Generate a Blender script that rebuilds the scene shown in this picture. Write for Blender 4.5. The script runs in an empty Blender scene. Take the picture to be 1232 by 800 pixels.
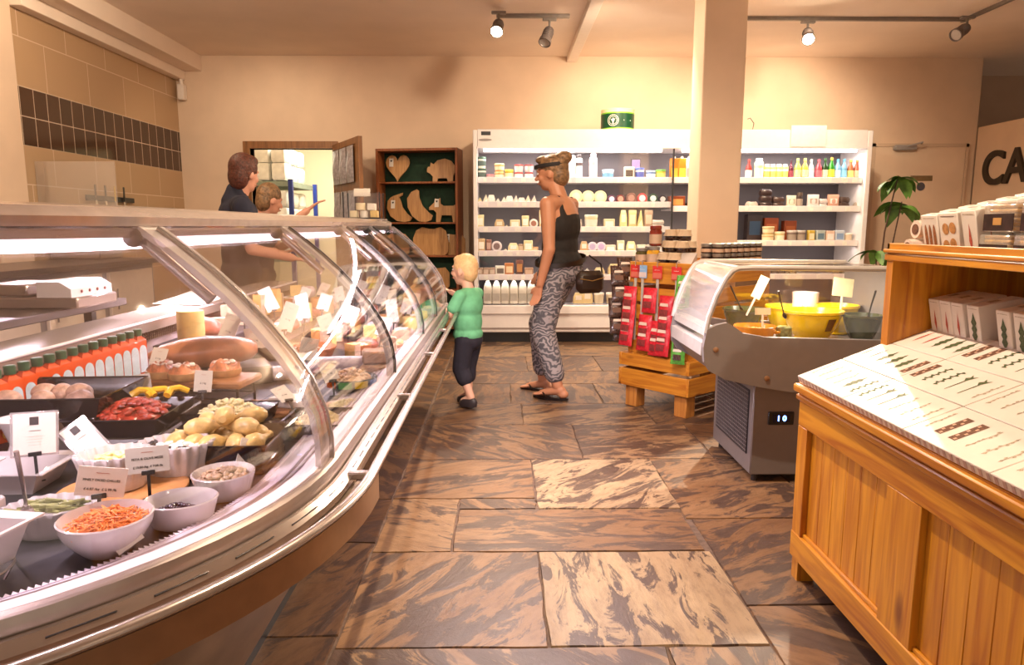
import bpy, math, random
from mathutils import Vector, Matrix, noise as mnoise
sc = bpy.context.scene
COL = sc.collection
PI = math.pi
rnd = random.Random(7)

# ------------------------------------------------------------------ camera
FPX, CAMZ = 850.0, 1.15
PITCH, YAW = math.atan(128/850.), math.atan(11/850.)
cd = bpy.data.cameras.new('camera'); cam = bpy.data.objects.new('camera', cd); COL.objects.link(cam)
cam.location = (0, 0, CAMZ); cam.rotation_euler = (PI/2-PITCH, 0, -YAW)
cd.sensor_width = 36.0; cd.lens = FPX/1232*36.0; cd.clip_start = .02; cd.clip_end = 100
sc.camera = cam
_cp, _sp, _cy, _sy = math.cos(PITCH), math.sin(PITCH), math.cos(YAW), math.sin(YAW)
def _ray(px, py):
    a = (px-616)/FPX; b = (400-py)/FPX
    return (_sy*_cp+a*_cy+b*_sy*_sp, _cy*_cp-a*_sy+b*_cy*_sp, -_sp+b*_cp)
def at_y(px, py, Y):
    r = _ray(px, py); t = Y/r[1]; return Vector((r[0]*t, Y, CAMZ+r[2]*t))
def at_z(px, py, z):
    r = _ray(px, py); t = (z-CAMZ)/r[2]; return Vector((r[0]*t, r[1]*t, z))

# ------------------------------------------------------------------ view, world, lights
sc.view_settings.view_transform = 'Standard'
sc.view_settings.look = 'None'
sc.view_settings.gamma = 1.0
sc.view_settings.use_curve_mapping = False
sc.view_settings.exposure = 0.55
w = bpy.data.worlds.new('world'); sc.world = w; w.use_nodes = True
bg = w.node_tree.nodes['Background']; bg.inputs[0].default_value = (1.0, .79, .62, 1); bg.inputs[1].default_value = .50

def lamp(name, kind, loc, energy, color, size=.1, target=None, spot=None, blend=.4, sy=None):
    l = bpy.data.lights.new(name, kind); l.energy = energy; l.color = color
    if kind == 'AREA':
        l.size = size
        if sy: l.shape = 'RECTANGLE'; l.size_y = sy
    else: l.shadow_soft_size = size
    if spot: l.spot_size = math.radians(spot); l.spot_blend = blend
    o = bpy.data.objects.new(name, l); COL.objects.link(o); o.location = loc
    if target is not None:
        o.rotation_euler = (Vector(target)-Vector(loc)).to_track_quat('-Z', 'Y').to_euler()
    return o
WARM = (1.0, .79, .56)
lamp('service_area_fill', 'SPOT', (-2.1, 4.3, 2.8), 75, WARM, .06, (-3.3, 5.6, 1.2), 150, .7)  # added fill spots without fixtures, brightening the dark left side
lamp('service_area_fill', 'SPOT', (-2.3, 6.6, 2.8), 22, WARM, .06, (-2.3, 7.6, 1.0), 150, .7)
# unseen ceiling spots above the aisle and behind the camera
lamp('ceiling_spot_light', 'SPOT', (.20, 2.3, 2.75), 190, WARM, .02, (.15, 3.2, 0), 140, .5)
lamp('ceiling_spot_light', 'SPOT', (1.9, -.4, 2.75), 130, WARM, .05, (1.2, 2.6, .4), 80, .6)
lamp('ceiling_spot_light', 'SPOT', (.9, 5.5, 2.75), 95, WARM, .05, (.9, 7.0, 1.0), 145, .6)  # added pair that brightens the chiller front; no lamp hangs here
lamp('ceiling_spot_light', 'SPOT', (2.6, 5.5, 2.75), 85, WARM, .05, (2.6, 7.0, 1.4), 110, .6)

# ------------------------------------------------------------------ materials
_M = {}
def _new(name):
    m = bpy.data.materials.new(name); m.use_nodes = True
    nt = m.node_tree; return m, nt, nt.nodes['Principled BSDF']
def mat(name, col, rough=.5, metal=0., var=.08, scale=25., bump=0., emit=0., ecol=None, coat=0.):
    if name in _M: return _M[name]
    m, nt, p = _new(name); N = nt.nodes; L = nt.links
    tc = N.new('ShaderNodeTexCoord'); no = N.new('ShaderNodeTexNoise'); no.inputs['Scale'].default_value = scale
    no.inputs['Detail'].default_value = 4
    L.new(tc.outputs['Object'], no.inputs['Vector'])
    rp = N.new('ShaderNodeValToRGB'); e = rp.color_ramp.elements
    e[0].position = .3; e[1].position = .7
    e[0].color = tuple(max(0, c*(1-var)) for c in col[:3])+(1,)
    e[1].color = tuple(min(1, c*(1+var)) for c in col[:3])+(1,)
    L.new(no.outputs['Fac'], rp.inputs['Fac']); L.new(rp.outputs['Color'], p.inputs['Base Color'])
    p.inputs['Roughness'].default_value = rough; p.inputs['Metallic'].default_value = metal
    p.inputs['Coat Weight'].default_value = coat
    if bump:
        b = N.new('ShaderNodeBump'); b.inputs['Strength'].default_value = bump; b.inputs['Distance'].default_value = .01
        L.new(no.outputs['Fac'], b.inputs['Height']); L.new(b.outputs['Normal'], p.inputs['Normal'])
    if emit:
        p.inputs['Emission Color'].default_value = tuple((ecol or col)[:3])+(1,); p.inputs['Emission Strength'].default_value = emit
    _M[name] = m; return m
def wood(name, dark, light, axis='z', scale=1., rough=.42, knots=True, coat=.25):
    if name in _M: return _M[name]
    m, nt, p = _new(name); N = nt.nodes; L = nt.links
    tc = N.new('ShaderNodeTexCoord'); mp = N.new('ShaderNodeMapping')
    s = {'x': (1.2, 16, 16), 'y': (16, 1.2, 16), 'z': (16, 16, 1.2)}[axis]
    mp.inputs['Scale'].default_value = tuple(v*scale for v in s)
    L.new(tc.outputs['Object'], mp.inputs['Vector'])
    no = N.new('ShaderNodeTexNoise'); no.inputs['Scale'].default_value = 2.6; no.inputs['Detail'].default_value = 6; no.inputs['Distortion'].default_value = .8
    L.new(mp.outputs['Vector'], no.inputs['Vector'])
    rp = N.new('ShaderNodeValToRGB'); e = rp.color_ramp.elements
    e[0].position = .32; e[0].color = dark+(1,); e[1].position = .62; e[1].color = light+(1,)
    L.new(no.outputs['Fac'], rp.inputs['Fac'])
    out = rp.outputs['Color']
    if knots:
        mp2 = N.new('ShaderNodeMapping')
        s2 = {'x': (3, 8, 8), 'y': (8, 3, 8), 'z': (8, 8, 3)}[axis]; mp2.inputs['Scale'].default_value = tuple(v*scale for v in s2)
        L.new(tc.outputs['Object'], mp2.inputs['Vector'])
        vo = N.new('ShaderNodeTexVoronoi'); vo.inputs['Scale'].default_value = 1.0; L.new(mp2.outputs['Vector'], vo.inputs['Vector'])
        r2 = N.new('ShaderNodeValToRGB'); f = r2.color_ramp.elements
        f[0].position = .09; f[0].color = (.25, .10, .05, 1); f[1].position = .17; f[1].color = (1, 1, 1, 1)
        L.new(vo.outputs['Distance'], r2.inputs['Fac'])
        mx = N.new('ShaderNodeMix'); mx.data_type = 'RGBA'; mx.blend_type = 'MULTIPLY'; mx.inputs[0].default_value = .8
        L.new(out, mx.inputs[6]); L.new(r2.outputs['Color'], mx.inputs[7]); out = mx.outputs[2]
    L.new(out, p.inputs['Base Color'])
    b = N.new('ShaderNodeBump'); b.inputs['Strength'].default_value = .12; b.inputs['Distance'].default_value = .004
    L.new(no.outputs['Fac'], b.inputs['Height']); L.new(b.outputs['Normal'], p.inputs['Normal'])
    p.inputs['Roughness'].default_value = rough; p.inputs['Coat Weight'].default_value = coat; p.inputs['Coat Roughness'].default_value = .25
    _M[name] = m; return m
def glass(name, tint=(1, 1, 1), lo=.05, hi=.6, rough=.02, milk=0.):
    """thin pane: transparent with a grazing-angle reflection"""
    if name in _M: return _M[name]
    m = bpy.data.materials.new(name); m.use_nodes = True; nt = m.node_tree; N = nt.nodes; L = nt.links
    for n in list(N): N.remove(n)
    o = N.new('ShaderNodeOutputMaterial'); t = N.new('ShaderNodeBsdfTransparent'); t.inputs[0].default_value = tint+(1,)
    g = N.new('ShaderNodeBsdfGlossy'); g.inputs['Roughness'].default_value = rough; g.inputs[0].default_value = (1, .97, .95, 1)
    lw = N.new('ShaderNodeLayerWeight'); lw.inputs[0].default_value = .35
    mr = N.new('ShaderNodeMapRange'); mr.inputs['To Min'].default_value = lo; mr.inputs['To Max'].default_value = hi
    L.new(lw.outputs['Facing'], mr.inputs['Value'])
    mx = N.new('ShaderNodeMixShader'); L.new(mr.outputs[0], mx.inputs[0]); L.new(t.outputs[0], mx.inputs[1]); L.new(g.outputs[0], mx.inputs[2])
    last = mx
    if milk:
        d = N.new('ShaderNodeBsdfDiffuse'); d.inputs[0].default_value = (.85, .82, .8, 1)
        m2 = N.new('ShaderNodeMixShader'); m2.inputs[0].default_value = milk
        L.new(mx.outputs[0], m2.inputs[1]); L.new(d.outputs[0], m2.inputs[2]); last = m2
    L.new(last.outputs[0], o.inputs[0]); _M[name] = m; return m

# ------------------------------------------------------------------ mesh helpers
class G:
    """collects shapes that become ONE mesh object"""
    def __init__(s): s.v = []; s.f = []; s.m = []; s.mi = 0; s.T = Matrix.Identity(4)
    def add(s, vs, fs):
        n = len(s.v); s.v += [tuple(s.T @ Vector(v)) for v in vs]
        s.f += [tuple(i+n for i in f) for f in fs]; s.m += [s.mi]*len(fs); return s
    def box(s, x0, y0, z0, x1, y1, z1, b=0.):
        if x0 > x1: x0, x1 = x1, x0
        if y0 > y1: y0, y1 = y1, y0
        if z0 > z1: z0, z1 = z1, z0
        if b <= 0:
            v = [(x, y, z) for z in (z0, z1) for x, y in ((x0, y0), (x1, y0), (x1, y1), (x0, y1))]
            return s.add(v, [(3, 2, 1, 0), (4, 5, 6, 7), (0, 1, 5, 4), (1, 2, 6, 5), (2, 3, 7, 6), (3, 0, 4, 7)])
        b = min(b, (x1-x0)/2.01, (y1-y0)/2.01, (z1-z0)/2.01)
        lay = []
        for z, i in ((z0, b), (z0+b, 0), (z1-b, 0), (z1, b)):
            c = b
            lay.append([(x0+i+c-(i and c), y0+i, z), (x1-i-c+(i and c), y0+i, z), (x1-i, y0+i+c-(i and c), z), (x1-i, y1-i-c+(i and c), z),
                        (x1-i-c+(i and c), y1-i, z), (x0+i+c-(i and c), y1-i, z), (x0+i, y1-i-c+(i and c), z), (x0+i, y0+i+c-(i and c), z)])
        return s.loft(lay)
    def loft(s, rings, cap=True, close=True):
        n = len(rings[0]); v = [p for r in rings for p in r]; f = []
        for k in range(len(rings)-1):
            for i in range(n if close else n-1):
                j = (i+1) % n; f.append((k*n+i, k*n+j, (k+1)*n+j, (k+1)*n+i))
        if cap: f.append(tuple(range(n-1, -1, -1))); f.append(tuple(range((len(rings)-1)*n, len(rings)*n)))
        return s.add(v, f)
    def lathe(s, prof, n=20, c=(0, 0), sx=1., sy=1., flute=0., nf=0, cap=True, ph=0.):
        rings = []
        for q in prof:
            r, z = q[0], q[1]; fl = q[2] if len(q) > 2 else flute
            rings.append([(c[0]+sx*(r+fl*math.cos(nf*a))*math.cos(a+ph), c[1]+sy*(r+fl*math.cos(nf*a))*math.sin(a+ph), z) for a in [2*PI*i/n for i in range(n)]])
        return s.loft(rings, cap)
    def cyl(s, p0, p1, r, n=10, r1=None):
        return s.tube([p0, p1], r, n, r1)
    def tube(s, pts, r, n=8, r1=None):
        P = [Vector(p) for p in pts]; rings = []; ref = None
        for i, p in enumerate(P):
            d = (P[min(i+1, len(P)-1)]-P[max(i-1, 0)]).normalized()
            if ref is None: ref = Vector((0, 0, 1)) if abs(d.z) < .9 else Vector((1, 0, 0))
            u = d.cross(ref).normalized(); v = u.cross(d).normalized(); ref = v
            rr = r if r1 is None else r+(r1-r)*i/(len(P)-1)
            rings.append([tuple(p+u*rr*math.cos(a)+v*rr*math.sin(a)) for a in [2*PI*k/n for k in range(n)]])
        return s.loft(rings)
    def ball(s, c, r, n=12, m=8, rot=None, jit=0.):
        if not hasattr(r, '__len__'): r = (r, r, r)
        vs = [];
        for k in range(m+1):
            t = PI*k/m
            for i in range(n):
                a = 2*PI*i/n; p = Vector((r[0]*math.sin(t)*math.cos(a), r[1]*math.sin(t)*math.sin(a), r[2]*math.cos(t)))
                if jit and 0 < k < m: p *= 1+jit*mnoise.noise(p*18+Vector(c)*7)
                if rot is not None: p = rot @ p
                vs.append(tuple(Vector(c)+p))
        fs = [(k*n+i, k*n+n+i, k*n+n+(i+1) % n, k*n+(i+1) % n) for k in range(m) for i in range(n)]
        return s.add(vs, fs)
    def prism(s, pts, h0, h1, plane='xy'):
        def q(a, b, h): return {'xy': (a, b, h), 'xz': (a, h, b), 'yz': (h, a, b)}[plane]
        return s.loft([[q(a, b, h0) for a, b in pts], [q(a, b, h1) for a, b in pts]])
    def heap(s, rx, ry, h, z=0., n=20, m=7, amp=.012, fr=30, seed=0, c=(0, 0)):
        rings = []
        for k in range(m+1):
            t = k/m; rr = math.cos(t*PI/2) if k < m else .03
            rings.append([(c[0]+rx*rr*math.cos(a), c[1]+ry*rr*math.sin(a), z+h*math.sin(t*PI/2)+(amp*mnoise.noise(Vector((rx*rr*math.cos(a)*fr, ry*rr*math.sin(a)*fr, seed*3.1)))*2 if k else 0)) for a in [2*PI*i/n for i in range(n)]])
        return s.loft(rings)
    def build(s, name, mats, parent=None, loc=None, rz=0., smooth=38, rot=None):
        me = bpy.data.meshes.new(name); me.from_pydata(s.v, [], s.f)
        if not isinstance(mats, (list, tuple)): mats = [mats]
        for m in mats: me.materials.append(m)
        for p, i in zip(me.polygons, s.m): p.material_index = min(i, len(mats)-1)
        if smooth:
            for p in me.polygons: p.use_smooth = True
        import bmesh
        bm = bmesh.new(); bm.from_mesh(me); bmesh.ops.recalc_face_normals(bm, faces=bm.faces); bm.to_mesh(me); bm.free()
        if smooth: me.set_sharp_from_angle(angle=math.radians(smooth))
        o = bpy.data.objects.new(name, me); COL.objects.link(o)
        if parent is not None: o.parent = parent
        if loc is not None: o.location = loc
        if rot is not None: o.rotation_euler = rot
        elif rz: o.rotation_euler = (0, 0, rz)
        return o
def empty(name, loc, rz=0., rot=None):
    o = bpy.data.objects.new(name, None); COL.objects.link(o); o.location = loc
    o.rotation_euler = rot if rot else (0, 0, rz); o.empty_display_size = .05; return o
def tag(o, label=None, cat=None, group=None, kind=None):
    if label: o['label'] = label
    if cat: o['category'] = cat
    if group: o['group'] = group
    if kind: o['kind'] = kind
    return o
def struct(o, label=None): return tag(o, label, None, None, 'structure')
_kids = {}
def dup(root, loc, rz=None, label=None, group=None):
    def rec(o, par):
        c = o.copy(); COL.objects.link(c)
        if par is not None: c.parent = par
        for ch in [x for x in list(bpy.data.objects) if x.parent == o and x != c]: rec(ch, c)
        return c
    r = rec(root, None); r.location = loc
    if rz is not None: r.rotation_euler = (0, 0, rz)
    if label: r['label'] = label
    if group: r['group'] = group
    return r
def text(body, size, m, parent, loc, rot, align='CENTER', name='lettering', ext=.0004, bold=0.):
    c = bpy.data.curves.new(name, 'FONT'); c.body = body; c.size = size; c.align_x = align; c.align_y = 'CENTER'
    c.extrude = ext; c.offset = bold; c.materials.append(m)
    o = bpy.data.objects.new(name, c); COL.objects.link(o)
    if parent is not None: o.parent = parent
    bpy.context.view_layer.update()
    me = bpy.data.meshes.new_from_object(o.evaluated_get(bpy.context.evaluated_depsgraph_get())); bpy.data.objects.remove(o); bpy.data.curves.remove(c)
    o = bpy.data.objects.new(name, me); COL.objects.link(o)
    if parent is not None: o.parent = parent
    o.location = loc; o.rotation_euler = rot; return o
ORD = ['first', 'second', 'third', 'fourth', 'fifth', 'sixth', 'seventh', 'eighth', 'ninth', 'tenth', 'eleventh', 'twelfth', 'thirteenth', 'fourteenth',
       'fifteenth', 'sixteenth', 'seventeenth', 'eighteenth', 'nineteenth', 'twentieth', 'twenty-first', 'twenty-second', 'twenty-third', 'twenty-fourth',
       'twenty-fifth', 'twenty-sixth', 'twenty-seventh', 'twenty-eighth', 'twenty-ninth', 'thirtieth']

# ------------------------------------------------------------------ room shell
YB, CZ, XL = 7.8, 2.92, -3.44
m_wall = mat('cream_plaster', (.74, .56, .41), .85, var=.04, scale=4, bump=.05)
m_wall2 = mat('cream_plaster_right', (.62, .46, .33), .85, var=.04, scale=4)  # darker plaster copy: recess shade at right put into the colour
m_ceil = mat('ceiling_paint', (.84, .70, .58), .9, var=.03, scale=3)
m_white = mat('white_paint', (.83, .74, .66), .5, var=.03)

# floor: riven sandstone flags, every flag a polygon of the one floor mesh with its own grain direction
def floor_mat():
    m, nt, p = _new('sandstone_flags'); N = nt.nodes; L = nt.links
    uv = N.new('ShaderNodeUVMap'); uv.uv_map = 'grain'
    at = N.new('ShaderNodeAttribute'); at.attribute_name = 'tone'
    sep = N.new('ShaderNodeSeparateColor'); L.new(at.outputs['Color'], sep.inputs[0])
    n1 = N.new('ShaderNodeTexNoise'); n1.inputs['Scale'].default_value = 4.0; n1.inputs['Detail'].default_value = 12; n1.inputs['Roughness'].default_value = .70; n1.inputs['Distortion'].default_value = .9
    L.new(uv.outputs[0], n1.inputs['Vector'])
    # vein strength per flag moves the threshold
    ma = N.new('ShaderNodeMath'); ma.operation = 'MULTIPLY_ADD'; ma.inputs[1].default_value = .16; L.new(sep.outputs[1], ma.inputs[0]); L.new(n1.outputs['Fac'], ma.inputs[2])
    r1 = N.new('ShaderNodeValToRGB'); e = r1.color_ramp.elements
    e[0].position = .585; e[0].color = (0, 0, 0, 1); e[1].position = .625; e[1].color = (1, 1, 1, 1)
    L.new(ma.outputs[0], r1.inputs['Fac'])
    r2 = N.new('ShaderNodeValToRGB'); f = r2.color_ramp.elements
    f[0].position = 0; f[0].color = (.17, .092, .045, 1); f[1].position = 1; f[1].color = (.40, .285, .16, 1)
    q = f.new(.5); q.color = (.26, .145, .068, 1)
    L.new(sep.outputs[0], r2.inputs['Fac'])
    n2 = N.new('ShaderNodeTexNoise'); n2.inputs['Scale'].default_value = 1.3; n2.inputs['Detail'].default_value = 3
    L.new(uv.outputs[0], n2.inputs['Vector'])
    mxa = N.new('ShaderNodeMix'); mxa.data_type = 'RGBA'; mxa.blend_type = 'MULTIPLY'; mxa.inputs[0].default_value = .55
    r3 = N.new('ShaderNodeValToRGB'); r3.color_ramp.elements[0].color = (.55, .42, .36, 1); r3.color_ramp.elements[0].position = .35; r3.color_ramp.elements[1].position = .6
    L.new(n2.outputs['Fac'], r3.inputs['Fac']); L.new(r2.outputs['Color'], mxa.inputs[6]); L.new(r3.outputs['Color'], mxa.inputs[7])
    mx = N.new('ShaderNodeMix'); mx.data_type = 'RGBA'; L.new(r1.outputs['Color'], mx.inputs[0])
    L.new(mxa.outputs[2], mx.inputs[6]); mx.inputs[7].default_value = (.085, .050, .034, 1)
    n4 = N.new('ShaderNodeTexNoise'); n4.inputs['Scale'].default_value = 14; n4.inputs['Detail'].default_value = 8; n4.inputs['Roughness'].default_value = .7; L.new(uv.outputs[0], n4.inputs['Vector'])
    r4 = N.new('ShaderNodeValToRGB'); r4.color_ramp.elements[0].position = .35; r4.color_ramp.elements[0].color = (.62, .58, .56, 1); r4.color_ramp.elements[1].position = .55; L.new(n4.outputs['Fac'], r4.inputs['Fac'])
    mf = N.new('ShaderNodeMix'); mf.data_type = 'RGBA'; mf.blend_type = 'MULTIPLY'; mf.inputs[0].default_value = .8; L.new(mx.outputs[2], mf.inputs[6]); L.new(r4.outputs['Color'], mf.inputs[7])
    L.new(mf.outputs[2], p.inputs['Base Color'])
    b = N.new('ShaderNodeBump'); b.inputs['Strength'].default_value = .35; b.inputs['Distance'].default_value = .01; L.new(n1.outputs['Fac'], b.inputs['Height'])
    L.new(b.outputs['Normal'], p.inputs['Normal'])
    p.inputs['Roughness'].default_value = .42; p.inputs['Specular IOR Level'].default_value = .45
    return m
rowsF = [ # y0, y1, [x joints], tones optional
 (1.80, 2.38, [-.47, .125, .745]), (3.39, 4.01, [-.46, .40, 1.06, 1.7, 2.4]), (4.01, 4.51, [-.46, .12, .90, 1.5, 2.1]),
 (4.51, 5.10, [-.46, .05, .66, 1.4, 2.2, 3.0]), (5.10, 5.55, [-.46, .35, 1.1, 1.7, 2.5]), (5.55, 6.2, [-.46, .2, .8, 1.6, 2.4]), (6.2, 6.75, [-.46, .5, 1.2, 1.9, 2.7]), (6.75, 7.8, [-.46, .6, 1.5, 2.4]),
 (1.25, 1.80, [-.47, .45, .745]), (.6, 1.25, [-.5, .2, .745]), (-.1, .6, [-.5, .5, 1.1, 1.7]), (-.8, -.1, [-.5, .3, 1.3]), (-1.6, -.8, [-.5, .6, 1.4])]
flags = []
for y0, y1, xs in rowsF:
    for a, b in zip(xs, xs[1:]): flags.append((a, y0, b, y1))
flags += [(-.47, 2.38, -.185, 2.88), (-.185, 2.38, .725, 2.765), (-.185, 2.765, .14, 2.88), (-.47, 2.88, .14, 3.39), (.14, 2.765, .735, 3.39)]
flags += [(.745, 1.25, 1.5, 2.01), (.745, 2.01, 1.6, 2.66), (.725, 2.66, 1.3, 3.39), (1.3, 2.66, 2.2, 3.39), (1.6, 2.01, 2.6, 2.66), (1.5, 1.25, 2.4, 2.01), (.745, .6, 1.6, 1.25)]
r9 = random.Random(3)
y = -1.6
while y < 7.8:                                   # flags under and behind the counter
    h = r9.choice([.42, .5, .6]); x = -.47
    while x > -3.9: w_ = r9.choice([.45, .6, .8]); flags.append((x-w_, y, x, min(y+h, 7.8))); x -= w_
    y += h
for x0 in (2.4, 3.1, 3.9, 4.7, 5.5, 6.2):        # flags towards the right wall
    y = -1.6
    while y < 7.8:
        h = r9.choice([.5, .6, .7])
        if not (x0 < 3.0 and 4.5 < y < 5.1): flags.append((x0, y, x0+.8, min(y+h, 7.8)))
        y += h
tone_for = {(.14, 2.765): (.95, .5, .75), (.125, 1.80): (1.0, .42, 1.6), (-.47, 1.80): (.45, .6, .9), (-.185, 2.38): (.35, .62, .02), (.745, 2.01): (.30, .7, .6), (-.47, 2.88): (.4, .6, .4), (.725, 2.66): (.5, .6, .5), (.40, 3.39): (.6, .75, .3)}
gv, gf, gt, gu = [], [], [], []
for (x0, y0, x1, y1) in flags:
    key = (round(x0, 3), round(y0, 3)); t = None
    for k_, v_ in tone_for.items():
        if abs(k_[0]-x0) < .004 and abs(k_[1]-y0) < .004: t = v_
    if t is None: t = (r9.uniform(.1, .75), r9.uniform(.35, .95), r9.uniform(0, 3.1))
    if x1 <= -.45: t = (r9.uniform(0, .3), .55, t[2])  # flags beneath the counter darkened: its shade put into their tone
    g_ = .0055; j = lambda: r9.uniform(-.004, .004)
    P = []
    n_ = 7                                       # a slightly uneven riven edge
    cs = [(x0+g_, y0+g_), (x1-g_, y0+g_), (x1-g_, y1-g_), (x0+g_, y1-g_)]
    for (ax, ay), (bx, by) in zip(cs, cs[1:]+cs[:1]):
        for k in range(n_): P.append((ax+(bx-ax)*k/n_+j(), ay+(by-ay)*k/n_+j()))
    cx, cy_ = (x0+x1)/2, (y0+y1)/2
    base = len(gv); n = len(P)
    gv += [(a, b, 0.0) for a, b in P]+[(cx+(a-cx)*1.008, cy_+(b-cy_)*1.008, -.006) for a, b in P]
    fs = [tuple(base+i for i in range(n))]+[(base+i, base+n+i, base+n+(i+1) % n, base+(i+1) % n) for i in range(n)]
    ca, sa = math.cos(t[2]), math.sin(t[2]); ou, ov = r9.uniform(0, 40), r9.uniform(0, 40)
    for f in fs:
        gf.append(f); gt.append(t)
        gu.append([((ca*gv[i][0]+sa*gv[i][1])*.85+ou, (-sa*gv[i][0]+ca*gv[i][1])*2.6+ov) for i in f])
base = len(gv); gv += [(-4.2, -1.7, -.0055), (6.8, -1.7, -.0055), (6.8, 7.9, -.0055), (-4.2, 7.9, -.0055)]
me = bpy.data.meshes.new('floor'); me.from_pydata(gv, [], gf+[(base, base+1, base+2, base+3)])
ca_ = me.color_attributes.new('tone', 'FLOAT_COLOR', 'CORNER'); ul = me.uv_layers.new(name='grain'); li = 0
for p_, t, us in zip(me.polygons, gt+[(0, 0, 0)], gu+[[(0, 0)]*4]):
    for k, l_ in enumerate(p_.loop_indices):
        ca_.data[l_].color = (t[0], t[1], t[2], 1); ul.data[l_].uv = us[k]
me.materials.append(floor_mat()); me.materials.append(mat('grout', (.12, .075, .05), .9, var=.3, scale=40))
me.polygons[len(me.polygons)-1].material_index = 1
fo = bpy.data.objects.new('floor', me); COL.objects.link(fo); struct(fo)

# back wall with the storeroom opening 
ox0, ox1, oz = -2.70, -1.82, 1.97
g = G(); g.box(-3.7, YB, 0, ox0, YB+.12, CZ); g.box(ox0, YB, oz, ox1, YB+.12, CZ); g.box(ox1, YB, 0, 5.12, YB+.12, CZ)
struct(g.build('wall_back', m_wall, smooth=0))
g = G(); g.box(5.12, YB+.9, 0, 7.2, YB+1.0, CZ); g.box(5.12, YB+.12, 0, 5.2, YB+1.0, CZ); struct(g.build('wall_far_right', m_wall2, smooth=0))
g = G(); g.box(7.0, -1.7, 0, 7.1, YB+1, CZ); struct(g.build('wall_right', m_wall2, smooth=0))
g = G(); g.box(-3.9, -1.7, CZ, 7.1, YB+1.0, CZ+.1); struct(g.build('ceiling', m_ceil, smooth=0))
# partition with the cafe lettering
g = G(); g.box(5.12, 3.0, 0, 5.2, 7.78, 2.2); struct(g.build('wall_partition', m_wall, smooth=0))
m_let = mat('dark_letters', (.045, .03, .018), .6)
rt_ = empty('sign_letters', (5.11, 7.1, 1.55)); tag(rt_, 'large dark brown capital letters C A on the right partition wall', 'sign')
t_ = text('CAFE', .48, m_let, rt_, (0, .53, .18), (PI/2, 0, -PI/2), 'LEFT', 'letter', .018, .008)

# left wall: tiled recess
def tile_mat():
    m, nt, p = _new('kitchen_tiles'); N = nt.nodes; L = nt.links
    tc = N.new('ShaderNodeTexCoord'); sx = N.new('ShaderNodeSeparateXYZ'); L.new(tc.outputs['Object'], sx.inputs[0])
    cb = N.new('ShaderNodeCombineXYZ'); L.new(sx.outputs['Y'], cb.inputs[0]); L.new(sx.outputs['Z'], cb.inputs[1])
    br = N.new('ShaderNodeTexBrick'); br.inputs['Scale'].default_value = 1; br.inputs['Brick Width'].default_value = .56; br.inputs['Row Height'].default_value = .345
    br.inputs['Mortar Size'].default_value = .004; br.inputs['Color1'].default_value = (.50, .33, .19, 1); br.inputs['Color2'].default_value = (.46, .30, .17, 1); br.inputs['Mortar'].default_value = (.70, .54, .40, 1)
    mp = N.new('ShaderNodeMapping'); mp.inputs['Location'].default_value = (0, -1.725-.207*2+.345*3, 0); L.new(cb.outputs[0], mp.inputs[0]); L.new(mp.outputs[0], br.inputs['Vector'])
    b2 = N.new('ShaderNodeTexBrick'); b2.offset = 0; b2.inputs['Scale'].default_value = 1; b2.inputs['Brick Width'].default_value = .155; b2.inputs['Row Height'].default_value = .207
    b2.inputs['Mortar Size'].default_value = .004; b2.inputs['Color1'].default_value = (.065, .028, .014, 1); b2.inputs['Color2'].default_value = (.05, .022, .012, 1); b2.inputs['Mortar'].default_value = (.55, .42, .32, 1)
    m2 = N.new('ShaderNodeMapping'); m2.inputs['Location'].default_value = (0, -1.725+.207*9, 0); L.new(cb.outputs[0], m2.inputs[0]); L.new(m2.outputs[0], b2.inputs['Vector'])
    def cmp(op, v):
        q = N.new('ShaderNodeMath'); q.operation = op; q.inputs[1].default_value = v; L.new(sx.outputs['Z'], q.inputs[0]); return q
    a, b = cmp('GREATER_THAN', 1.725), cmp('LESS_THAN', 2.139)
    ml = N.new('ShaderNodeMath'); ml.operation = 'MULTIPLY'; L.new(a.outputs[0], ml.inputs[0]); L.new(b.outputs[0], ml.inputs[1])
    mx = N.new('ShaderNodeMix'); mx.data_type = 'RGBA'; L.new(ml.outputs[0], mx.inputs[0]); L.new(br.outputs['Color'], mx.inputs[6]); L.new(b2.outputs['Color'], mx.inputs[7])
    L.new(mx.outputs[2], p.inputs['Base Color'])
    rr = N.new('ShaderNodeMapRange'); rr.inputs['To Min'].default_value = .35; rr.inputs['To Max'].default_value = .12; L.new(ml.outputs[0], rr.inputs[0]); L.new(rr.outputs[0], p.inputs['Roughness'])
    return m
g = G(); g.box(XL-.1, 5.2, 0, XL, YB+.1, CZ); struct(g.build('wall_left', tile_mat(), smooth=0))
g = G(); g.box(XL-.3, -1.7, 0, XL-.1, 5.2, CZ); struct(g.build('wall_left_near', m_wall, smooth=0))
g = G(); g.box(-3.95, 4.9, 0, -3.42, 5.24, CZ, .01); struct(g.build('pillar_left', m_wall, smooth=0))
g = G(); g.box(-3.44, 5.24, CZ-.16, -3.16, YB, CZ, .004); g.box(-3.44, 5.24, CZ-.25, -3.34, YB, CZ-.16, .004); struct(g.build('trim_1', m_ceil, smooth=0))
g = G(); g.box(1.42, 5.2, 0, 1.72, 5.5, CZ, .006); struct(g.build('pillar_middle', m_wall, smooth=0))
g = G(); g.box(.68, -1, CZ-.06, .78, YB, CZ, .004); struct(g.build('trim_2', m_white, smooth=0), None)
g = G(); g.box(-3.4, YB-.09, 2.46, -3.33, YB, 2.62, .01); g.cyl((-3.365, YB-.05, 2.62), (-3.365, YB-.05, 2.72), .02)
tag(g.build('wall_sensor', m_white), 'small white sensor box high in the left corner of the back wall', 'sensor')

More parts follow.
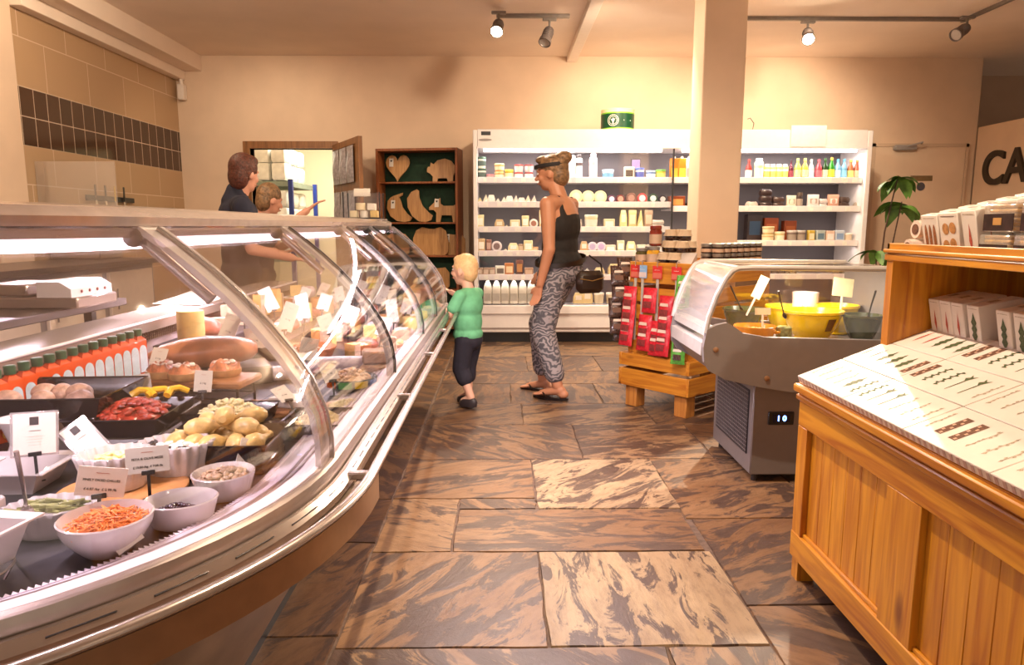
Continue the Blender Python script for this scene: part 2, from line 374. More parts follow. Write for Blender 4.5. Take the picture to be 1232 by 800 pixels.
# door on the right of the back wall
dr = G(); dr.box(4.02, YB-.03, 0, 5.0, YB-.002, 1.995, .004); dd = struct(dr.build('door_1', m_wall, smooth=0))
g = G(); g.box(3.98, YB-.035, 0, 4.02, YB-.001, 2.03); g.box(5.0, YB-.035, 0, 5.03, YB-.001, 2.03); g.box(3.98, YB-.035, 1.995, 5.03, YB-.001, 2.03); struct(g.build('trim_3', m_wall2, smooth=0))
m_brass = mat('brass_plate', (.30, .22, .12), .35, .6); m_dk = mat('dark_steel', (.05, .045, .045), .35, .5); m_grey = mat('grey_plastic', (.33, .30, .29), .45)
g = G(); g.box(4.20, YB-.09, 1.955, 4.44, YB-.03, 2.01, .01); g.tube([(4.32, YB-.1, 1.99), (4.45, YB-.16, 2.03), (4.5, YB-.05, 2.03)], .009); tag(g.build('door_closer', m_grey, dd), 'grey door closer')
g = G(); g.box(4.42, YB-.038, 1.635, 4.66, YB-.03, 1.69, .002); g.build('sign_plate', m_brass, dd)
g = G(); g.lathe([(.045, 0), (.045, .006)], 20); o = g.build('door_disc', mat('disc', (.12, .12, .16), .3, .4), dd, (4.54, YB-.031, 1.575)); o.rotation_euler = (PI/2, 0, 0)

# storeroom opening: frame, room behind, open leaf
m_fr = wood('oak_frame', (.17, .065, .018), (.30, .125, .035), 'z', 1, .5, False)
g = G(); g.box(ox0-.07, YB-.02, 0, ox0, YB+.13, oz); g.box(ox1, YB-.02, 0, ox1+.06, YB+.13, oz); g.box(ox0-.07, YB-.02, oz, ox1+.06, YB+.13, oz+.075)
struct(g.build('door_frame', m_fr, smooth=0))
m_store = mat('storeroom_paint', (.80, .70, .50), .85, var=.05, scale=2)
g = G(); g.box(-4.4, 10.6, 0, -.6, 10.7, CZ); struct(g.build('wall_storeroom_back', m_store, smooth=0))
g = G(); g.box(-.75, YB+.12, 0, -.65, 10.6, CZ); struct(g.build('wall_storeroom_right', m_store, smooth=0))
g = G(); g.box(-4.4, YB+.12, 0, -4.3, 10.6, CZ); struct(g.build('wall_storeroom_left', m_store, smooth=0))
g = G(); g.box(-4.4, YB+.12, -.1, -.6, 10.7, 0); struct(g.build('floor_storeroom', mat('storeroom_floor', (.3, .26, .2), .8), smooth=0))
g = G(); g.box(-4.4, YB+.12, CZ-.2, -.6, 10.7, CZ-.1); struct(g.build('ceiling_storeroom', m_store, smooth=0))
lamp('storeroom_light', 'AREA', (-2.3, 9.0, 2.6), 62, (1, .93, .78), .8)
# open leaf hinged on the right jamb, swung into the shop, grey pouches hanging on it in two rows
LA = math.radians(-62)
lf = empty('door_2', (ox1+.03, YB-.03, 0), LA); struct(lf)
g = G(); g.box(0, -.015, .02, .93, .015, oz+.03); g.box(0, -.025, oz-.03, .93, -.015, oz+.03); g.box(.84, -.025, .02, .93, -.015, oz-.03)
g.build('door_leaf', m_fr, lf, smooth=0)
m_pch = mat('grey_pouch', (.42, .38, .40), .35, var=.35, scale=30, bump=.4)
def lfp(x, y, z):
    c, s_ = math.cos(LA), math.sin(LA); return (ox1+.03+c*x-s_*y, YB-.03+s_*x+c*y, z)
for r_, (z0, z1, rn) in enumerate(((1.58, 1.93, 'upper'), (1.13, 1.50, 'lower'))):
    for k in range(3):
        g = G(); w_ = .115; rg = []
        for q in range(7):
            t = q/6; z = (z1-z0)*t; th = .003+.017*math.sin(PI*min(1, t*1.1+.02))*(1-t*.5)
            rg.append([(-w_, 0, z), (-w_*.5, -th*1.6, z), (0, -th*2.2, z), (w_*.5, -th*1.6, z), (w_, 0, z), (0, .004, z)])
        g.loft(rg); p_ = g.build('hanging_pouch', m_pch, None, lfp(.14+k*.26, -.032, z0), LA)
        tag(p_, 'grey bag hanging in the %s row on the open storeroom door, %s from the left' % (rn, ORD[k]), 'bag', 'grey bags hanging on the storeroom door')

# ---- storeroom rack with wrapped packs
m_rkb = mat('blue_upright', (.015, .035, .22), .4); m_rkg = mat('green_grey_shelf', (.26, .31, .24), .6); m_wrap = mat('white_shrinkwrap', (.86, .86, .80), .3, var=.1, scale=14, bump=.5)
RX0, RX1, RY0, RY1 = -3.6, -2.52, 8.6, 9.7
rk = empty('storage_rack', (RX0, RY0, 0)); tag(rk, 'tall storeroom rack with dark blue uprights and green-grey shelves', 'rack')
dx, dy = RX1-RX0, RY1-RY0
for px_, py_ in ((0, 0), (dx, 0), (dx, dy), (0, dy)):
    g = G(); g.box(px_-.025, py_-.025, 0, px_+.025, py_+.025, 1.70)
    for k in range(26): g.box(px_+.0252, py_-.008, .1+k*.06, px_+.0262, py_+.008, .125+k*.06)
    g.build('upright', m_rkb, rk, smooth=0)
for z in (.3, .78, 1.17, 1.68):
    g = G(); g.box(.02, .02, z-.06, dx-.02, dy-.02, z); g.build('shelf', m_rkg, rk, smooth=0)
def pack(x, y, z, sx, sy, sz, label, grp, seed):
    g = G(); n = 14; rings = []
    for k, t in enumerate((0, .12, .5, .88, 1)):
        ins = .88 if k in (0, 4) else 1.0
        rings.append([(sx/2*ins*(1+.05*mnoise.noise(Vector((a*3, t*4, seed))))*max(-1, min(1, 1.35*math.cos(a))), sy/2*ins*max(-1, min(1, 1.35*math.sin(a))), sz*t+.012*mnoise.noise(Vector((a*2, t, seed)))) for a in [2*PI*i/n for i in range(n)]])
    g.loft(rings); o = g.build('wrapped_pack', m_wrap, None, (x, y, z+.012)); tag(o, label, 'pack', grp); return o
g1 = 'shrink-wrapped white packs on the storeroom rack'; k = 0
for lv, z, hz in (('top shelf', 1.68, .2), ('middle shelf', 1.17, .19), ('lower shelf', .78, .17)):
    for row in range(2):
        for c_ in range(5):
            if lv == 'lower shelf' and row: continue
            pack(RX0+.17+c_*.192, RY0+.14, z+row*(hz+.006), .18, .26, hz, 'white wrapped pack on the %s of the storeroom rack, %s layer, %s from left' % (lv.split()[0]+' shelf', ('bottom', 'upper')[row], ORD[c_]), g1, k); k += 1
for c_, (yy, zz) in enumerate(((.48, 0), (.8, 0), (.48, .2), (.8, .2))):
    pack(RX1-.2, RY0+yy, 1.68+zz, .26, .28, .19, 'white wrapped pack at the right end of the top shelf, %s' % ('lower front one', 'lower rear one', 'upper front one', 'upper rear one')[c_], g1, 40+c_)
    pack(RX1-.2, RY0+yy, 1.17+zz, .26, .28, .18, 'white wrapped pack at the right end of the middle shelf, %s' % ('lower front one', 'lower rear one', 'upper front one', 'upper rear one')[c_], g1, 50+c_)

# ------------------------------------------------------------------ serve-over deli counter
# swept profiles: r = distance out from the turning centre (-1.2, 1.48); straight run for Y > 1.48, quarter turn, then a leg to the left
CX, CY, YE = -1.2, 1.48, 4.62
def path(r, straight=(YE, CY), n=16, leg=.5, ns=1, turn=True):
    pts = [(CX+r, straight[0]+(straight[1]-straight[0])*k/ns) for k in range(ns+1)]
    if turn:
        pts += [(CX+r*math.cos(a), CY-r*math.sin(a)) for a in [PI/2*k/n for k in range(1, n+1)]]
        if leg: pts += [(CX-leg, CY-r)]
    return pts
def sweep(name, prof, m, parent, closed=True, **kw):
    """prof: list of (r, z) forming a closed outline"""
    cols = [path(r, **kw) for r, z in prof]; n = len(cols[0])
    g = G(); g.loft([[(cols[i][k][0], cols[i][k][1], prof[i][1]) for i in range(len(prof))] for k in range(n)])
    return g.build(name, m, parent)
m_steel = mat('brushed_steel', (.50, .44, .42), .25, .9, var=.05, scale=60)
m_steel2 = mat('soft_grey_metal', (.42, .35, .32), .3, .75, var=.05)
m_alu = mat('anodised_trim', (.46, .39, .355), .25, .85, var=.05)
m_base = mat('dark_laminate', (.34, .25, .19), .3, .4, var=.2, scale=9)
m_blk = mat('black_plastic', (.012, .012, .014), .3)
m_deck = mat('slate_deck', (.030, .025, .032), .4, var=.5, scale=12)
m_gl = glass('case_glass', (.97, .965, .97), .03, .42)
m_gl2 = glass('milky_glass', (.95, .95, .95), .06, .5, .08, milk=.12)
m_arm = glass('acrylic_arm', (.55, .50, .50), .16, .55, .35, milk=.34)
dc = empty('deli_counter', (0, 0, 0)); tag(dc, 'long curved-glass deli counter with steel rail filling the left side of the shop', 'counter')
def thick(pts, t):
    """closed outline of a curved sheet: pts then the same offset inward by t"""
    q = []
    for i, (r, z) in enumerate(pts):
        a = pts[max(i-1, 0)]; b = pts[min(i+1, len(pts)-1)]; dx_, dz_ = b[0]-a[0], b[1]-a[1]; l = math.hypot(dx_, dz_)
        q.append((r-t*dz_/l*(1 if dz_ >= 0 else 1), z+t*dx_/l))
    return list(pts)+q[::-1]
# base, plinth and front fascia
sweep('plinth', [(.50, 0), (.53, 0), (.53, .09), (.50, .09)], m_blk, dc)
sweep('base_panel', [(.52, .07), (.555, .07), (.825, .535), (.79, .535)], m_base, dc)
g = G()
for y0 in (1.55, 2.45, 3.35):
    g.add([(CX+.5565, y0, .072), (CX+.5565, y0+.005, .072), (CX+.8255, y0+.005, .533), (CX+.8255, y0, .533)], [(0, 1, 2, 3)])
for a in (.62, 1.3):
    g.add([(CX+r*math.cos(a+q), CY-r*math.sin(a+q), z) for r, z, q in ((.557, .072, 0), (.557, .072, .008), (.826, .533, .006), (.826, .533, 0))], [(0, 1, 2, 3)])
g.build('panel_seams', m_blk, dc, smooth=0)
sweep('front_fascia', [(.77, .53), (.83, .53), (.855, .56), (.855, .60), (.83, .60), (.77, .58)], m_steel2, dc)
prf = [(.845, .598), (.872, .598), (.872, .612), (.858, .628), (.850, .628), (.845, .612)]
# price rail with its row of slots
g = G(); pcols = [path(r) for r, z in prf]; g.loft([[(pcols[i][k][0], pcols[i][k][1], prf[i][1]) for i in range(len(prf))] for k in range(len(pcols[0]))]); g.mi = 1
def slot(s0, s1, r0, r1, z):
    if s0 < 0:                                  # on the turn; s in radians (negative)
        v = []
        for rr in (r0, r1):
            for a in (-s0, -s1): v.append((CX+rr*math.cos(a), CY-rr*math.sin(a), z))
        g.add(v, [(0, 1, 3, 2)])
    else: g.add([(CX+r0, s0, z), (CX+r0, s1, z), (CX+r1, s1, z), (CX+r1, s0, z)], [(0, 1, 2, 3)])
y = CY+.03
while y < YE-.05: slot(y, y+.045, .862, .868, .6205); y += .075
a = .06
while a < 1.5: slot(-a, -(a+.10), .862, .868, .6205); a += .16
g.build('price_rail', [m_alu, m_blk], dc)
sweep('glass_channel', [(.775, .60), (.845, .60), (.845, .636), (.840, .650), (.828, .655), (.818, .648), (.778, .641)], m_steel2, dc)
sweep('channel_lip', [(.777, .641), (.815, .6465), (.815, .650), (.777, .645)], mat('pale_strip', (.80, .72, .74), .35), dc)
# ribbed strip and toothed edge along the deck
m_teeth = mat('white_toothed_trim', (.72, .64, .74), .4)
sweep('air_grille', [(.693, .60), (.777, .62), (.777, .640), (.693, .612)], m_teeth, dc)
g = G()
def tooth(fn, k):
    p0, p1, p2 = fn(0), fn(.5), fn(1); g.add([p0+(.6145,), p1+(.6145,), p2+(.6145,), p0+(.600,), p1+(.600,), p2+(.600,)], [(0, 1, 2), (3, 5, 4), (0, 3, 4, 1), (1, 4, 5, 2), (2, 5, 3, 0)])
k = 0; y = CY
while y < 3.2: tooth(lambda t: (CX+(.694 if t != .5 else .682), y+.010*t), k); y += .010
a = 0
while a < PI/2:
    tooth(lambda t: (CX+(.694 if t != .5 else .682)*math.cos(a+.014*t), CY-(.694 if t != .5 else .682)*math.sin(a+.014*t)), k); a += .014
g.build('toothed_edge', m_teeth, dc, smooth=0)
sweep('grille_rib', [(.744, .6295), (.750, .6315), (.750, .635), (.744, .633)], m_steel2, dc); sweep('grille_rib', [(.760, .634), (.766, .636), (.766, .640), (.760, .638)], m_steel2, dc)
# outer bumper rail on brackets
ring = [(.915+.012*math.cos(q), .618+.009*math.sin(q)) for q in [2*PI*i/10 for i in range(10)]]
sweep('bumper_rail', ring, m_alu, dc, n=24)
cols = [path(r, straight=(CY+.02, CY-.0), n=24) for r in (.903, .925, .925, .885)]
prof = (.612, .612, .555, .548)
g = G(); g.loft([[(cols[i][k][0], cols[i][k][1], prof[i]) for i in range(4)] for k in range(len(cols[0]))]); g.build('bumper_fascia', mat('bronze_bumper', (.36, .22, .13), .3, .7), dc)
cols = [path(r, straight=(CY+.02, CY), n=24) for r in (.850, .905, .905, .850)]; prof = (.592, .592, .580, .580)
g = G(); g.loft([[(cols[i][k][0], cols[i][k][1], prof[i]) for i in range(4)] for k in range(len(cols[0]))]); g.build('bumper_tray', m_base, dc)
for y in (CY, 2.2, 2.95, 3.65, 4.4):
    g = G(); g.box(CX+.855, y-.012, .606, CX+.912, y+.012, .622, .003); g.tube([(CX+.853, y-.02, .615), (CX+.853, y-.02, .575)], .005); g.build('rail_bracket', m_alu, dc)
# deck, rear step, back panel, rear worktop
sweep('deck', [(-.16, .585), (.73, .585), (.73, .60), (-.16, .60)], m_deck, dc, leg=0, turn=False)
g = G(); g.loft([[(CX-.16, CY, z), (CX+.73, CY, z)]+[(CX+.73*math.cos(a), CY-.73*math.sin(a), z) for a in [PI/2*k/16 for k in range(1, 17)]]+[(CX-.5, CY-.73, z), (CX-.5, CY, z)] for z in (.585, .60)]); g.build('deck', m_deck, dc, smooth=0)
g = G()
for y in (1.62, 2.06, 2.5, 2.94, 3.38, 3.82, 4.26): g.box(CX-.05, y, .6002, CX+.72, y+.004, .6012)
for a in (.25, .75, 1.25): g.add([(CX+.1*math.cos(a), CY-.1*math.sin(a), .6011), (CX+.72*math.cos(a), CY-.72*math.sin(a), .6011), (CX+.72*math.cos(a+.006), CY-.72*math.sin(a+.006), .6011), (CX+.1*math.cos(a+.03), CY-.1*math.sin(a+.03), .6011)], [(0, 1, 2, 3)])
g.build('deck_joints', m_blk, dc, smooth=0)
m_pink = mat('rear_panel', (.46, .36, .37), .4, var=.06)
def runy(name, x0, z0, x1, z1, m, b=0., y0=1.2, y1=YE-.03): 
    g = G(); g.box(x0, y0, z0, x1, y1, z1, b); return g.build(name, m, dc, smooth=0 if not b else 38)
runy('rear_panel', -1.40, .60, -1.375, .756, m_pink)
runy('rear_base', -1.40, .05, -1.37, .60, m_steel2)
g = G()
for k in range(3): g.box(-1.372, 1.2, .722+k*.011, -1.362, YE-.05, .728+k*.011)
y = 1.2
while y < YE-.06: g.box(-1.365, y, .718, -1.359, y+.006, .755); y += .016
g.build('vent_grille', mat('vent_brown', (.12, .07, .05), .5), dc, smooth=0)
g = G(); g.prism([(-1.40, .755), (-1.34, .755), (-1.335, .790), (-1.345, .797), (-1.53, .802), (-1.53, .78), (-1.40, .78)], 1.2, YE-.03, 'xz'); g.build('rear_worktop', mat('rear_worktop', (.42, .35, .31), .25, .3), dc, smooth=30)
g = G(); g.box(-1.346, 1.2, .790, -1.332, YE-.03, .799, .003); g.build('worktop_nosing', mat('white_nosing', (.9, .84, .86), .3), dc)
# canopy rail, light tube
sweep('top_rail', [(.48, 1.150), (.485, 1.168), (.46, 1.185), (.415, 1.192), (.40, 1.185), (.40, 1.155), (.42, 1.146)], mat('canopy_rail', (.70, .60, .55), .22, .6), dc, n=20)
sweep('light_housing', [(.40, 1.146), (.475, 1.146), (.47, 1.128), (.43, 1.118), (.395, 1.128)], m_steel, dc, n=20)
ring = [(.432+.008*math.cos(q), 1.111+.008*math.sin(q)) for q in [2*PI*i/8 for i in range(8)]]
sweep('light_tube', ring, mat('pink_white_tube', (1, .84, .92), .4, emit=4.5, ecol=(1, .80, .90)), dc, n=20)
GP = [(.832, .650), (.832, .70), (.822, .76), (.795, .83), (.760, .885), (.713, .945), (.655, 1.010), (.600, 1.062), (.545, 1.108), (.490, 1.150)]
joints = [CY, 2.38, 3.26, 3.92, YE]
for y0, y1 in zip(joints, joints[1:]):
    pr = thick(GP, .006); g = G(); g.loft([[(CX+r, yy, z) for r, z in pr] for yy in (y0+.003, y1-.003)]); g.build('glass_panel', m_gl, dc)
pr = thick(GP, .006); g = G(); aa = [PI/2*k/24 for k in range(25)]
g.loft([[(CX+r*math.cos(a), CY-.003-r*math.sin(a), z) for r, z in pr] for a in aa]+[[(CX-.5, CY-.003-r, z) for r, z in pr]]); g.build('curved_corner_glass', m_gl, dc)
# inner support arms and dark seams at every joint
for k, y in enumerate(joints):
    w_ = .036 if k else .05
    pr = [(r-.014, z) for r, z in GP]; pr = thick(pr, .012)
    g = G(); g.loft([[(CX+r, y-w_, z) for r, z in pr], [(CX+r, y+(w_ if y < YE else 0), z) for r, z in pr]]); g.build('support_arm', m_arm, dc)
    pr = thick([(r+.002, z) for r, z in GP], .010)
    g = G(); g.loft([[(CX+r, y-.0028, z) for r, z in pr], [(CX+r, y+.0028, z) for r, z in pr]]); g.build('glass_seam', m_alu if k in (0, 4) else m_dk, dc)
    if k < 4:
        g = G(); g.tube([(CX+.47, y-.02, 1.12), (CX+.60, y-.02, 1.0)], .013, 10); g.build('gas_strut', m_steel, dc)
        g = G(); g.lathe([(.016, -.01), (.02, -.006), (.02, .006), (.012, .01)], 12); o = g.build('hinge_knob', m_dk, dc, (CX+.462, y-.045, 1.128)); o.rotation_euler = (PI/2, 0, 0)
# end wall of the case: clear end glass with its curved outline
pr = [(.40, .60), (.832, .60)]+GP+[(.40, 1.15)]
g = G(); g.prism([(CX-.15, .60)]+[(CX+r, z) for r, z in ([(.832, .60)]+GP)]+[(CX+.40, 1.15), (CX-.15, .85)], YE, YE+.006, 'xz'); g.build('end_glass', m_gl, dc)
g = G(); g.prism([(CX-.20, .0), (CX+.55, 0), (CX+.84, .55), (CX+.84, .60), (CX-.20, .60)], YE-.02, YE+.02, 'xz'); g.build('end_panel', m_base, dc)
# real light from the tube: strips shining down into the case
lamp('case_tube_light', 'AREA', (-.768, 3.05, 1.100), 46, (1, .83, .94), .016, (-.80, 3.05, 0), sy=3.0)
lamp('case_tube_light', 'AREA', (-.86, 1.25, 1.098), 4, (1, .83, .94), .016, (-.86, 1.25, 0), sy=.45)
lamp('case_tube_light', 'AREA', (-1.25, 1.08, 1.095), 2.5, (1, .83, .94), .35, (-1.25, 1.08, 0), sy=.016)

# ------------------------------------------------------------------ wall chiller (multideck) on the back wall
FY = 6.97; FX0, FX1, FXM = -.285, 3.575, 1.66
m_fw = mat('chiller_white', (.80, .76, .76), .35, var=.02)
def perf_mat():
    m, nt, p = _new('perforated_back'); N = nt.nodes; L = nt.links
    tc = N.new('ShaderNodeTexCoord'); vo = N.new('ShaderNodeTexVoronoi'); vo.inputs['Randomness'].default_value = 0; vo.inputs['Scale'].default_value = 30
    L.new(tc.outputs['Object'], vo.inputs['Vector']); r = N.new('ShaderNodeValToRGB'); e = r.color_ramp.elements
    e[0].position = .28; e[0].color = (.05, .045, .055, 1); e[1].position = .34; e[1].color = (.17, .155, .175, 1)
    L.new(vo.outputs['Distance'], r.inputs[0]); L.new(r.outputs[0], p.inputs['Base Color']); p.inputs['Roughness'].default_value = .4; return m
m_perf = perf_mat()
fr = empty('wall_chiller', (0, 0, 0)); tag(fr, 'long white open-front wall chiller with stocked shelves against the back wall', 'refrigerator')
for x0, x1 in ((FX0, FX0+.04), (FX1-.05, FX1)):
    g = G(); g.box(x0, FY, 0, x1, 7.79, 2.06, .006); g.build('side_panel', m_fw, fr)
g = G(); g.box(FX0+.04, FY, 1.895, FX1-.05, 7.79, 2.068, .008); g.box(FX0+.04, FY-.008, 1.89, FX1-.05, FY+.03, 1.905); g.build('header', m_fw, fr)
g = G(); g.box(FX0+.08, FY-.004, 2.01, FX0+.17, FY-.0005, 2.045, .001); g.build('display', m_blk, fr)
g = G(); g.lathe([(.05, 0), (.05, .004), (.044, .006)], 24, sx=1.25, sy=.22); o = g.build('header_badge', m_grey, fr, (FX0+.12, FY-.0005, 1.968)); o.rotation_euler = (PI/2, 0, 0)
g = G(); g.box(FX0+.04, 7.52, .2, FX1-.05, 7.545, 1.9); g.build('back_panel', m_perf, fr, smooth=0)
g = G(); g.box(FX0+.04, FY+.0, .10, FX1-.05, 7.5, .35, .01); g.box(FX0+.04, FY-.02, .285, FX1-.05, FY+.02, .375, .008); g.build('base_well', m_fw, fr)
g = G(); g.box(FX0+.02, FY+.03, 0, FX1-.03, 7.7, .10); g.build('plinth', m_blk, fr, smooth=0)
g = G(); g.box(FX0+.06, FY-.005, .135, FX1-.07, FY-.0005, .15); g.build('kick_bead', m_steel2, fr, smooth=0)
m_post = mat('dark_divider', (.03, .028, .03), .3)
g = G(); g.box(FXM-.012, FY+.01, .37, FXM+.002, FY+.03, 1.89); g.build('door_stile', m_post, fr, smooth=0)
m_rail = mat('shelf_ticket_rail', (.86, .80, .79), .35, var=.04, scale=12)
m_tick = mat('ticket', (.93, .90, .82), .5); m_tick2 = mat('ticket_print', (.45, .36, .32), .6)
def shelf(x0, x1, z, n):
    g = G(); g.box(x0, FY+.06, z-.02, x1, 7.52, z); g.box(x0, FY+.075, z, x1, FY+.08, z+.015); s = g.build('shelf', m_fw, fr, smooth=0)
    g = G(); g.box(x0, FY+.045, z-.035, x1, FY+.06, z+.022, .003); g.build('ticket_rail', m_rail, s)
    x = x0+.05; r = random.Random(int(z*100))
    while x < x1-.1:
        w_ = r.uniform(.03, .06); g = G(); g.box(x, FY+.0435, z-.028, x+w_, FY+.045, z+.014); g.build('price_ticket', m_tick, s, smooth=0); x += w_+r.uniform(.02, .15)
ZL = [1.60, 1.365, 1.125, .89, .655, .36]; ZR = [1.60, 1.325, .99, .66, .36]
for z in ZL[:5]: shelf(FX0+.045, FXM-.012, z, 0)
for z in ZR[:4]: shelf(FXM+.004, FX1-.055, z, 1)
g = G()
for x0, x1 in ((FX0+.1, FXM-.1), (FXM+.1, FX1-.1)): g.box(x0, FY+.10, 1.868, x1, FY+.14, 1.892)
g.build('header_light', mat('chiller_tube', (1, .95, .9), .4, emit=3, ecol=(1, .93, .88)), fr, smooth=0)
for (x0, x1) in ((FX0, FXM), (FXM, FX1)):
    lamp('chiller_light', 'AREA', ((x0+x1)/2, FY+.12, 1.86), 7, (1, .90, .84), x1-x0-.2, ((x0+x1)/2, FY+.22, 0), sy=.05)
for zz in ZL[:5]:
    lamp('shelf_light', 'AREA', ((FX0+FXM)/2, FY+.10, zz-.045), 1.7, (1, .88, .80), FXM-FX0-.15, ((FX0+FXM)/2, FY+.22, 0), sy=.03)
for zz in ZR[:3]:
    lamp('shelf_light', 'AREA', ((FX1+FXM)/2, FY+.10, zz-.045), 1.7, (1, .88, .80), FX1-FXM-.15, ((FX1+FXM)/2, FY+.22, 0), sy=.03)
g = G(); g.box(FX0+.045, FY+.012, .38, (FX0+FXM)/2+.02, FY+.016, 1.885); g.build('sliding_glass', glass('chiller_glass', (.97, .97, .98), .03, .5), fr, smooth=0)
g = G(); g.box((FX0+FXM)/2-.02, FY+.02, .38, FXM-.015, FY+.024, 1.885); g.build('sliding_glass', glass('chiller_glass', (.97, .97, .98), .03, .5), fr, smooth=0)
for px in (690, 927):
    g = G(); g.tube([(.018*math.cos(a), 0, .014*math.sin(a)) for a in [PI+PI*k/8 for k in range(9)]], .004); g.build('pull_loop', m_fw, fr, (at_y(px, 180, FY-.012).x, FY-.012, 1.885))

def C_(h): return tuple(((int(h[i:i+2], 16)/255.)**2.4*.80) for i in (0, 2, 4))
def cm(h, rough=.4): return mat('c_'+h+str(int(rough*10)), C_(h), rough, var=.05)
def pot(g, r, h, lid=.25, taper=.9):
    g.mi = 0; g.lathe([(r*taper, 0), (r, h*(1-lid))], 14); g.mi = 1; g.lathe([(r*1.05, h*(1-lid)+.0002), (r*1.07, h*(1-lid)+.004), (r*1.05, h), (r*.9, h+.001)], 14)
# each maker returns a root mesh; dims in metres
def mk_pot(w_, h, cols, n=1):
    r = w_/2; hh = h; g = G(); g.lathe([(r*.86, 0), (r*.97, hh*.78), (r*.97, hh*.8)], 16); o = g.build('tub', cm(cols[0]))
    g = G(); g.lathe([(r*.98, hh*.8), (r*1.02, hh*.82), (r*1.02, hh*.96), (r*.95, hh)], 16); g.build('lid', cm(cols[1]), o)
    if len(cols) > 2: g = G(); g.lathe([(r*.915, hh*.2), (r*.985, hh*.65), (r*.98, hh*.65), (r*.91, hh*.2)], 16, cap=False); g.build('paper_label', cm(cols[2]), o)
    return o
def mk_bottle(w_, h, cols):
    r = w_/2; g = G(); g.lathe([(r*.9, 0), (r, .01), (r, h*.55), (r*.75, h*.68), (r*.38, h*.8), (r*.36, h*.9), (r*.36, h*.92)], 14); o = g.build('bottle', mat('bt_'+cols[0], C_(cols[0]), .12, var=.04))
    g = G(); g.lathe([(r*.42, h*.9), (r*.42, h), (r*.3, h+.002)], 12); g.build('cap', cm(cols[1]), o)
    g = G(); g.lathe([(r*1.012, h*.15), (r*1.012, h*.48)], 14, cap=False); g.build('paper_label', cm(cols[2]), o)
    return o
def mk_tall(w_, h, cols):
    r = w_/2; g = G(); g.lathe([(r, 0), (r, h*.8), (r*.9, h*.84), (r*.7, h*.86)], 14); o = g.build('bottle', cm(cols[0]))
    g = G(); g.lathe([(r*.75, h*.86), (r*.75, h*.98), (r*.6, h)], 12); g.build('cap', cm(cols[1]), o)
    if len(cols) > 2: g = G(); g.lathe([(r*1.01, h*.55), (r*1.01, h*.68)], 14, cap=False); g.build('band', cm(cols[2]), o)
    return o
def mk_box(w_, h, cols, d=None):
    d = d or w_*.7; g = G(); g.box(-w_/2, -d/2, 0, w_/2, d/2, h, .004); o = g.build('box', cm(cols[0]))
    g = G(); g.box(-w_*.36, -d/2-.0012, h*.25, w_*.36, -d/2-.0002, h*.75); g.build('paper_label', cm(cols[1]), o, smooth=0)
    return o
def mk_round(w_, h, cols):
    r = w_/2; g = G(); g.lathe([(r*.9, 0), (r, .006), (r, .03), (r*.9, .036)], 22); o = g.build('cheese_round', cm(cols[0]), None)
    g = G(); g.lathe([(r*.62, .0362), (r*.62, .0375)], 18); g.build('paper_label', cm(cols[1]), o); return o
def mk_wedge(w_, h, cols):
    g = G(); g.prism([(-w_/2, 0), (w_/2, 0), (w_*.1, h)], -w_*.3, w_*.3, 'xz'); o = g.build('cheese_wedge', cm(cols[0]), smooth=0)
    g = G(); g.prism([(-w_*.3, h*.15), (w_*.3, h*.15), (w_*.2, h*.5)], -w_*.31, -w_*.302, 'xz'); g.build('paper_label', cm(cols[1]), o, smooth=0); return o
def mk_trap(w_, h, cols):
    g = G(); g.loft([[(-w_/2*k, -w_*.3*k, z), (w_/2*k, -w_*.3*k, z), (w_/2*k, w_*.3*k, z), (-w_/2*k, w_*.3*k, z)] for k, z in ((1, 0), (.95, h*.6), (.6, h))]); o = g.build('cheese_piece', cm(cols[0]), smooth=20)
    g = G(); g.box(-w_*.28, -w_*.3-.002, h*.35, w_*.28, -w_*.285, h*.75); g.build('paper_label', cm(cols[1]), o, smooth=0); return o
def mk_carton(w_, h, cols):
    g = G(); g.box(-w_/2, -w_*.4, 0, w_/2, w_*.4, h*.92, .003); o = g.build('carton', cm(cols[0]))
    g = G(); g.box(-w_*.4, -w_*.4-.0012, h*.08, w_*.4, -w_*.4-.0002, h*.5); g.mi = 0; g.ball((0, -w_*.4, h*.3), (w_*.3, .002, w_*.3)); g.build('fruit_print', cm(cols[1]), o)
    g = G(); g.lathe([(w_*.18, h*.92), (w_*.18, h)], 12); g.build('cap', cm(cols[2]), o); return o
def mk_milk(w_, h, cols):
    g = G(); rings = []
    for k, z in ((.92, 0), (1, .01), (1, h*.55), (.98, h*.62), (.7, h*.8), (.38, h*.9), (.34, h*.94)):
        rings.append([(w_/2*k*max(-1, min(1, 1.25*math.cos(a))), w_*.42*k*max(-1, min(1, 1.25*math.sin(a))), z) for a in [2*PI*i/16 for i in range(16)]])
    g.loft(rings); o = g.build('milk_bottle', cm('efe6d2'))
    g = G(); g.lathe([(w_*.19, h*.93), (w_*.19, h), (w_*.15, h+.003)], 12); g.build('cap', cm(cols[1]), o)
    g = G(); g.box(-w_*.4, -w_*.44, h*.12, w_*.4, -w_*.425, h*.42); g.build('paper_label', cm(cols[0]), o, smooth=0)
    text('MILK', .022, m_tick2, o, (0, -w_*.441, h*.27), (PI/2, 0, 0)) if False else None
    return o
def mk_pack(w_, h, cols):
    g = G(); n = 12; rings = []
    for t in range(6):
        q = t/5; k = math.sin(PI*(.12+.76*q))
        rings.append([(w_/2*(1-.04*k)*math.cos(a)/max(abs(math.cos(a)), abs(math.sin(a))), (.004+w_*.16*k)*math.sin(a), h*q) for a in [2*PI*i/n+.01 for i in range(n)]])
    g.loft(rings); o = g.build('pouch', cm(cols[0], .3)); g = G(); g.box(-w_*.3, -w_*.175, h*.35, w_*.3, -w_*.15, h*.7); g.build('paper_label', cm(cols[1]), o, smooth=0); return o
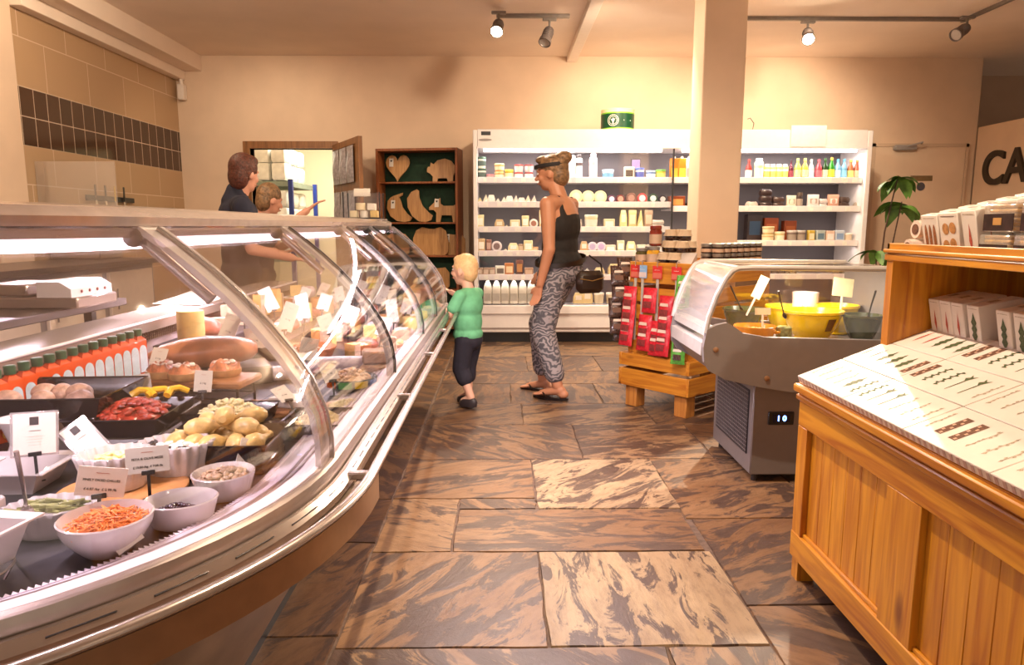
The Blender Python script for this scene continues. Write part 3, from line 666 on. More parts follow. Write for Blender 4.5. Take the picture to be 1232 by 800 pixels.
def mk_flat(w_, h, cols):
    g = G(); g.loft([[(w_/2*k*(1+.06*math.sin(3*a))*max(-.8, min(.8, math.cos(a)*1.1))*1.25, w_*.4*k*math.sin(a), h*t+.004*math.sin(2*a+t)) for a in [2*PI*i/16 for i in range(16)]] for t, k in ((0, .85), (.3, 1), (.7, 1), (1, .8))]); o = g.build('flat_pack', cm(cols[0], .3)); return o
def mk_jar(w_, h, cols):
    r = w_/2; g = G(); g.lathe([(r*.9, 0), (r, .004), (r, h*.7), (r*.85, h*.78)], 16); o = g.build('jar', mat('jar_'+cols[0], C_(cols[0]), .1, var=.1))
    g = G(); g.lathe([(r*.9, h*.78), (r*.92, h*.79), (r*.92, h), (r*.8, h+.001)], 16); g.build('lid', cm(cols[1]), o)
    if len(cols) > 2: g = G(); g.lathe([(r*1.012, h*.18), (r*1.012, h*.6)], 16, cap=False); g.build('paper_label', cm(cols[2]), o)
    return o
MK = dict(pot=mk_pot, bot=mk_bottle, tall=mk_tall, box=mk_box, rnd=mk_round, wed=mk_wedge, trp=mk_trap, car=mk_carton, mlk=mk_milk, pch=mk_pack, flt=mk_flat, jar=mk_jar)
KN = dict(pot=('tub', 'tub'), bot=('glass bottle', 'bottle'), tall=('plastic bottle', 'bottle'), box=('packet', 'packet'), rnd=('round cheese', 'cheese'), wed=('cheese wedge', 'cheese'), trp=('cheese piece', 'cheese'),
          car=('juice carton', 'carton'), mlk=('milk bottle', 'bottle'), pch=('pouch', 'pouch'), flt=('flat pack', 'packet'), jar=('jar', 'jar'))
NM = dict(pot='tub', bot='glass_bottle', tall='bottle', box='packet', rnd='round_cheese', wed='cheese_wedge', trp='cheese_piece', car='juice_carton', mlk='milk_bottle', pch='pouch', flt='flat_pack', jar='jar')
PXM = FY/FPX*1.0
def stock(spec, zs, where, group, dy=.16):
    """spec: list of (kind, centre px, width px, height px, colours, colour words[, stack])"""
    for k, it in enumerate(spec):
        kind, px, w_, h, cols, cw = it[:6]; n = it[6] if len(it) > 6 else 1
        Y = FY+dy; W = w_*(Y/FPX)*1.06; H_ = h*(Y/FPX)/n*1.08; X = at_y(px, 272, Y).x; o = None
        for q in range(n):
            if kind == 'rnd':
                if o is None: o = mk_round(W, H_, cols); r = o
                r.location = (X, Y+.02, zs+W/2+.001); r.rotation_euler = (math.radians(84), 0, 0); r.location.z = zs+W/2*math.sin(math.radians(84))+.004
            elif o is None: o = MK[kind](W, H_, cols); r = o; r.location = (X, Y, zs+.001); r.rotation_euler = (0, 0, math.radians(rnd.uniform(-5, 5)))
            else: r = dup(o, (X, Y, zs+.001+q*(H_+.002)), 0)
            lab = '%s %s on %s, %s from left' % (cw, KN[kind][0], where, ORD[k])
            if n > 1: lab = '%s %s on %s, %s stack from left, %s one' % (cw, KN[kind][0], where, ORD[k], ('lower', 'upper', 'topmost')[q] if n < 3 or q else 'bottom')
            r.name = NM[kind]; tag(r, lab, KN[kind][1], group)
L1 = [('pot', 580, 10, 24, ('e9e9d8', '2f5a44', '556a60'), 'white and green', 2), ('pot', 590, 9, 6, ('e8b0a8', 'd88890'), 'small pink'), ('pot', 601, 11, 17, ('f0a850', 'f4e0a0', 'fff4c8'), 'orange', 2),
      ('pot', 612.5, 10, 11, ('d8c020', 'e8d860', 'fff6c0'), 'yellow'), ('pot', 624, 10, 16, ('f4e8e0', 'c04038', 'fff0e8'), 'red-lidded', 2), ('pot', 636, 10, 16, ('f4e8e0', 'a03838', 'fff0e8'), 'dark-red-lidded', 2),
      ('pot', 649, 8, 12, ('8a8078', 'c8bcb0'), 'grey'), ('pot', 678, 10, 13, ('f4ecc8', 'f8f4e0'), 'cream'), ('tall', 687.5, 9, 26, ('f8f6f0', 'f0f0f0'), 'white'), ('tall', 695.5, 8, 27, ('f8f6f0', '403838', '706060'), 'dark-capped white'),
      ('tall', 712.5, 9, 28, ('fbf8f2', 'e8a8a0', 'f0c8c0'), 'pink-capped white'), ('pot', 730, 13, 11, ('f8fafa', 'b8d8e8', '80b8d8'), 'white and pale blue'), ('box', 755, 11, 14, ('e8e0c8', '484038'), 'cream and black'),
      ('pot', 768, 10, 13, ('f4f4f8', '5070c0', '4060b8'), 'blue and white'), ('pot', 781, 11, 10, ('7098d0', 'c8d8e8', 'f0f4f8'), 'light blue'), ('pot', 793, 11, 11, ('e0d040', '88c850', 'f0e880'), 'lime and yellow')]
stock(L1, ZL[0], 'top shelf left of pillar', 'tubs and bottles on the top chiller shelf')
R1a = [('car', 808.5, 8.6, 25, ('f0901c', 'f8d050', 'f8f0e0'), 'orange'), ('car', 817.5, 8.6, 25, ('f0901c', 'f8d050', 'f8f0e0'), 'orange'), ('car', 826.5, 8.4, 25, ('f6e4e0', 'f0b0a8', 'f4f0f0'), 'pink and white'), ('car', 835.5, 8.4, 25, ('f6e4e0', 'f0b0a8', 'f4f0f0'), 'pale pink')]
stock(R1a, ZR[0], 'top shelf beside the pillar', 'juice cartons on the top chiller shelf')
R1b = [('bot', 897.5, 7, 22, ('b03028', 'c84038', 'f0e8e0'), 'red'), ('tall', 909.5, 10, 23, ('f4ecd0', 'f8f4f0', 'e8d8a0'), 'large cream')]
R1b += [('tall', 919+7.2*k, 7, 17, ('f0d470', 'f4f0e8', 'f8f4e8'), 'yellow') for k in range(4)]
R1b += [('bot', 947.5, 5.5, 21, ('602038', '401828', 'a05060'), 'dark purple'), ('bot', 955.5, 7.5, 23, ('d8c858', 'e8d870', 'f0e8a0'), 'pale yellow'), ('bot', 964, 7.5, 23, ('e0b850', 'f0d870', 'f4e8b0'), 'amber yellow'), ('bot', 971.5, 6.5, 22, ('c8c4bc', 'e8e0c0', 'f0e8e8'), 'clear'),
        ('bot', 980.5, 7.5, 22, ('b84048', 'c85058', 'e07078'), 'red-pink'), ('bot', 988, 7, 23, ('204018', '285020', 'd8e0c0'), 'dark green'), ('bot', 995.5, 7.5, 24, ('287818', 'd0a040', 'e8e050'), 'green'),
        ('bot', 1003, 7, 22.5, ('70a0b8', '5090b0', 'c8e8f8'), 'blue'), ('bot', 1010.5, 7, 22.5, ('70a0b8', '5090b0', '90d0f0'), 'blue'), ('bot', 1018.5, 7, 21.5, ('a05828', 'd8a850', 'f0d880'), 'amber'), ('bot', 1026, 7, 21.5, ('a04828', 'c89048', 'f0c8a8'), 'amber'), ('bot', 1034.5, 7, 21.5, ('783c20', 'a07040', 'c0b8a0'), 'brown')]
stock(R1b, ZR[0], 'top shelf right of pillar', 'bottles on the top chiller shelf')
L2 = []
r5 = random.Random(5); px = 577
while px < 645:
    L2.append((r5.choice(['wed', 'trp', 'wed']), px, 8.5, r5.uniform(6, 11), (r5.choice(['f4e8c8', 'f8eed8', 'e8d8a0', 'f0e4d0']), 'fffaf0'), 'pale')); px += 7.2
L2 += [('rnd', 692.5, 15, 0, ('f0e0a8', 'f8f0c8'), 'large cream'), ('rnd', 707, 14.5, 0, ('f0e2ac', 'f4ecc8'), 'large cream'), ('rnd', 721.5, 14.5, 0, ('f0e2ac', 'f4ecc8'), 'large cream'), ('rnd', 735, 9.5, 0, ('704060', 'f4f0f0'), 'small purple'), ('rnd', 745.5, 10, 0, ('7a2830', 'c8a088'), 'small dark red'),
       ('rnd', 758.5, 12, 0, ('7a5048', 'b08878'), 'brown'), ('rnd', 771.5, 11.5, 0, ('c83040', 'f0e0e0'), 'red'), ('rnd', 784.5, 11, 0, ('2c5038', 'e8f0e8'), 'green'), ('rnd', 796, 9.5, 0, ('302830', 'e0dcd8'), 'black')]
stock(L2, ZL[1], 'second shelf of left chiller', 'cheeses on the second chiller shelf')
stock([('box', 812.5, 17, 13, ('9a4a18', 'e8a860'), 'orange-brown'), ('flt', 829.5, 13, 5, ('503830',), 'dark', 3)], ZR[1], 'second shelf beside the pillar', 'packs beside the pillar')
R2 = [('flt', 903, 12, 7, ('d8c8b8',), 'pale'), ('flt', 919, 13, 20, ('4a3a38', ), 'dark', 3), ('flt', 934, 13, 12, ('5a4640', ), 'brown', 2), ('pch', 950, 11, 14, ('f0e0c8', 'b0a088'), 'cream'), ('jar', 960, 7, 17, ('483c38', '6a5c50', 'b0a090'), 'dark'), ('pch', 976, 13, 15, ('f0e0d8', 'c0a898'), 'white'),
      ('flt', 988, 9, 10, ('d8ccc4',), 'white', 2), ('pch', 1000, 13, 15, ('d8a890', 'f4ece0'), 'pinkish'), ('flt', 1013, 11, 12, ('5a4840',), 'brown', 2), ('flt', 1032, 12, 6, ('c8b8a8',), 'pale')]
stock(R2, ZR[1], 'second shelf right of pillar', 'packs on the second chiller shelf')
L3 = [('box', 577, 9.5, 15, ('e8d8a0', 'f8f0d8'), 'tall cream'), ('trp', 601, 11, 10, ('c8a870', 'f0e8c8'), 'tan-rinded'), ('wed', 609, 7, 4, ('e8d8b0', 'fff8e8'), 'low pale'), ('box', 619.5, 11, 9.5, ('ead8a4', 'fffae8'), 'cream'), ('box', 632, 8, 14, ('e8d8a0', 'fffae8'), 'upright cream'), ('rnd', 642, 10, 0, ('f0e8d8', 'a06850'), 'small labelled'),
      ('box', 652, 6, 20, ('e8c890', 'fff0d8'), 'tall narrow'), ('box', 696, 7, 10, ('b8a898', 'e8e0d0'), 'grey'), ('pot', 711, 15, 15, ('f0e4b0', 'f8f0d0', 'f8f4e0'), 'large cream'), ('box', 732.5, 12, 10.5, ('e8d8a8', 'f8f4e8'), 'low cream'), ('trp', 749.5, 8, 20, ('ecdc98', 'f8f4d0'), 'tall yellow'), ('box', 760.5, 8.5, 20, ('e4c888', 'f0e8c0'), 'tall tan'), ('wed', 769.5, 8.5, 20, ('ecd890', 'f8f4d0'), 'tall yellow'),
      ('box', 779.5, 9, 20, ('b89878', 'e0d0b0'), 'tall brown'), ('flt', 791, 14, 9, ('e8dccc',), 'white', 2)]
stock(L3, ZL[2], 'third shelf of left chiller', 'cheeses on the third chiller shelf')
L4 = [('box', 579, 8, 15, ('c8a878', 'f4ecd8'), 'tall cream'), ('box', 588, 6, 14, ('8a5a48', 'c0a090'), 'narrow brown'), ('rnd', 597.5, 12, 0, ('d8c8c0', '705048'), 'dark-labelled'), ('wed', 607.5, 8, 4, ('e8d8b8', 'fff8e8'), 'low pale'), ('trp', 617.5, 12, 10, ('e8d4a0', 'fffae8'), 'cream'), ('box', 627, 6, 9, ('b89878', 'e0c8a8'), 'tan'), ('box', 635.5, 10, 13, ('e8d8a0', 'fffae8'), 'upright cream'), ('box', 644, 7, 6, ('d8a878', 'f0d8b0'), 'low orange'),
      ('trp', 703, 9, 12, ('d8b080', 'f4ecd8'), 'tan'), ('rnd', 713, 11, 0, ('e0d4d4', 'b8a8c0'), 'white'), ('rnd', 723.5, 11, 0, ('e0d4d8', 'c0a8c8'), 'lilac-labelled'), ('box', 735, 11, 8, ('e8dcc0', 'fffaf0'), 'low cream'), ('box', 747, 8, 13, ('ecdcb0', 'fffaf0'), 'upright cream'), ('trp', 759.5, 11, 12, ('e8d8a0', 'fffaf0'), 'cream'), ('box', 772, 10, 8.5, ('e8dcc0', 'fffaf0'), 'low cream'), ('box', 783, 9, 8.5, ('e8dcc0', 'fffaf0'), 'low cream'), ('box', 794, 10, 9, ('e4d4b8', 'fff4e8'), 'low tan')]
stock(L4, ZL[3], 'fourth shelf of left chiller', 'cheeses on the fourth chiller shelf')
L5 = [('box', 577+7.5*k, 7, 9, ('b09078', 'd8c0a8'), 'small brown') for k in range(3)]+[('box', 601.5, 10.5, 11, ('e8e0c8', '706050'), 'white'), ('box', 612.5, 10, 14, ('b87028', 'f0d0a0'), 'orange'), ('box', 625, 8, 17.5, ('704838', 'c08850'), 'tall brown'), ('box', 636.5, 10, 9, ('b08868', 'd8b898'), 'tan'),
      ('wed', 706, 14, 8, ('e8e0d0', 'fffaf0'), 'low white'), ('trp', 722, 12, 9, ('d8c090', 'f4e8c8'), 'yellowish'), ('trp', 740, 14, 13, ('e0c890', 'f4ecd0'), 'yellowish'), ('box', 755, 10, 10, ('d8c8a8', 'f4ecd8'), 'cream'), ('box', 768, 10, 10, ('d8c8a8', 'f4ecd8'), 'cream')]
stock(L5, ZL[4], 'fifth shelf of left chiller', 'packs on the fifth chiller shelf')
L6 = [('mlk', 586.5+10.6*k, 9.8, 27.5, ('c8c0b0', 'f4ecd8' if k != 1 else '2848b0'), 'white-capped' if k != 1 else 'blue-capped') for k in range(7)]+[('trp', 697, 12, 12, ('e0c890', 'fff4e0'), 'yellow'), ('trp', 708, 12, 15, ('e8d098', 'fff4e0'), 'pale yellow'), ('pot', 722, 12, 12, ('e0d0b0', 'fff4e0'), 'cream'), ('pot', 737, 12, 12, ('e0d0b0', 'fff4e0'), 'cream'), ('pot', 752, 12, 12, ('d0b898', 'fff4e0'), 'tan')]
stock(L6, .376, 'bottom deck of left chiller', 'milk and tubs on the bottom chiller deck', .14)
R3 = [('box', 906, 17, 30, ('40302c', '405870'), 'dark blue and brown'), ('box', 926, 16, 26, ('a85020', 'c87040'), 'orange'), ('box', 949, 14, 23, ('9a4a20', 'b86838'), 'orange-brown')]
stock(R3, ZR[2], 'third shelf right of pillar, at back', 'boxes at the back of the third chiller shelf', .34)
R3 = [('pot', 924.5, 13, 17, ('e8c888', 'f8e8b8', 'fff0c8'), 'cream', 2), ('pot', 938, 12, 11.5, ('e8d090', 'f8e8c0', 'fff4d8'), 'cream'), ('pot', 953, 11, 13, ('88746a', 'c8bcb0', 'b0a090'), 'clear-lidded brown'), ('pot', 964, 10, 13, ('907c70', 'd0c4b8', 'b0a090'), 'clear-lidded tan'), ('box', 976, 7.5, 13, ('d8b850', 'f8e8c0'), 'yellow-labelled'), ('box', 987, 9.5, 13, ('c0c8c0', '708898'), 'greyish'), ('box', 998.5, 9.5, 12.5, ('e8c8b0', 'fff0e8'), 'pale pink'), ('box', 1010, 10, 13, ('d0d8e0', '90a8c8'), 'pale blue'), ('pot', 1021, 9, 10, ('e8d4b8', 'f8e8d8'), 'cream'), ('pot', 1033.5, 9, 10, ('c0b0a8', 'e0d4c8'), 'greyish')]
stock(R3, ZR[2], 'third shelf right of pillar, at front', 'tubs on the third chiller shelf', .14)
stock([('jar', 918+8*k, 7, 14, ('2c2018', '3c3028', '6a5a4a'), 'dark') for k in range(6)]+[('jar', 1010+9*k, 8, 14, ('4a3c30', '5a4c40', '8a7a60'), 'brown') for k in range(3)], ZR[3], 'fourth shelf right of pillar', 'jars on the fourth chiller shelf', .14)
# framed easel card on the top shelf
g = G(); g.box(-.048, -.004, 0, .048, .004, .10, .002); o = g.build('easel_card', m_blk, None, (at_y(765, 200, FY+.26).x, FY+.26, 1.60+.115)); tag(o, 'small black framed card standing behind the blue tubs on the top shelf', 'sign')
g = G(); g.box(-.04, -.0055, .008, .04, -.004, .092); g.build('card_face', cm('8878a0'), o, smooth=0); g = G(); g.box(-.008, 0, -.114, .008, .004, .002); g.build('card_stand', m_blk, o, smooth=0)
# paper notice on the header and the catering tub on top
g = G(); g.box(2.77+.0, FY-.016, 1.905, 3.11, FY-.012, 2.105); o = g.build('paper_notice', cm('fdf8f0')); tag(o, 'white paper notice taped on the chiller header right of the pillar', 'notice')
g = G(); R_ = .165
g.lathe([(R_*.98, 0), (R_, .01), (R_, .22), (R_*.97, .225)], 36); tb = g.build('catering_tub', cm('f8ecc0'), None, (at_y(743, 140, 7.3).x, 7.3, 2.07)); tag(tb, 'round cream catering tub with a green printed band on top of the wall chiller', 'tub')
g = G(); g.lathe([(R_*1.004, .04), (R_*1.006, .175)], 36, cap=False); g.build('green_band', mat('green_band', (.003, .06, .024), .4), tb)
g = G(); g.lathe([(R_*1.005, .03), (R_*1.005, .04)], 36, cap=False); g.lathe([(R_*1.005, .175), (R_*1.005, .187)], 36, cap=False); g.build('lime_line', cm('90d840'), tb)
g = G(); g.mi = 0
for rr0, rr1 in ((.050, .056), (.0, .040)):
    pass
def onband(pts2, off): return [((R_*1.006+off)*math.sin(u/R_+TA), -(R_*1.006+off)*math.cos(u/R_+TA), .1075+v) for u, v in pts2]
TA = -.42; g = G(); n = 28
for r0, r1 in ((.050, .056), (.036, .041)):
    a_ = onband([(r0*math.cos(q), r0*math.sin(q)) for q in [2*PI*i/n for i in range(n)]], .0012); b_ = onband([(r1*math.cos(q), r1*math.sin(q)) for q in [2*PI*i/n for i in range(n)]], .0012)
    g.add(a_+b_, [(i, (i+1) % n, n+(i+1) % n, n+i) for i in range(n)])
tree = [(-.006, -.036), (.006, -.036), (.007, -.015), (.018, .008), (.028, .02), (.012, .012), (.0, .028), (-.010, .010), (-.028, .018), (-.018, .004), (-.006, -.015)]
g.add(onband(tree, .0013), [tuple(range(len(tree)))]); g.build('emblem', cm('f4f4ec'), tb, smooth=0)
TA = .42; g = G(); g.add(onband([(-.035, -.004), (.05, -.004), (.05, .003), (-.035, .005)], .0013), [(0, 1, 2, 3)]); g.build('printed_word', cm('d8e8d8'), tb, smooth=0)
g = G(); g.tube([(0, 0, .015), (.03, 0, .018), (.1, 0, .008)], .007); g.ball((0, 0, .014), .014); tag(g.build('cable_end', m_blk, None, (at_y(766, 150, 7.2).x, 7.2, 2.069)), 'small black cable end lying on the chiller beside the green tub', 'cable')
g = G(); g.lathe([(.05, 0), (.055, .01), (.05, .20), (.02, .215)], 20); tag(g.build('speaker', m_blk, None, (at_y(838, 140, 7.2).x-.0, 7.2, 2.069)), 'black cylinder speaker on the chiller half behind the pillar', 'speaker')
g = G(); g.tube([(0, 0, .006), (.06, 0, .03), (.07, 0, .09), (.03, 0, .14), (.005, 0, .13)], .004); tag(g.build('cable', m_blk, None, (at_y(899, 140, 7.2).x, 7.2, 2.068)), 'thin black looped cable rising from the chiller right of the pillar', 'cable')

# ------------------------------------------------------------------ ceiling tracks and spotlights
m_trk = mat('track_grey', (.22, .19, .17), .4, .3); m_head = mat('lamp_head', (.16, .13, .12), .4, .4)
def track(x0, x1, y, label):
    g = G(); g.box(x0, y-.018, CZ-.03, x1, y+.018, CZ, .003); tag(g.build('ceiling_track', m_trk), label, 'track')
track(-.05, .57, 6.3, 'short grey lamp track on the ceiling left of the pillar'); track(1.9, 4.0, 6.35, 'long grey lamp track on the ceiling right of the pillar')
g = G(); g.box(-.016, 0, -.03, .016, 1.6, 0, .003); tag(g.build('ceiling_track', m_trk, None, (3.98, 4.8, CZ)), 'grey lamp track running towards the camera at the top right', 'track')
def spot_head(loc, rot, label, on, power=0, tgt=None):
    r = empty('track_spotlight', loc, rot=(0, 0, 0)); tag(r, label, 'spotlight', 'track spotlights on the ceiling')
    g = G(); g.cyl((0, 0, 0), (0, 0, -.09), .010); g.box(-.06, -.018, -.022, .06, .018, -.0, .004); g.build('stem', m_trk, r)
    h = G(); h.lathe([(.035, .0), (.042, -.01), (.042, -.03)]+sum([[(.046, -.035-.014*k), (.040, -.040-.014*k)] for k in range(5)], [])+[(.052, -.12), (.054, -.155), (.046, -.155), (.04, -.135)], 22)
    hd = h.build('lamp_head', m_head, r, (0, 0, -.09)); hd.rotation_euler = rot
    g = G(); g.lathe([(.0445, -.142), (.0445, -.147)], 20)
    g.build('lamp_lens', mat('lit_lens', (1, .9, .7), .3, emit=120, ecol=(1, .86, .62)) if on else mat('unlit_lens', (.5, .45, .4), .15), hd)
    if on:
        e = Matrix.Translation(Vector(loc)+Vector((0, 0, -.09))) @ __import__('mathutils').Euler(rot).to_matrix().to_4x4()
        p = e @ Vector((0, 0, -.17)); lamp('ceiling_spot_light', 'SPOT', p, power, WARM, .045, tgt or tuple(e @ Vector((0, 0, -2))), 120, .5)
    return r
spot_head((-.03, 6.15, CZ-.02), (math.radians(-48), math.radians(10), 0), 'lit spotlight at the left end of the short ceiling track', True, 130, (1.2, 5.3, 1.2))
spot_head((.40, 6.3, CZ-.03), (math.radians(-28), math.radians(20), 0), 'unlit grey spotlight hanging from the short ceiling track', False)
spot_head((2.62, 6.35, CZ-.03), (math.radians(-50), math.radians(22), 0), 'brilliantly lit spotlight on the long ceiling track right of pillar', True, 420, (1.2, 2.4, 0))
spot_head((3.90, 6.2, CZ-.03), (math.radians(-20), math.radians(58), 0), 'unlit grey spotlight at the right end of the long track', False)
# added spots without fixtures, brightening the back wall above the chiller
lamp('wall_wash', 'SPOT', (1.2, 6.6, 2.75), 34, WARM, .05, (1.3, 7.8, 2.0), 105, .8)
lamp('wall_wash', 'SPOT', (2.9, 6.6, 2.75), 34, WARM, .05, (2.9, 7.8, 2.0), 105, .8)

# ------------------------------------------------------------------ pine display counter at the right
m_pz = wood('pine_upright', (.40, .115, .004), (.66, .285, .016), 'z', .8); m_py = wood('pine_long', (.38, .11, .004), (.64, .275, .016), 'y', .8)
m_px = wood('pine_across', (.38, .11, .004), (.64, .275, .016), 'x', .8)
CB0, CB1, CXF = .25, 2.205, .955                     # y range and x of the front
pc = empty('pine_display_counter', (0, 0, 0)); tag(pc, 'honey pine panelled display counter with sloping top in the right foreground', 'counter')
yst = [(2.205, 2.14), (1.67, 1.525), (1.05, .905), (.43, .25)]
for a, b in yst: g = G(); g.box(CXF, b, .075, CXF+.03, a, .515, .002); g.build('stile', m_pz, pc)
g = G(); g.box(CXF-.003, CB0, .072, CXF+.03, CB1+.001, .158, .003); g.build('bottom_rail', m_py, pc); g = G(); g.box(CXF-.0005, CB0, .515, CXF+.03, CB1, .60, .003); g.build('top_rail', m_py, pc)
for (a, b), (c, d) in zip(yst, yst[1:]):
    n = 6; w_ = (b-c)/n
    for k in range(n): g = G(); g.box(CXF+.018, c+k*w_+.0008, .15, CXF+.03, c+(k+1)*w_-.0008, .52, .0012); g.build('plank', m_pz, pc)
    g = G(); g.box(CXF+.008, c, .158, CXF+.018, b, .170, .002); g.build('panel_bead', m_py, pc)
for z0, z1, o_ in ((.600, .618, .012), (.618, .628, .006), (.628, .652, .022)):
    g = G(); g.box(CXF-o_, CB0, z0, CXF+.05, CB1+.005, z1, .004); g.build('moulding', m_py, pc)
g = G(); g.box(CXF+.03, CB1-.03, .075, 1.80, CB1, .652, .002); g.build('end_panel', m_pz, pc)
for y in (CB1-.05, .4): g = G(); g.box(CXF+.005, y, 0, CXF+.06, y+.045, .076); g.build('leg', m_pz, pc, smooth=0)
g = G(); g.box(CXF+.08, CB0, 0, CXF+.10, CB1-.06, .08); g.build('toe_board', mat('toe_dark', (.06, .03, .015), .8), pc, smooth=0)
# sloping top board + triangular support
g = G(); g.prism([(CXF-.005, .652), (1.80, .652), (1.80, .84), (1.38, .822), (CXF-.005, .655)], CB0, CB1, 'xz'); g.build('sloping_top', m_py, pc, smooth=0)
# upper shelf unit on the counter
us = empty('pine_shelf_unit', (1.2, 0, 0)); tag(us, 'pine shelf box standing on the display counter, open towards the aisle', 'shelf')
SX = 1.2
g = G(); g.prism([(0, .7475), (.60, .835), (.60, 1.05), (0, 1.05)], 2.165, 2.2, 'xz'); g.build('side_panel', m_pz, us, smooth=0)
g = G(); g.box(0, CB0, 1.045, .60, 2.2, 1.058); g.box(0, CB0, 1.058, .012, 2.205, 1.098, .002); g.box(0, 2.19, 1.058, .6, 2.205, 1.098, .002); g.build('top_board', m_py, us)
g = G(); g.box(-.012, CB0, 1.068, 0, 2.208, 1.080, .003); g.box(-.006, CB0, 1.045, 0, 2.206, 1.066, .002); g.build('fascia_bead', m_py, us)
g = G(); g.box(.585, CB0, .835, .60, 2.165, 1.045); g.build('back_board', m_pz, us, smooth=0)
# printed cards/boxes covering the slope: laid rows of cartons
sl = math.atan2(.822-.655, 1.38-.95)
m_cw = mat('white_carton', (.74, .66, .59), .4, var=.03); m_cs = mat('striped_edge', (.55, .38, .33), .5)
def lay(y0, y1, s0, s1, label, kind):
    r = empty('product_carton', (.945+s0*math.cos(sl), y0, .6585+s0*math.sin(sl)), rot=(0, -sl, 0)); tag(r, label, 'carton', 'flat printed cartons on the sloping counter top')
    L_, W_ = s1-s0, y1-y0
    g = G(); g.box(.001, .001, 0, L_-.001, W_-.001, .022, .0015); g.build('carton_body', m_cw, r)
    if kind[0] == 'edge' or s0 < .01:
        g = G(); n = int(W_/.022)
        for k in range(0, n, 1): g.box(0, k*W_/n+.003, .002, .0008, k*W_/n+.012, .020)
        g.build('edge_stripes', m_cs, r, smooth=0)
    return r, L_, W_
m_grn = mat('print_green', (.07, .09, .03), .6, var=.5, scale=200); m_brn = mat('print_brown', (.13, .05, .025), .6, var=.5, scale=250); m_red = mat('print_red', (.45, .08, .05), .6, var=.3, scale=200); m_tan = mat('print_tan', (.42, .33, .24), .6, var=.4, scale=200)
def motif(r, cx, cy, kind, L_):
    """small printed product picture lying on the carton, long axis along local x"""
    g = G(); z = .0226; rr = random.Random(int(cx*1e4+cy*1e3)); g.T = Matrix.Translation((cx, cy, 0)) @ Matrix.Diagonal((1.25, 1.7, 1, 1)) @ Matrix.Translation((-cx, -cy, 0))
    if kind == 'chilli':
        pts = []; n = 8
        for k in range(n+1): t = k/n; pts.append((cx-.03+.06*t, cy+.0035*math.sin(PI*t)))
        for k in range(n, -1, -1): t = k/n; pts.append((cx-.03+.06*t, cy-.002*math.sin(PI*t)))
        g.add([(a, b, z) for a, b in pts], [tuple(range(len(pts)))]); m = m_red
    elif kind == 'leaf':
        pts = [(cx-.033, cy)]
        for k in range(9): t = k/8; pts.append((cx-.022+.055*t, cy+.0085*math.sin(PI*min(1, .15+t*.9))*(1 if k % 2 else .55)))
        for k in range(8, -1, -1): t = k/8; pts.append((cx-.022+.055*t, cy-.0085*math.sin(PI*min(1, .15+t*.9))*(1 if k % 2 else .55)))
        c0 = (cx, cy, z); vs = [c0]+[(a, b, z) for a, b in pts]; n = len(pts); g.add(vs, [(0, 1+i, 1+(i+1) % n) for i in range(n)]); m = m_grn
    elif kind == 'bar':
        g.add([(cx-.032, cy-.007, z), (cx+.032, cy-.007, z), (cx+.032, cy+.007, z), (cx-.032, cy+.007, z)], [(0, 1, 2, 3)]); m = m_brn
        h = G(); h.T = g.T
        for k in range(6): a = cx-.027+.010*k; b = cy+(.003 if k % 2 else -.003); h.add([(a-.003, b-.002, z+.0003), (a+.003, b-.002, z+.0003), (a+.003, b+.002, z+.0003), (a-.003, b+.002, z+.0003)], [(0, 1, 2, 3)])
        h.build('printed_dots', cm('e0b8a0'), r, smooth=0)
    elif kind == 'twig':
        n = 9
        for k in range(n):
            a = cx-.03+.06*k/(n-1); s_ = 1 if k % 2 else -1; g.add([(a-.004, cy, z), (a+.004, cy, z), (a+.002, cy+s_*.006, z), (a-.001, cy+s_*.006, z)], [(0, 1, 2, 3)])
        g.add([(cx-.033, cy-.0012, z), (cx+.033, cy-.0012, z), (cx+.033, cy+.0012, z), (cx-.033, cy+.0012, z)], [(0, 1, 2, 3)]); m = m_grn
    elif kind == 'onion':
        g.add([(cx-.035, cy-.0008, z), (cx+.012, cy-.0015, z), (cx+.012, cy+.0015, z), (cx-.035, cy+.0008, z)], [(0, 1, 2, 3)])
        pts = [(cx+.006, cy), (cx+.018, cy+.009), (cx+.024, cy+.004), (cx+.034, cy+.008), (cx+.026, cy), (cx+.033, cy-.006), (cx+.02, cy-.003)]
        g.add([(a, b, z) for a, b in pts], [tuple(range(7))]); m = m_grn
    else:
        for k in range(7):
            a = cx-.028+.056*k/6; b = cy+rr.uniform(-.003, .003); g.add([(a-.004, b, z), (a, b-.002, z), (a+.004, b, z), (a, b+.002, z)], [(0, 1, 2, 3)])
        g.add([(cx-.033, cy-.0006, z), (cx+.033, cy-.0006, z), (cx+.033, cy+.0006, z), (cx-.033, cy+.0006, z)], [(0, 1, 2, 3)]); m = m_tan
    g.build('printed_picture', m, r, smooth=0)
seqs = [['tan', 'tan', 'tan', 'chilli', 'leaf', 'twig', 'twig', 'onion', 'onion', 'faint', 'faint', 'faint', 'faint', 'bar', 'bar'], ['chilli', 'chilli', 'leaf', 'leaf', 'leaf', 'bar', 'bar', 'twig', 'twig', 'onion', 'onion', 'faint', 'faint', 'faint', 'faint'], ['chilli', 'chilli', 'chilli', 'leaf', 'leaf', 'leaf', 'bar', 'bar', 'twig', 'twig', 'onion', 'onion', 'faint', 'faint', 'faint']]
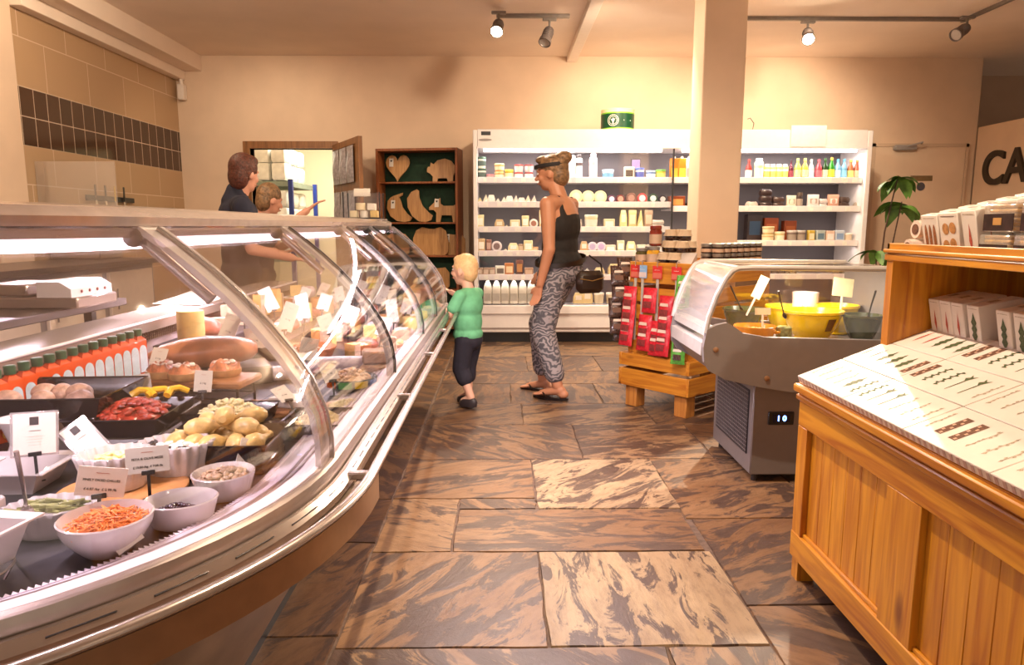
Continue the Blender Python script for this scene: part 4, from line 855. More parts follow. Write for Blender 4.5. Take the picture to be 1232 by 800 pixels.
# three rows across the slope (front, middle, rear); each carton carries three or four pictures
rown = ['front', 'middle', 'rear']; srow = [(0, .15), (.15, .30), (.30, .445)]
for ri, (s0, s1) in enumerate(srow):
    sq = seqs[ri]; yy = 2.195; k = 0; ci = 0
    while yy > .55:
        wd = .30; r, L_, W_ = lay(yy-wd, yy, s0, s1, 'printed carton lying in the %s row of the sloping top, %s from far end' % (rown[ri], ORD[ci]), ('n',))
        for q in range(6):
            kk = sq[k] if k < len(sq) else 'faint'; k += 1
            if ri == 0 and k <= 4: kk = 'faint'
            motif(r, L_*.52, W_-(.025+.05*q), kk, L_)
        yy -= wd; ci += 1
# leaning cartons on the shelf ledge behind the slope
def lean(x, y, zb, w_, d, h, lab, pic, grp, tilt=-.33, rz=0., two=None):
    r = empty('leaning_carton', (x, y, zb), rot=(0, tilt, rz)); tag(r, lab, 'carton', grp)
    g = G(); g.box(0, 0, 0, d, w_, h, .002); g.build('carton_body', m_cw, r)
    g = G()
    if pic == 'choc':
        for i in range(3):
            c = w_*(.25+.25*i); g.add([(-.0008, c+.3*w_*.3*math.cos(a), h*.47+h*.32*math.sin(a)) for a in [2*PI*j/14 for j in range(14)]], [tuple(range(14))])
        m = mat('print_biscuit', (.30, .11, .04), .5, var=.4, scale=120)
    elif pic == 'disc':
        for cy_, cz_ in ((.3, .68), (.66, .66), (.34, .34), (.7, .3)): g.add([(-.0008, w_*cy_+w_*.17*math.cos(a), h*cz_+w_*.19*math.sin(a)) for a in [2*PI*j/16 for j in range(16)]], [tuple(range(16))])
        m = mat('print_cookie', (.48, .22, .07), .5, var=.3, scale=100)
    elif pic == 'redline':
        g.add([(-.0008, w_*.45, h*.15), (-.0008, w_*.6, h*.4), (-.0008, w_*.5, h*.75), (-.0008, w_*.4, h*.4)], [(0, 1, 2, 3)]); m = m_red
    else:
        pts = [(w_*.5, h*.12)]+[(w_*(.5+(.22 if j % 2 else .12)), h*(.2+.08*j)) for j in range(7)]+[(w_*.5, h*.84)]+[(w_*(.5-(.22 if j % 2 else .12)), h*(.2+.08*j)) for j in range(6, -1, -1)]
        g.add([(-.0008, a, b) for a, b in pts], [tuple(range(len(pts)))]); m = m_grn
    g.build('printed_picture', m, r, smooth=0)
    g = G(); g.add([(d*.35, w_*.3, h+.0008), (d*.6, w_*.3, h+.0008), (d*.6, w_*.7, h+.0008), (d*.35, w_*.7, h+.0008)], [(0, 1, 2, 3)]); g.add([(-.0008, w_*.15, h*.92), (-.0008, w_*.85, h*.92), (-.0008, w_*.85, h*.935), (-.0008, w_*.15, h*.935)], [(0, 1, 2, 3)]); g.build('printed_mark', m_tan if pic != 'disc' else m_brn, r, smooth=0)
    return r
xg = 1.405; zg = .826
xg = 1.335; zg = .812
for k, (y, pic, lb) in enumerate(((2.10, 'redline', 'first'), (2.045, 'redline', 'second'), (1.99, 'redline', 'third'), (1.92, 'leafy', 'fourth'), (1.80, 'leafy', 'fifth'), (1.735, 'leafy', 'sixth'), (1.66, 'redline', 'seventh'))):
    lean(xg, y, zg+.0, .053, .13, .12, 'white carton leaning in the pine shelf box, %s from the far end' % lb, pic, 'cartons leaning in the shelf box', -.20)
# goods on top of the shelf unit
m_bx = mat('biscuit_gold', (.62, .34, .06), .4, var=.3, scale=60, bump=.3); m_cel = glass('cellophane', (.97, .95, .93), .12, .6, .12, milk=.18)
ztop = 1.0995
y = 2.06; k = 0
for k in range(9):
    x = SX+.045+k*.055
    lean(x, 1.995-.002*k, ztop-.041+.0, .078, .035, .125+.012*k, 'tall white biscuit carton on the shelf unit, %s in the row going back' % ORD[k], 'choc', 'biscuit cartons in the far row', -.22)
for k in range(9):
    x = SX+.045+k*.055
    lean(x, 1.905-.002*k, ztop-.041, .085, .035, .130+.012*k, 'white carton with round biscuit picture on the shelf unit, %s in the row going back' % ORD[k], 'disc', 'round biscuit cartons', -.22)
for k in range(9):
    x = SX+.05+k*.055
    lean(x, 1.838-.002*k, ztop-.041, .060, .035, .135+.014*k, 'pale carton in the nearer row on the shelf unit, %s going back' % ORD[k], 'faint' if 0 else 'redline', 'pale cartons in the nearer row', -.22)
m_roll = mat('wrapped_roll', (.70, .55, .47), .4, var=.1)
for k, (y, z, x) in enumerate(((2.155, .045, SX+.08), (2.155, .10, SX+.10), (2.15, .045, SX+.19))):
    g = G(); g.tube([(-.045, 0, 0), (.045, 0, 0)], .027 if k else .025, 16); o = g.build('biscuit_roll', m_roll, None, (x, y, ztop-.041+z-.018)); tag(o, 'paper wrapped biscuit roll at the far end of the shelf unit, %s' % ('lower front one', 'one stacked on top', 'one behind')[k], 'biscuit roll', 'biscuit rolls')
    g = G(); g.lathe([(.016, 0), (.016, .002)], 14); s_ = g.build('end_label', m_brn, o, (-.0455, 0, 0)); s_.rotation_euler = (0, -PI/2, 0)
for k in range(4):
    g = G(); g.tube([(-.06, 0, 0), (.06, 0, 0)], .035, 16); o = g.build('wrapped_pudding', m_roll, None, (SX+.36+.02*k, 2.02-.11*k, ztop+.185), PI/2*.2); tag(o, 'cellophane wrapped round cake lying on top of the cartons, %s from the far end' % ORD[k], 'cake', 'wrapped cakes on the cartons')
    g = G(); g.lathe([(.030, 0), (.028, .006), (.0, .009)], 16); s_ = g.build('cake_face', mat('cake_dark', (.14, .05, .025), .4, var=.5, scale=90), o, (-.0602, 0, 0)); s_.rotation_euler = (0, -PI/2, 0)
# cellophane bags of waffles with dark label, nearer
for k, (y, x, z) in enumerate(((1.715, SX+.03, 0), (1.585, SX+.03, 0), (1.715, SX+.17, .0), (1.585, SX+.17, .0), (1.715, SX+.04, .076), (1.585, SX+.045, .076), (1.71, SX+.175, .076), (1.58, SX+.175, .076), (1.70, SX+.18, .152))):
    r = empty('waffle_bag', (x, y, ztop-.041+z), .03*(k % 3-1)); tag(r, 'clear bag of golden waffles with dark label on shelf unit, %s' % ('far front bottom', 'near front bottom', 'far rear bottom', 'near rear bottom', 'far front upper', 'near front upper', 'far rear upper', 'near rear upper', 'topmost')[k], 'biscuit bag', 'waffle biscuit bags')
    for q in range(6): g = G(); g.box(.008, .008+.004*(q % 2), .004+q*.011, .108, .108, .0135+q*.011, .003); g.build('waffle', m_bx, r)
    g = G(); g.box(.002, .002, .072, .116, .114, .073); g.box(.0, .0, 0, .116, .116, .070, .004); g.build('cellophane', m_cel, r)
    g = G(); g.box(-.0015, .004, .004, -.0005, .112, .046); s_ = g.build('dark_label', mat('choc_label', (.03, .012, .010), .3, var=.5, scale=60), r, smooth=0)
    g = G(); g.box(-.0025, .045, .018, -.0016, .075, .036); g.build('gold_sticker', cm('c89858'), s_, smooth=0)
# potted plant stem behind the chiller
pl = empty('potted_plant', (3.37, 6.2, 0)); tag(pl, 'tall potted plant with drooping green leaves beside the white door', 'plant')
g = G(); g.lathe([(.11, 0), (.15, .26), (.16, .27), (.16, .30), (.14, .30), (.13, .26)], 24); g.build('pot', cm('6a4838'), pl); g = G(); g.lathe([(.138, .25), (.138, .27)], 20); g.build('soil', mat('soil', (.04, .025, .015), .9, var=.5), pl)
stp = [[(0, 0, .26), (-.05, 0, .7), (-.03, 0, 1.1), (.0, -.02, 1.35), (.03, -.04, 1.58)], [(.02, 0, .26), (.05, .03, .7), (.06, .02, 1.0), (.10, 0, 1.36)], [(-.02, 0, .26), (-.07, 0, .6), (-.10, -.02, .93)], [(.02, .0, .26), (.05, -.03, .6), (.04, -.05, .95)]]
for q in stp: g = G(); g.tube(q, .010, 8, .005); g.build('stem', cm('5a4030'), pl)
m_leaf = mat('plant_leaf', (.09, .20, .035), .35, var=.45, scale=14)
r8 = random.Random(8)
for k in range(26):
    a = r8.uniform(0, 2*PI); s_ = stp[k % 2]; t = r8.uniform(.78, 1); b = Vector(s_[-2]).lerp(Vector(s_[-1]), t) if k < 20 else Vector(stp[2][-1])
    L_ = r8.uniform(.14, .22); dn = r8.uniform(.3, .95); d = Vector((math.cos(a)*(1-dn*.6), math.sin(a)*(1-dn*.6)*.7, -dn)).normalized(); sd = d.cross(Vector((math.sin(a)*.6, .3, 1))).normalized()
    g = G(); vs = []; n = 6
    for i in range(n+1):
        q = i/n; w_ = L_*.28*math.sin(PI*min(1, q*.92+.06)); c = b+Vector((math.cos(a)*.05*math.sin(q*2), 0, .03*math.sin(PI*q)))+d*L_*q; vs += [tuple(c-sd*w_), tuple(c+Vector((0, 0, -.008))), tuple(c+sd*w_)]
    g.add(vs, [(3*i+j, 3*i+j+1, 3*i+j+4, 3*i+j+3) for i in range(n) for j in range(2)]); o = g.build('leaf', m_leaf, pl)
    if k < 3: pass

# ------------------------------------------------------------------ goods in the deli counter
DZ = .601
m_por = mat('white_porcelain', (.60, .54, .54), .15, var=.02, coat=.5)
m_cardw = mat('card_white', (.70, .64, .56), .5, var=.02)
m_ink = mat('ink', (.05, .04, .04), .6)
m_terra = mat('terracotta', (.42, .14, .05), .4, var=.15)
def food(name, col, var=.35, scale=60, rough=.4, bump=.5): return mat(name, col, rough, var=var, scale=scale, bump=bump)
def bowl_obj(name, loc, r, h, m, sx=1., sy=1., foot=.5, flute=0., nf=0, rz=0., wall=.006, straight=.0):
    pr = [(r*foot*.9, 0), (r*foot, .003)]
    for k in range(1, 7):
        t = k/6; rr = r*(foot+(1-foot)*(math.sin(t*PI/2)**(1 if not straight else .6))) if not straight else r*(foot+(1-foot)*t); pr.append((rr, .003+(h-.003)*t, flute*t))
    pr += [(r-wall*.4, h+.002, flute)]
    for k in range(5, -1, -1):
        t = k/6; rr = (r*(foot+(1-foot)*math.sin(t*PI/2)) if not straight else r*(foot+(1-foot)*t))-wall; pr.append((max(rr, .005), .009+(h-.009)*t, flute*t))
    g = G(); g.lathe(pr, 140 if nf else 32, sx=sx, sy=sy, nf=nf, cap=True)
    return g.build(name, m, None, loc, rz, smooth=50)
def heapo(name, loc, rx, ry, h, m, amp=.012, fr=60, seed=1, n=28, mm=9, rz=0.):
    g = G(); g.heap(rx, ry, h, 0, n, mm, amp, fr, seed); return g.build(name, m, None, loc, rz, smooth=60)
def bits(name, loc, rx, ry, h, n, mk, m, seed, kind='stuff'):
    g = G(); r = random.Random(seed); g.heap(rx*.9, ry*.9, h*.7, 0, 18, 5, .004, 40, seed)
    for i in range(n):
        a = r.uniform(0, 2*PI); q = math.sqrt(r.random())*.86; z = h*math.cos(q*PI/2)*.9+.003; mk(g, r, (rx*q*math.cos(a), ry*q*math.sin(a), z))
    return g.build(name, m, None, loc)
# --- front bowls on the corner
b = bowl_obj('serving_bowl', (-.673, 1.145, DZ), .074, .064, m_por, foot=.52); tag(b, 'round white bowl of grated carrot at the front of the deli counter', 'bowl')
def strand(g, r, c):
    a = r.uniform(0, PI); l = r.uniform(.008, .02); p = Vector(c); d = Vector((math.cos(a)*l, math.sin(a)*l, r.uniform(-.003, .004))); g.tube([p-d, p+Vector((0, 0, .003)), p+d], .0014, 4)
tag(bits('grated_carrot', (-.673, 1.145, DZ+.042), .064, .064, .028, 190, strand, food('carrot', (.80, .22, .04), .3, 90), 1), 'heap of orange grated carrot and pepper in the front white bowl', 'food', None, 'stuff')
b = bowl_obj('ramekin_dish', (-.600, 1.262, DZ), .066, .048, m_por, sx=1, sy=.85, foot=.80, straight=1, rz=.2); tag(b, 'oval white dish with a few black olives between the two front bowls', 'dish')
def blob(g, r, c): g.ball(c, (.006, .005, .004), 8, 5)
tag(bits('black_olives', (-.600, 1.262, DZ+.022), .045, .035, .010, 26, blob, food('olive_black', (.03, .014, .03), .5, 50, .25), 2), 'small heap of chopped black olives in the oval white dish', 'food', None, 'stuff')
b = bowl_obj('ramekin_dish', (-.575, 1.400, DZ), .062, .050, m_por, foot=.80, straight=1, flute=.0006, nf=32); tag(b, 'ribbed white ramekin of brown mushroom mix nearest the glass joint', 'dish')
def chunk(g, r, c): g.ball(c, (r.uniform(.006, .011), r.uniform(.004, .007), r.uniform(.003, .006)), 7, 5, Matrix.Rotation(r.uniform(0, 3), 3, 'Z'))
tag(bits('mushroom_mix', (-.575, 1.400, DZ+.034), .054, .054, .018, 60, chunk, food('mushroom', (.48, .32, .20), .4, 70), 3), 'heap of brown sliced mushrooms in the ribbed white ramekin', 'food', None, 'stuff')
def fluted(x, y, r, h, lab, rz=0., sx=1., sy=.8, z=DZ):
    b = bowl_obj('fluted_dish', (x, y, z), r, h, m_por, sx=sx, sy=sy, foot=.76, straight=1, flute=.0042, nf=20, rz=rz); tag(b, lab, 'dish'); return b
fluted(-.725, 1.52, .080, .078, 'tall fluted white dish behind the feta and olive price card')
tag(bits('feta_cubes', (-.725, 1.52, DZ+.058), .066, .052, .014, 40, chunk, food('feta', (.82, .76, .70), .1, 40), 4), 'white feta salad in the tall fluted dish behind its price card', 'food', None, 'stuff')
g = G(); g.lathe([(.12, 0), (.125, .004), (.125, .010), (.118, .013)], 36); tag(g.build('wooden_board', mat('board_wood', (.48, .22, .08), .5, var=.2, scale=20), None, (-.79, 1.415, DZ), 0), 'round thin wooden board under the fluted dish of cheese salad', 'board')
fluted(-.80, 1.41, .072, .076, 'fluted white dish of cheese and pepper salad on the round wooden board', .3, z=DZ+.0135)
tag(bits('cheese_salad', (-.80, 1.41, DZ+.066), .060, .048, .016, 50, chunk, mat('cheese_salad', (.80, .66, .30), .4, var=.45, scale=40, bump=.3), 5), 'pale cheese salad with yellow and orange pepper in a fluted dish', 'food', None, 'stuff')
fluted(-.815, 1.225, .078, .052, 'low fluted oval white dish of green chillies with a spoon', .2, 1.0, .72)
g_ = empty('green_chillies', (-.82, 1.225, DZ+.036)); tag(g_, 'pile of dull green pickled chillies in the low fluted oval dish', 'chillies', None, 'stuff')
rr = random.Random(6)
g = G()
for k in range(26):
    a = rr.uniform(-.5, .8); c = Vector((rr.uniform(-.045, .045), rr.uniform(-.03, .03), .004+rr.random()*.014)); d = Vector((math.cos(a), math.sin(a), rr.uniform(-.1, .2)))*rr.uniform(.014, .022); g.tube([c-d, c-d*.3, c+d*.4, c+d], .0055, 7, .002)
g.build('chilli_pile', food('green_chilli', (.20, .20, .07), .4, 60, .3), g_)
def spoon(loc, rz, lab, m=None, L_=.12, tilt=.5):
    r = empty('serving_spoon', loc, rot=(tilt, 0, rz)); tag(r, lab, 'spoon')
    g = G(); g.tube([(0, 0, .01), (0, .0, L_*.5), (0, -.004, L_)], .003, 8, .0045); g.build('handle', m or m_steel, r)
    g = G(); g.ball((0, 0, 0), (.011, .005, .016), 12, 8); g.build('spoon_bowl', m or m_steel, r); return r
spoon((-.835, 1.19, DZ+.052), .3, 'steel spoon standing in the dish of green chillies', tilt=.15)
# square white dishes at the far left
def square_dish(loc, w_, d, h, lab, rz, m=m_por, top=1.0):
    g = G()
    def ring(k, z): return [(-w_/2*k, -d/2*k, z), (w_/2*k, -d/2*k, z), (w_/2*k, d/2*k, z), (-w_/2*k, d/2*k, z)]
    g.loft([ring(.62, 0), ring(.82, h*.92), ring(1, h), ring(1, h+.003), ring(.80, h-.002), ring(.60, .006)]); o = g.build('square_dish', m, None, loc, rz, smooth=25); tag(o, lab, 'dish'); return o
square_dish((-.835, 1.02, DZ+.028), .17, .17, .062, 'square flared white dish of dried tomatoes on a wire stand at the left edge', -.15)
g = G(); g.tube([(.075*math.cos(a), .075*math.sin(a), .028) for a in [2*PI*k/24 for k in range(25)]], .0022, 6)
for a in (.5, 2.2, 3.9, 5.4): g.tube([(.075*math.cos(a), .075*math.sin(a), .028), (.06*math.cos(a), .06*math.sin(a), 0.0018)], .0022, 6)
tag(g.build('wire_stand', m_steel, None, (-.835, 1.02, DZ)), 'chrome wire stand under the square dish at the left edge', 'stand')
tag(bits('dried_tomatoes', (-.84, 1.02, DZ+.062), .045, .045, .018, 40, chunk, food('dried_tomato', (.25, .02, .015), .5, 60, .25), 7), 'dark red dried tomatoes in the square white dish', 'food', None, 'stuff')
square_dish((-.985, 1.20, DZ+.06), .13, .15, .06, 'square white dish with beetroot standing second from the left edge', .1)
tag(bits('beetroot', (-.985, 1.20, DZ+.103), .042, .048, .016, 30, blob, food('beetroot', (.16, .005, .02), .4, 50, .2), 8), 'glossy dark beetroot pieces in the small white dish', 'food', None, 'stuff')
g = G(); g.box(-.07, -.055, 0, .07, .055, .058, .004); o = g.build('white_box', m_por, None, (-.985, 1.20, DZ), .1); tag(o, 'plain white plinth box lifting the beetroot dish', 'box')
square_dish((-1.045, 1.455, DZ), .22, .16, .05, 'long low white tray between the menu card and the left edge', .05)
g = G(); g.lathe([(.045, 0), (.03, .03), (.022, .05), (.035, .09), (.05, .11), (.047, .11), (.03, .085)], 24); tag(g.build('white_vase_stand', m_por, None, (-1.12, 1.60, DZ)), 'white footed cup behind the long low white tray', 'cup')
# --- black trays
m_tray = mat('black_tray', (.015, .013, .017), .18, var=.1, coat=.6)
def tray(x, y, z, w_, d, h, lab, rz=0., stand=0.):
    g = G()
    def ring(k, zz, e=0.): return [(-w_/2*k-e, -d/2*k-e, zz), (w_/2*k+e, -d/2*k-e, zz), (w_/2*k+e, d/2*k+e, zz), (-w_/2*k-e, d/2*k+e, zz)]
    g.loft([ring(.86, 0), ring(.97, h*.95), ring(1, h), ring(1, h+.003), ring(.955, h-.001), ring(.84, .005)]); o = g.build('black_tray', m_tray, None, (x, y, z), rz, smooth=25); tag(o, lab, 'tray')
    if stand > 0:
        r = empty('tray_stand', (x, y, z-stand), rz); tag(r, 'chrome stand carrying the '+lab.split(',')[0], 'stand')
        g = G(); zz = stand-.004; q = [(-w_*.4, -d*.4, zz), (w_*.4, -d*.4, zz), (w_*.4, d*.4, zz), (-w_*.4, d*.4, zz), (-w_*.4, -d*.4, zz)]; g.tube(q, .003, 6); g.build('ring_frame', m_steel, r)
        for a, b_ in q[:4:1] and [(p[0], p[1]) for p in q[:4]]: g = G(); g.cyl((a, b_, .0), (a, b_, stand-.004), .003, 8); g.build('leg', m_steel, r)
    return o
def drum(loc, rz, lab, grp, m, s=1.):
    g = G(); g.loft([[((.004+0)*0+rr_*math.cos(a)*s, yy*s, rr_*math.sin(a)*s+.018*s) for a in [2*PI*i/12 for i in range(12)]] for yy, rr_ in ((-.045, .008), (-.035, .017), (-.02, .022), (0, .020), (.015, .012), (.03, .007), (.05, .006), (.055, .009), (.06, .004))])
    o = g.build('chicken_drumstick', m, None, loc, rz); tag(o, lab, 'chicken', grp); return o
m_chk = food('cooked_chicken', (.62, .42, .16), .3, 50, .3, .3); m_meat = food('glazed_meat', (.30, .035, .018), .6, 60, .2, .6); m_ball = food('meatball', (.46, .28, .20), .35, 60, .4, .5)
m_pep = mat('yellow_pepper', (.85, .50, .03), .25, var=.2, scale=20); m_salad = food('pasta_salad', (.70, .58, .30), .35, 80, .4, .6)
tray(-1.145, 1.80, DZ+.085, .33, .26, .05, 'left raised black tray, of meatballs', .05, .085)
for k in range(7):
    g = G(); g.ball((0, 0, .020), (.034, .028, .024), 14, 10, jit=.3); o = g.build('stuffed_mushroom', m_ball, None, (-1.25+.042*k*1.1-(.14 if k > 4 else 0), 1.77+(.055 if k > 4 or k % 2 else -.02), DZ+.098), k); tag(o, 'pale brown baked ball in the raised black tray, %s from the left' % ORD[k], 'meatball', 'baked balls in the raised black tray')
tray(-.93, 1.74, DZ+.052, .22, .25, .045, 'middle black tray, of red glazed meat', .03, .052)
tag(bits('glazed_meat', (-.93, 1.74, DZ+.072), .085, .10, .046, 110, lambda g, r, c: g.ball(c, (r.uniform(.010, .018), r.uniform(.007, .012), r.uniform(.005, .009)), 8, 6, Matrix.Rotation(r.uniform(0, 3), 3, 'Z'), .4), m_meat, 9), 'dark red glazed meat pieces heaped in the middle black tray', 'food', None, 'stuff')
for k in range(3):
    g = G(); g.tube([(-.03, 0, 0), (-.012, .01, .012), (.012, .01, .012), (.032, 0, 0)], .010, 8, .008); o = g.build('pepper_slice', m_pep, None, (-.945+.04*k, 1.82+.012*k, DZ+.11), .5*k); tag(o, 'bright yellow pepper slice on the red glazed meat, %s from left' % ORD[k], 'pepper', 'yellow pepper slices')
tray(-.655, 1.60, DZ+.02, .27, .20, .05, 'right black tray, of chicken drumsticks', .02, 0)
g = G(); g.box(-.12, -.085, 0, .12, .085, .019, .003); tag(g.build('tray_riser', m_tray, None, (-.655, 1.60, DZ), .02), 'black riser block under the drumstick tray', 'riser')
dp = [(-.75, 1.565, 0, 2.9), (-.70, 1.57, .3, 0), (-.655, 1.565, .0, -.4), (-.61, 1.57, .0, .3), (-.565, 1.575, 0, -.2), (-.73, 1.64, .0, 1.4), (-.66, 1.64, 0, 1.8), (-.60, 1.64, 0, 1.2), (-.69, 1.60, .028, -1.1), (-.61, 1.60, .028, 1.3), (-.71, 1.66, .03, .4), (-.62, 1.67, .032, 2.2), (-.65, 1.62, .052, .2)]
for k, (x, y, dz, rz) in enumerate(dp): drum((x, y, DZ+.042+(dz if dz < .1 else 0)), rz, 'golden chicken drumstick in the right black tray, %s from front left' % ORD[k], 'chicken drumsticks in the black tray', m_chk, 1.05)
tray(-.725, 1.84, DZ+.03, .22, .14, .04, 'rear black tray, of potato salad', .0, .03)
tag(bits('potato_salad', (-.725, 1.84, DZ+.045), .095, .06, .05, 90, chunk, food('potato', (.74, .66, .38), .25, 50), 10), 'pale potato salad heaped in the rear black tray', 'food', None, 'stuff')
tray(-.50, 1.86, DZ, .17, .18, .04, 'black tray of couscous salad beside the glass joint', .0, 0)
tag(bits('couscous_salad', (-.50, 1.86, DZ+.015), .07, .075, .044, 130, lambda g, r, c: g.ball(c, .005, 6, 4), m_salad, 11), 'yellow couscous salad in the tray behind the glass joint', 'food', None, 'stuff')
# --- orange juice bottles at the back
m_oj = mat('orange_juice', (.80, .105, .02), .2, var=.12, scale=12, coat=.4); m_ojc = mat('green_cap', (.05, .12, .06), .4); m_ojl = mat('juice_label', (.62, .76, .84), .4, var=.1, scale=60)
def ojb():
    g = G(); rings = []
    for k, z in ((.9, 0), (1, .006), (1, .146), (.93, .153), (.55, .160), (.45, .164), (.45, .172)): rings.append([(.0205*k*max(-.85, min(.85, 1.2*math.cos(a))), .023*k*max(-.85, min(.85, 1.2*math.sin(a))), z) for a in [2*PI*i/16 for i in range(16)]])
    g.loft(rings); o = g.build('juice_bottle', m_oj, None); g = G(); g.lathe([(.0135, .166), (.0145, .188), (.012, .190)], 14); g.build('cap', m_ojc, o)
    g = G(); n = 8; pts = [(-.0155, .038), (.0155, .038)]+[(.0155*math.cos(a), .112+.022*math.sin(a)) for a in [PI*i/n for i in range(n+1)]]; g.prism(pts, (.0190), .0200, 'yz'); g.build('arched_label', m_ojl, o, smooth=0)
    g = G(); g.ball(((.0190), 0, .022), (.002, .011, .012), 10, 6); g.build('orange_print', mat('orange_print', (.95, .45, .05), .4), o)
    return o
ob = ojb()
for k in range(15):
    p_ = (-1.29, 1.72+.0545*k, DZ); o = ob if k == 0 else dup(ob, p_); o.location = p_; o.rotation_euler = (0, 0, -.35)
    tag(o, 'orange juice bottle with green cap, %s from the near end of the row' % ORD[k], 'bottle', 'orange juice bottles along the back of the deli counter')
# --- cards and menu holders
def card(x, y, z, w_, h, lines, lab, rz=0., tilt=-.25, stand=.05, roll=0., cat='price card', black=True, grp=None):
    r = empty('price_card', (x, y, z), rot=(tilt, 0, rz)); tag(r, lab, cat, grp)
    c = empty('card_holder', (0, 0, stand)); c.parent = r; c.rotation_euler = (0, roll, 0)
    g = G(); g.box(-w_/2, -.001, 0, w_/2, .001, h, .0004); c2 = g.build('card_face', m_cardw, c, smooth=0)
    for s_, sz, dz, m in lines: text(s_, sz, m, c, (0, -.0013, h*dz), (PI/2, 0, 0), ext=.0002, bold=.00012)
    if stand > .002:
        g = G(); g.box(-.003, -.002, 0, .003, .002, stand, .0006); g.box(-.012, -.003, stand-.004, .012, .003, stand+.005, .001); g.box(-.014, -.010, 0, .014, .010, .003, .001); g.build('stand', m_blk, r)
    return r, c
m_scr = mat('script_red', (.45, .12, .08), .6)
card(-.70, 1.345, DZ+.012, .078, .052, [('Farm Kitchen'[:0]+'~~~~', .009, .80, m_scr), ('FETA & OLIVE MEZE', .0064, .55, m_ink), ('£ 15.80 /kg  £ 7.08 /lb', .0060, .24, m_ink)], 'white price card for feta and olive meze on a black stand', .38, -.1, .055)
card(-.715, 1.20, DZ+.03, .078, .052, [('~~~~', .009, .80, m_scr), ('FINELY DICED CHILLIES', .0056, .55, m_ink), ('£ 6.87 /kg  £ 2.99 /lb', .0062, .24, m_ink)], 'white price card for finely diced chillies behind the carrot bowl', .42, -.15, .045, .22)
def menu(x, y, z, w_, h, lab, rz, tilt, roll, stand):
    r, c = card(x, y, z, w_, h, [('~~~~~', .007, .58, m_ink)]+[('~ ~ ~~ ~ ~~~ ~ ~~'[:17-2*k], .0042, .44-.07*k, m_tan) for k in range(4)], lab, rz, tilt, stand, roll, 'menu card')
    g = G(); g.box(-.009, -.0016, h*.72, .007, -.0012, h*.92); g.build('square_logo', m_ink, c, smooth=0)
    g = G(); g.box(-w_/2-.005, .0012, -.005, w_/2+.005, .003, h+.004, .001); g.build('clear_holder', glass('holder_glass', (.75, .72, .74), .2, .7, .1, milk=.2), c)
menu(-.975, 1.43, DZ+.02, .075, .085, 'upright menu card in a clear holder left of the fluted dishes', .62, -.12, .08, .058)
menu(-.885, 1.49, DZ+.02, .055, .085, 'tilted menu card leaning beside the upright menu card', .4, -.5, -.62, .04)
# ticket stuck on the carrot bowl
g = G(); g.box(-.022, -.0006, 0, .022, .0006, .018); o = g.build('small_ticket', m_cardw, None, (-.618, 1.118, DZ+.022), rot=(-.5, -.45, .75)); tag(o, 'small folded white ticket lying against the carrot bowl', 'ticket')
# --- mid section: hams on a board, loin, boards
m_board = wood('serving_board', (.25, .09, .03), (.45, .20, .08), 'x', 2, .5, False)
g = G(); g.box(-.16, -.075, 0, .16, .075, .022, .006); tag(g.build('wooden_board', m_board, None, (-.92, 2.12, DZ+.075), -.1), 'raised wooden board carrying glazed pies in the middle of the case', 'board')
g = G()
for a, b_ in ((-.14, -.055), (.14, -.055), (.14, .055), (-.14, .055)): g.cyl((a, b_, 0), (a, b_, .0745), .004, 8)
g.tube([(-.14, -.055, .04), (.14, -.055, .04), (.14, .055, .04), (-.14, .055, .04), (-.14, -.055, .04)], .003, 6)
tag(g.build('board_stand', m_blk, None, (-.92, 2.12, DZ), -.1), 'black wire stand under the raised board of pies', 'stand')
m_pie = food('tomato_topping', (.70, .22, .10), .7, 35, .3, .5)
for k, (x, y) in enumerate(((-1.03, 2.11), (-.95, 2.08), (-.85, 2.13))):
    g = G(); g.lathe([(.042, 0), (.048, .010), (.048, .022)], 24); r = g.build('topped_tart', food('tart_crust', (.55, .30, .12), .2, 40), None, (x, y, DZ+.0975)); tag(r, 'round tart with tomato and white cheese topping, %s from left on the raised board' % ORD[k], 'tart', 'tarts on the raised board')
    g = G(); g.heap(.045, .045, .022, .022, 22, 6, .010, 55, k); g.build('topping', m_pie, r)
    g = G(); 
    for q in range(7): a = q*.9; g.ball((.024*math.cos(a), .024*math.sin(a), .042), (.010, .007, .005), 8, 6)
    g.build('cheese_topping', food('melted_cheese', (.86, .76, .62), .15, 40), r)
g = G(); g.loft([[(xx, r0*math.cos(a)*1.15, r0*math.sin(a)*.8+.055) for a in [2*PI*i/20 for i in range(20)]] for xx, r0 in ((-.19, .012), (-.15, .04), (-.08, .062), (0, .07), (.08, .062), (.14, .045), (.16, .02))])
tag(g.build('roast_ham', food('roast_ham', (.50, .20, .10), .4, 14, .3, .3), None, (-1.03, 2.45, DZ+.06), .45), 'large boned roast ham lying behind the tarts', 'ham')
g = G(); g.box(-.20, -.09, 0, .20, .09, .062, .006); tag(g.build('display_block', m_deck, None, (-1.03, 2.45, DZ), .45), 'dark block lifting the large roast ham', 'block')
g = G(); g.box(-.13, -.07, 0, .13, .07, .018, .004); tag(g.build('wooden_board', m_board, None, (-.66, 2.06, DZ+.0), -.15), 'low wooden board with a white paper pack to the right of the tarts', 'board')
g = G(); g.box(-.07, -.04, 0, .07, .04, .028, .006); tag(g.build('paper_pack', m_cardw, None, (-.62, 2.06, DZ+.019), -.3), 'white paper pack lying on the low wooden board', 'pack')
m_wsal = mat('wrapped_salami', (.66, .56, .60), .45, var=.18, scale=40, bump=.4)
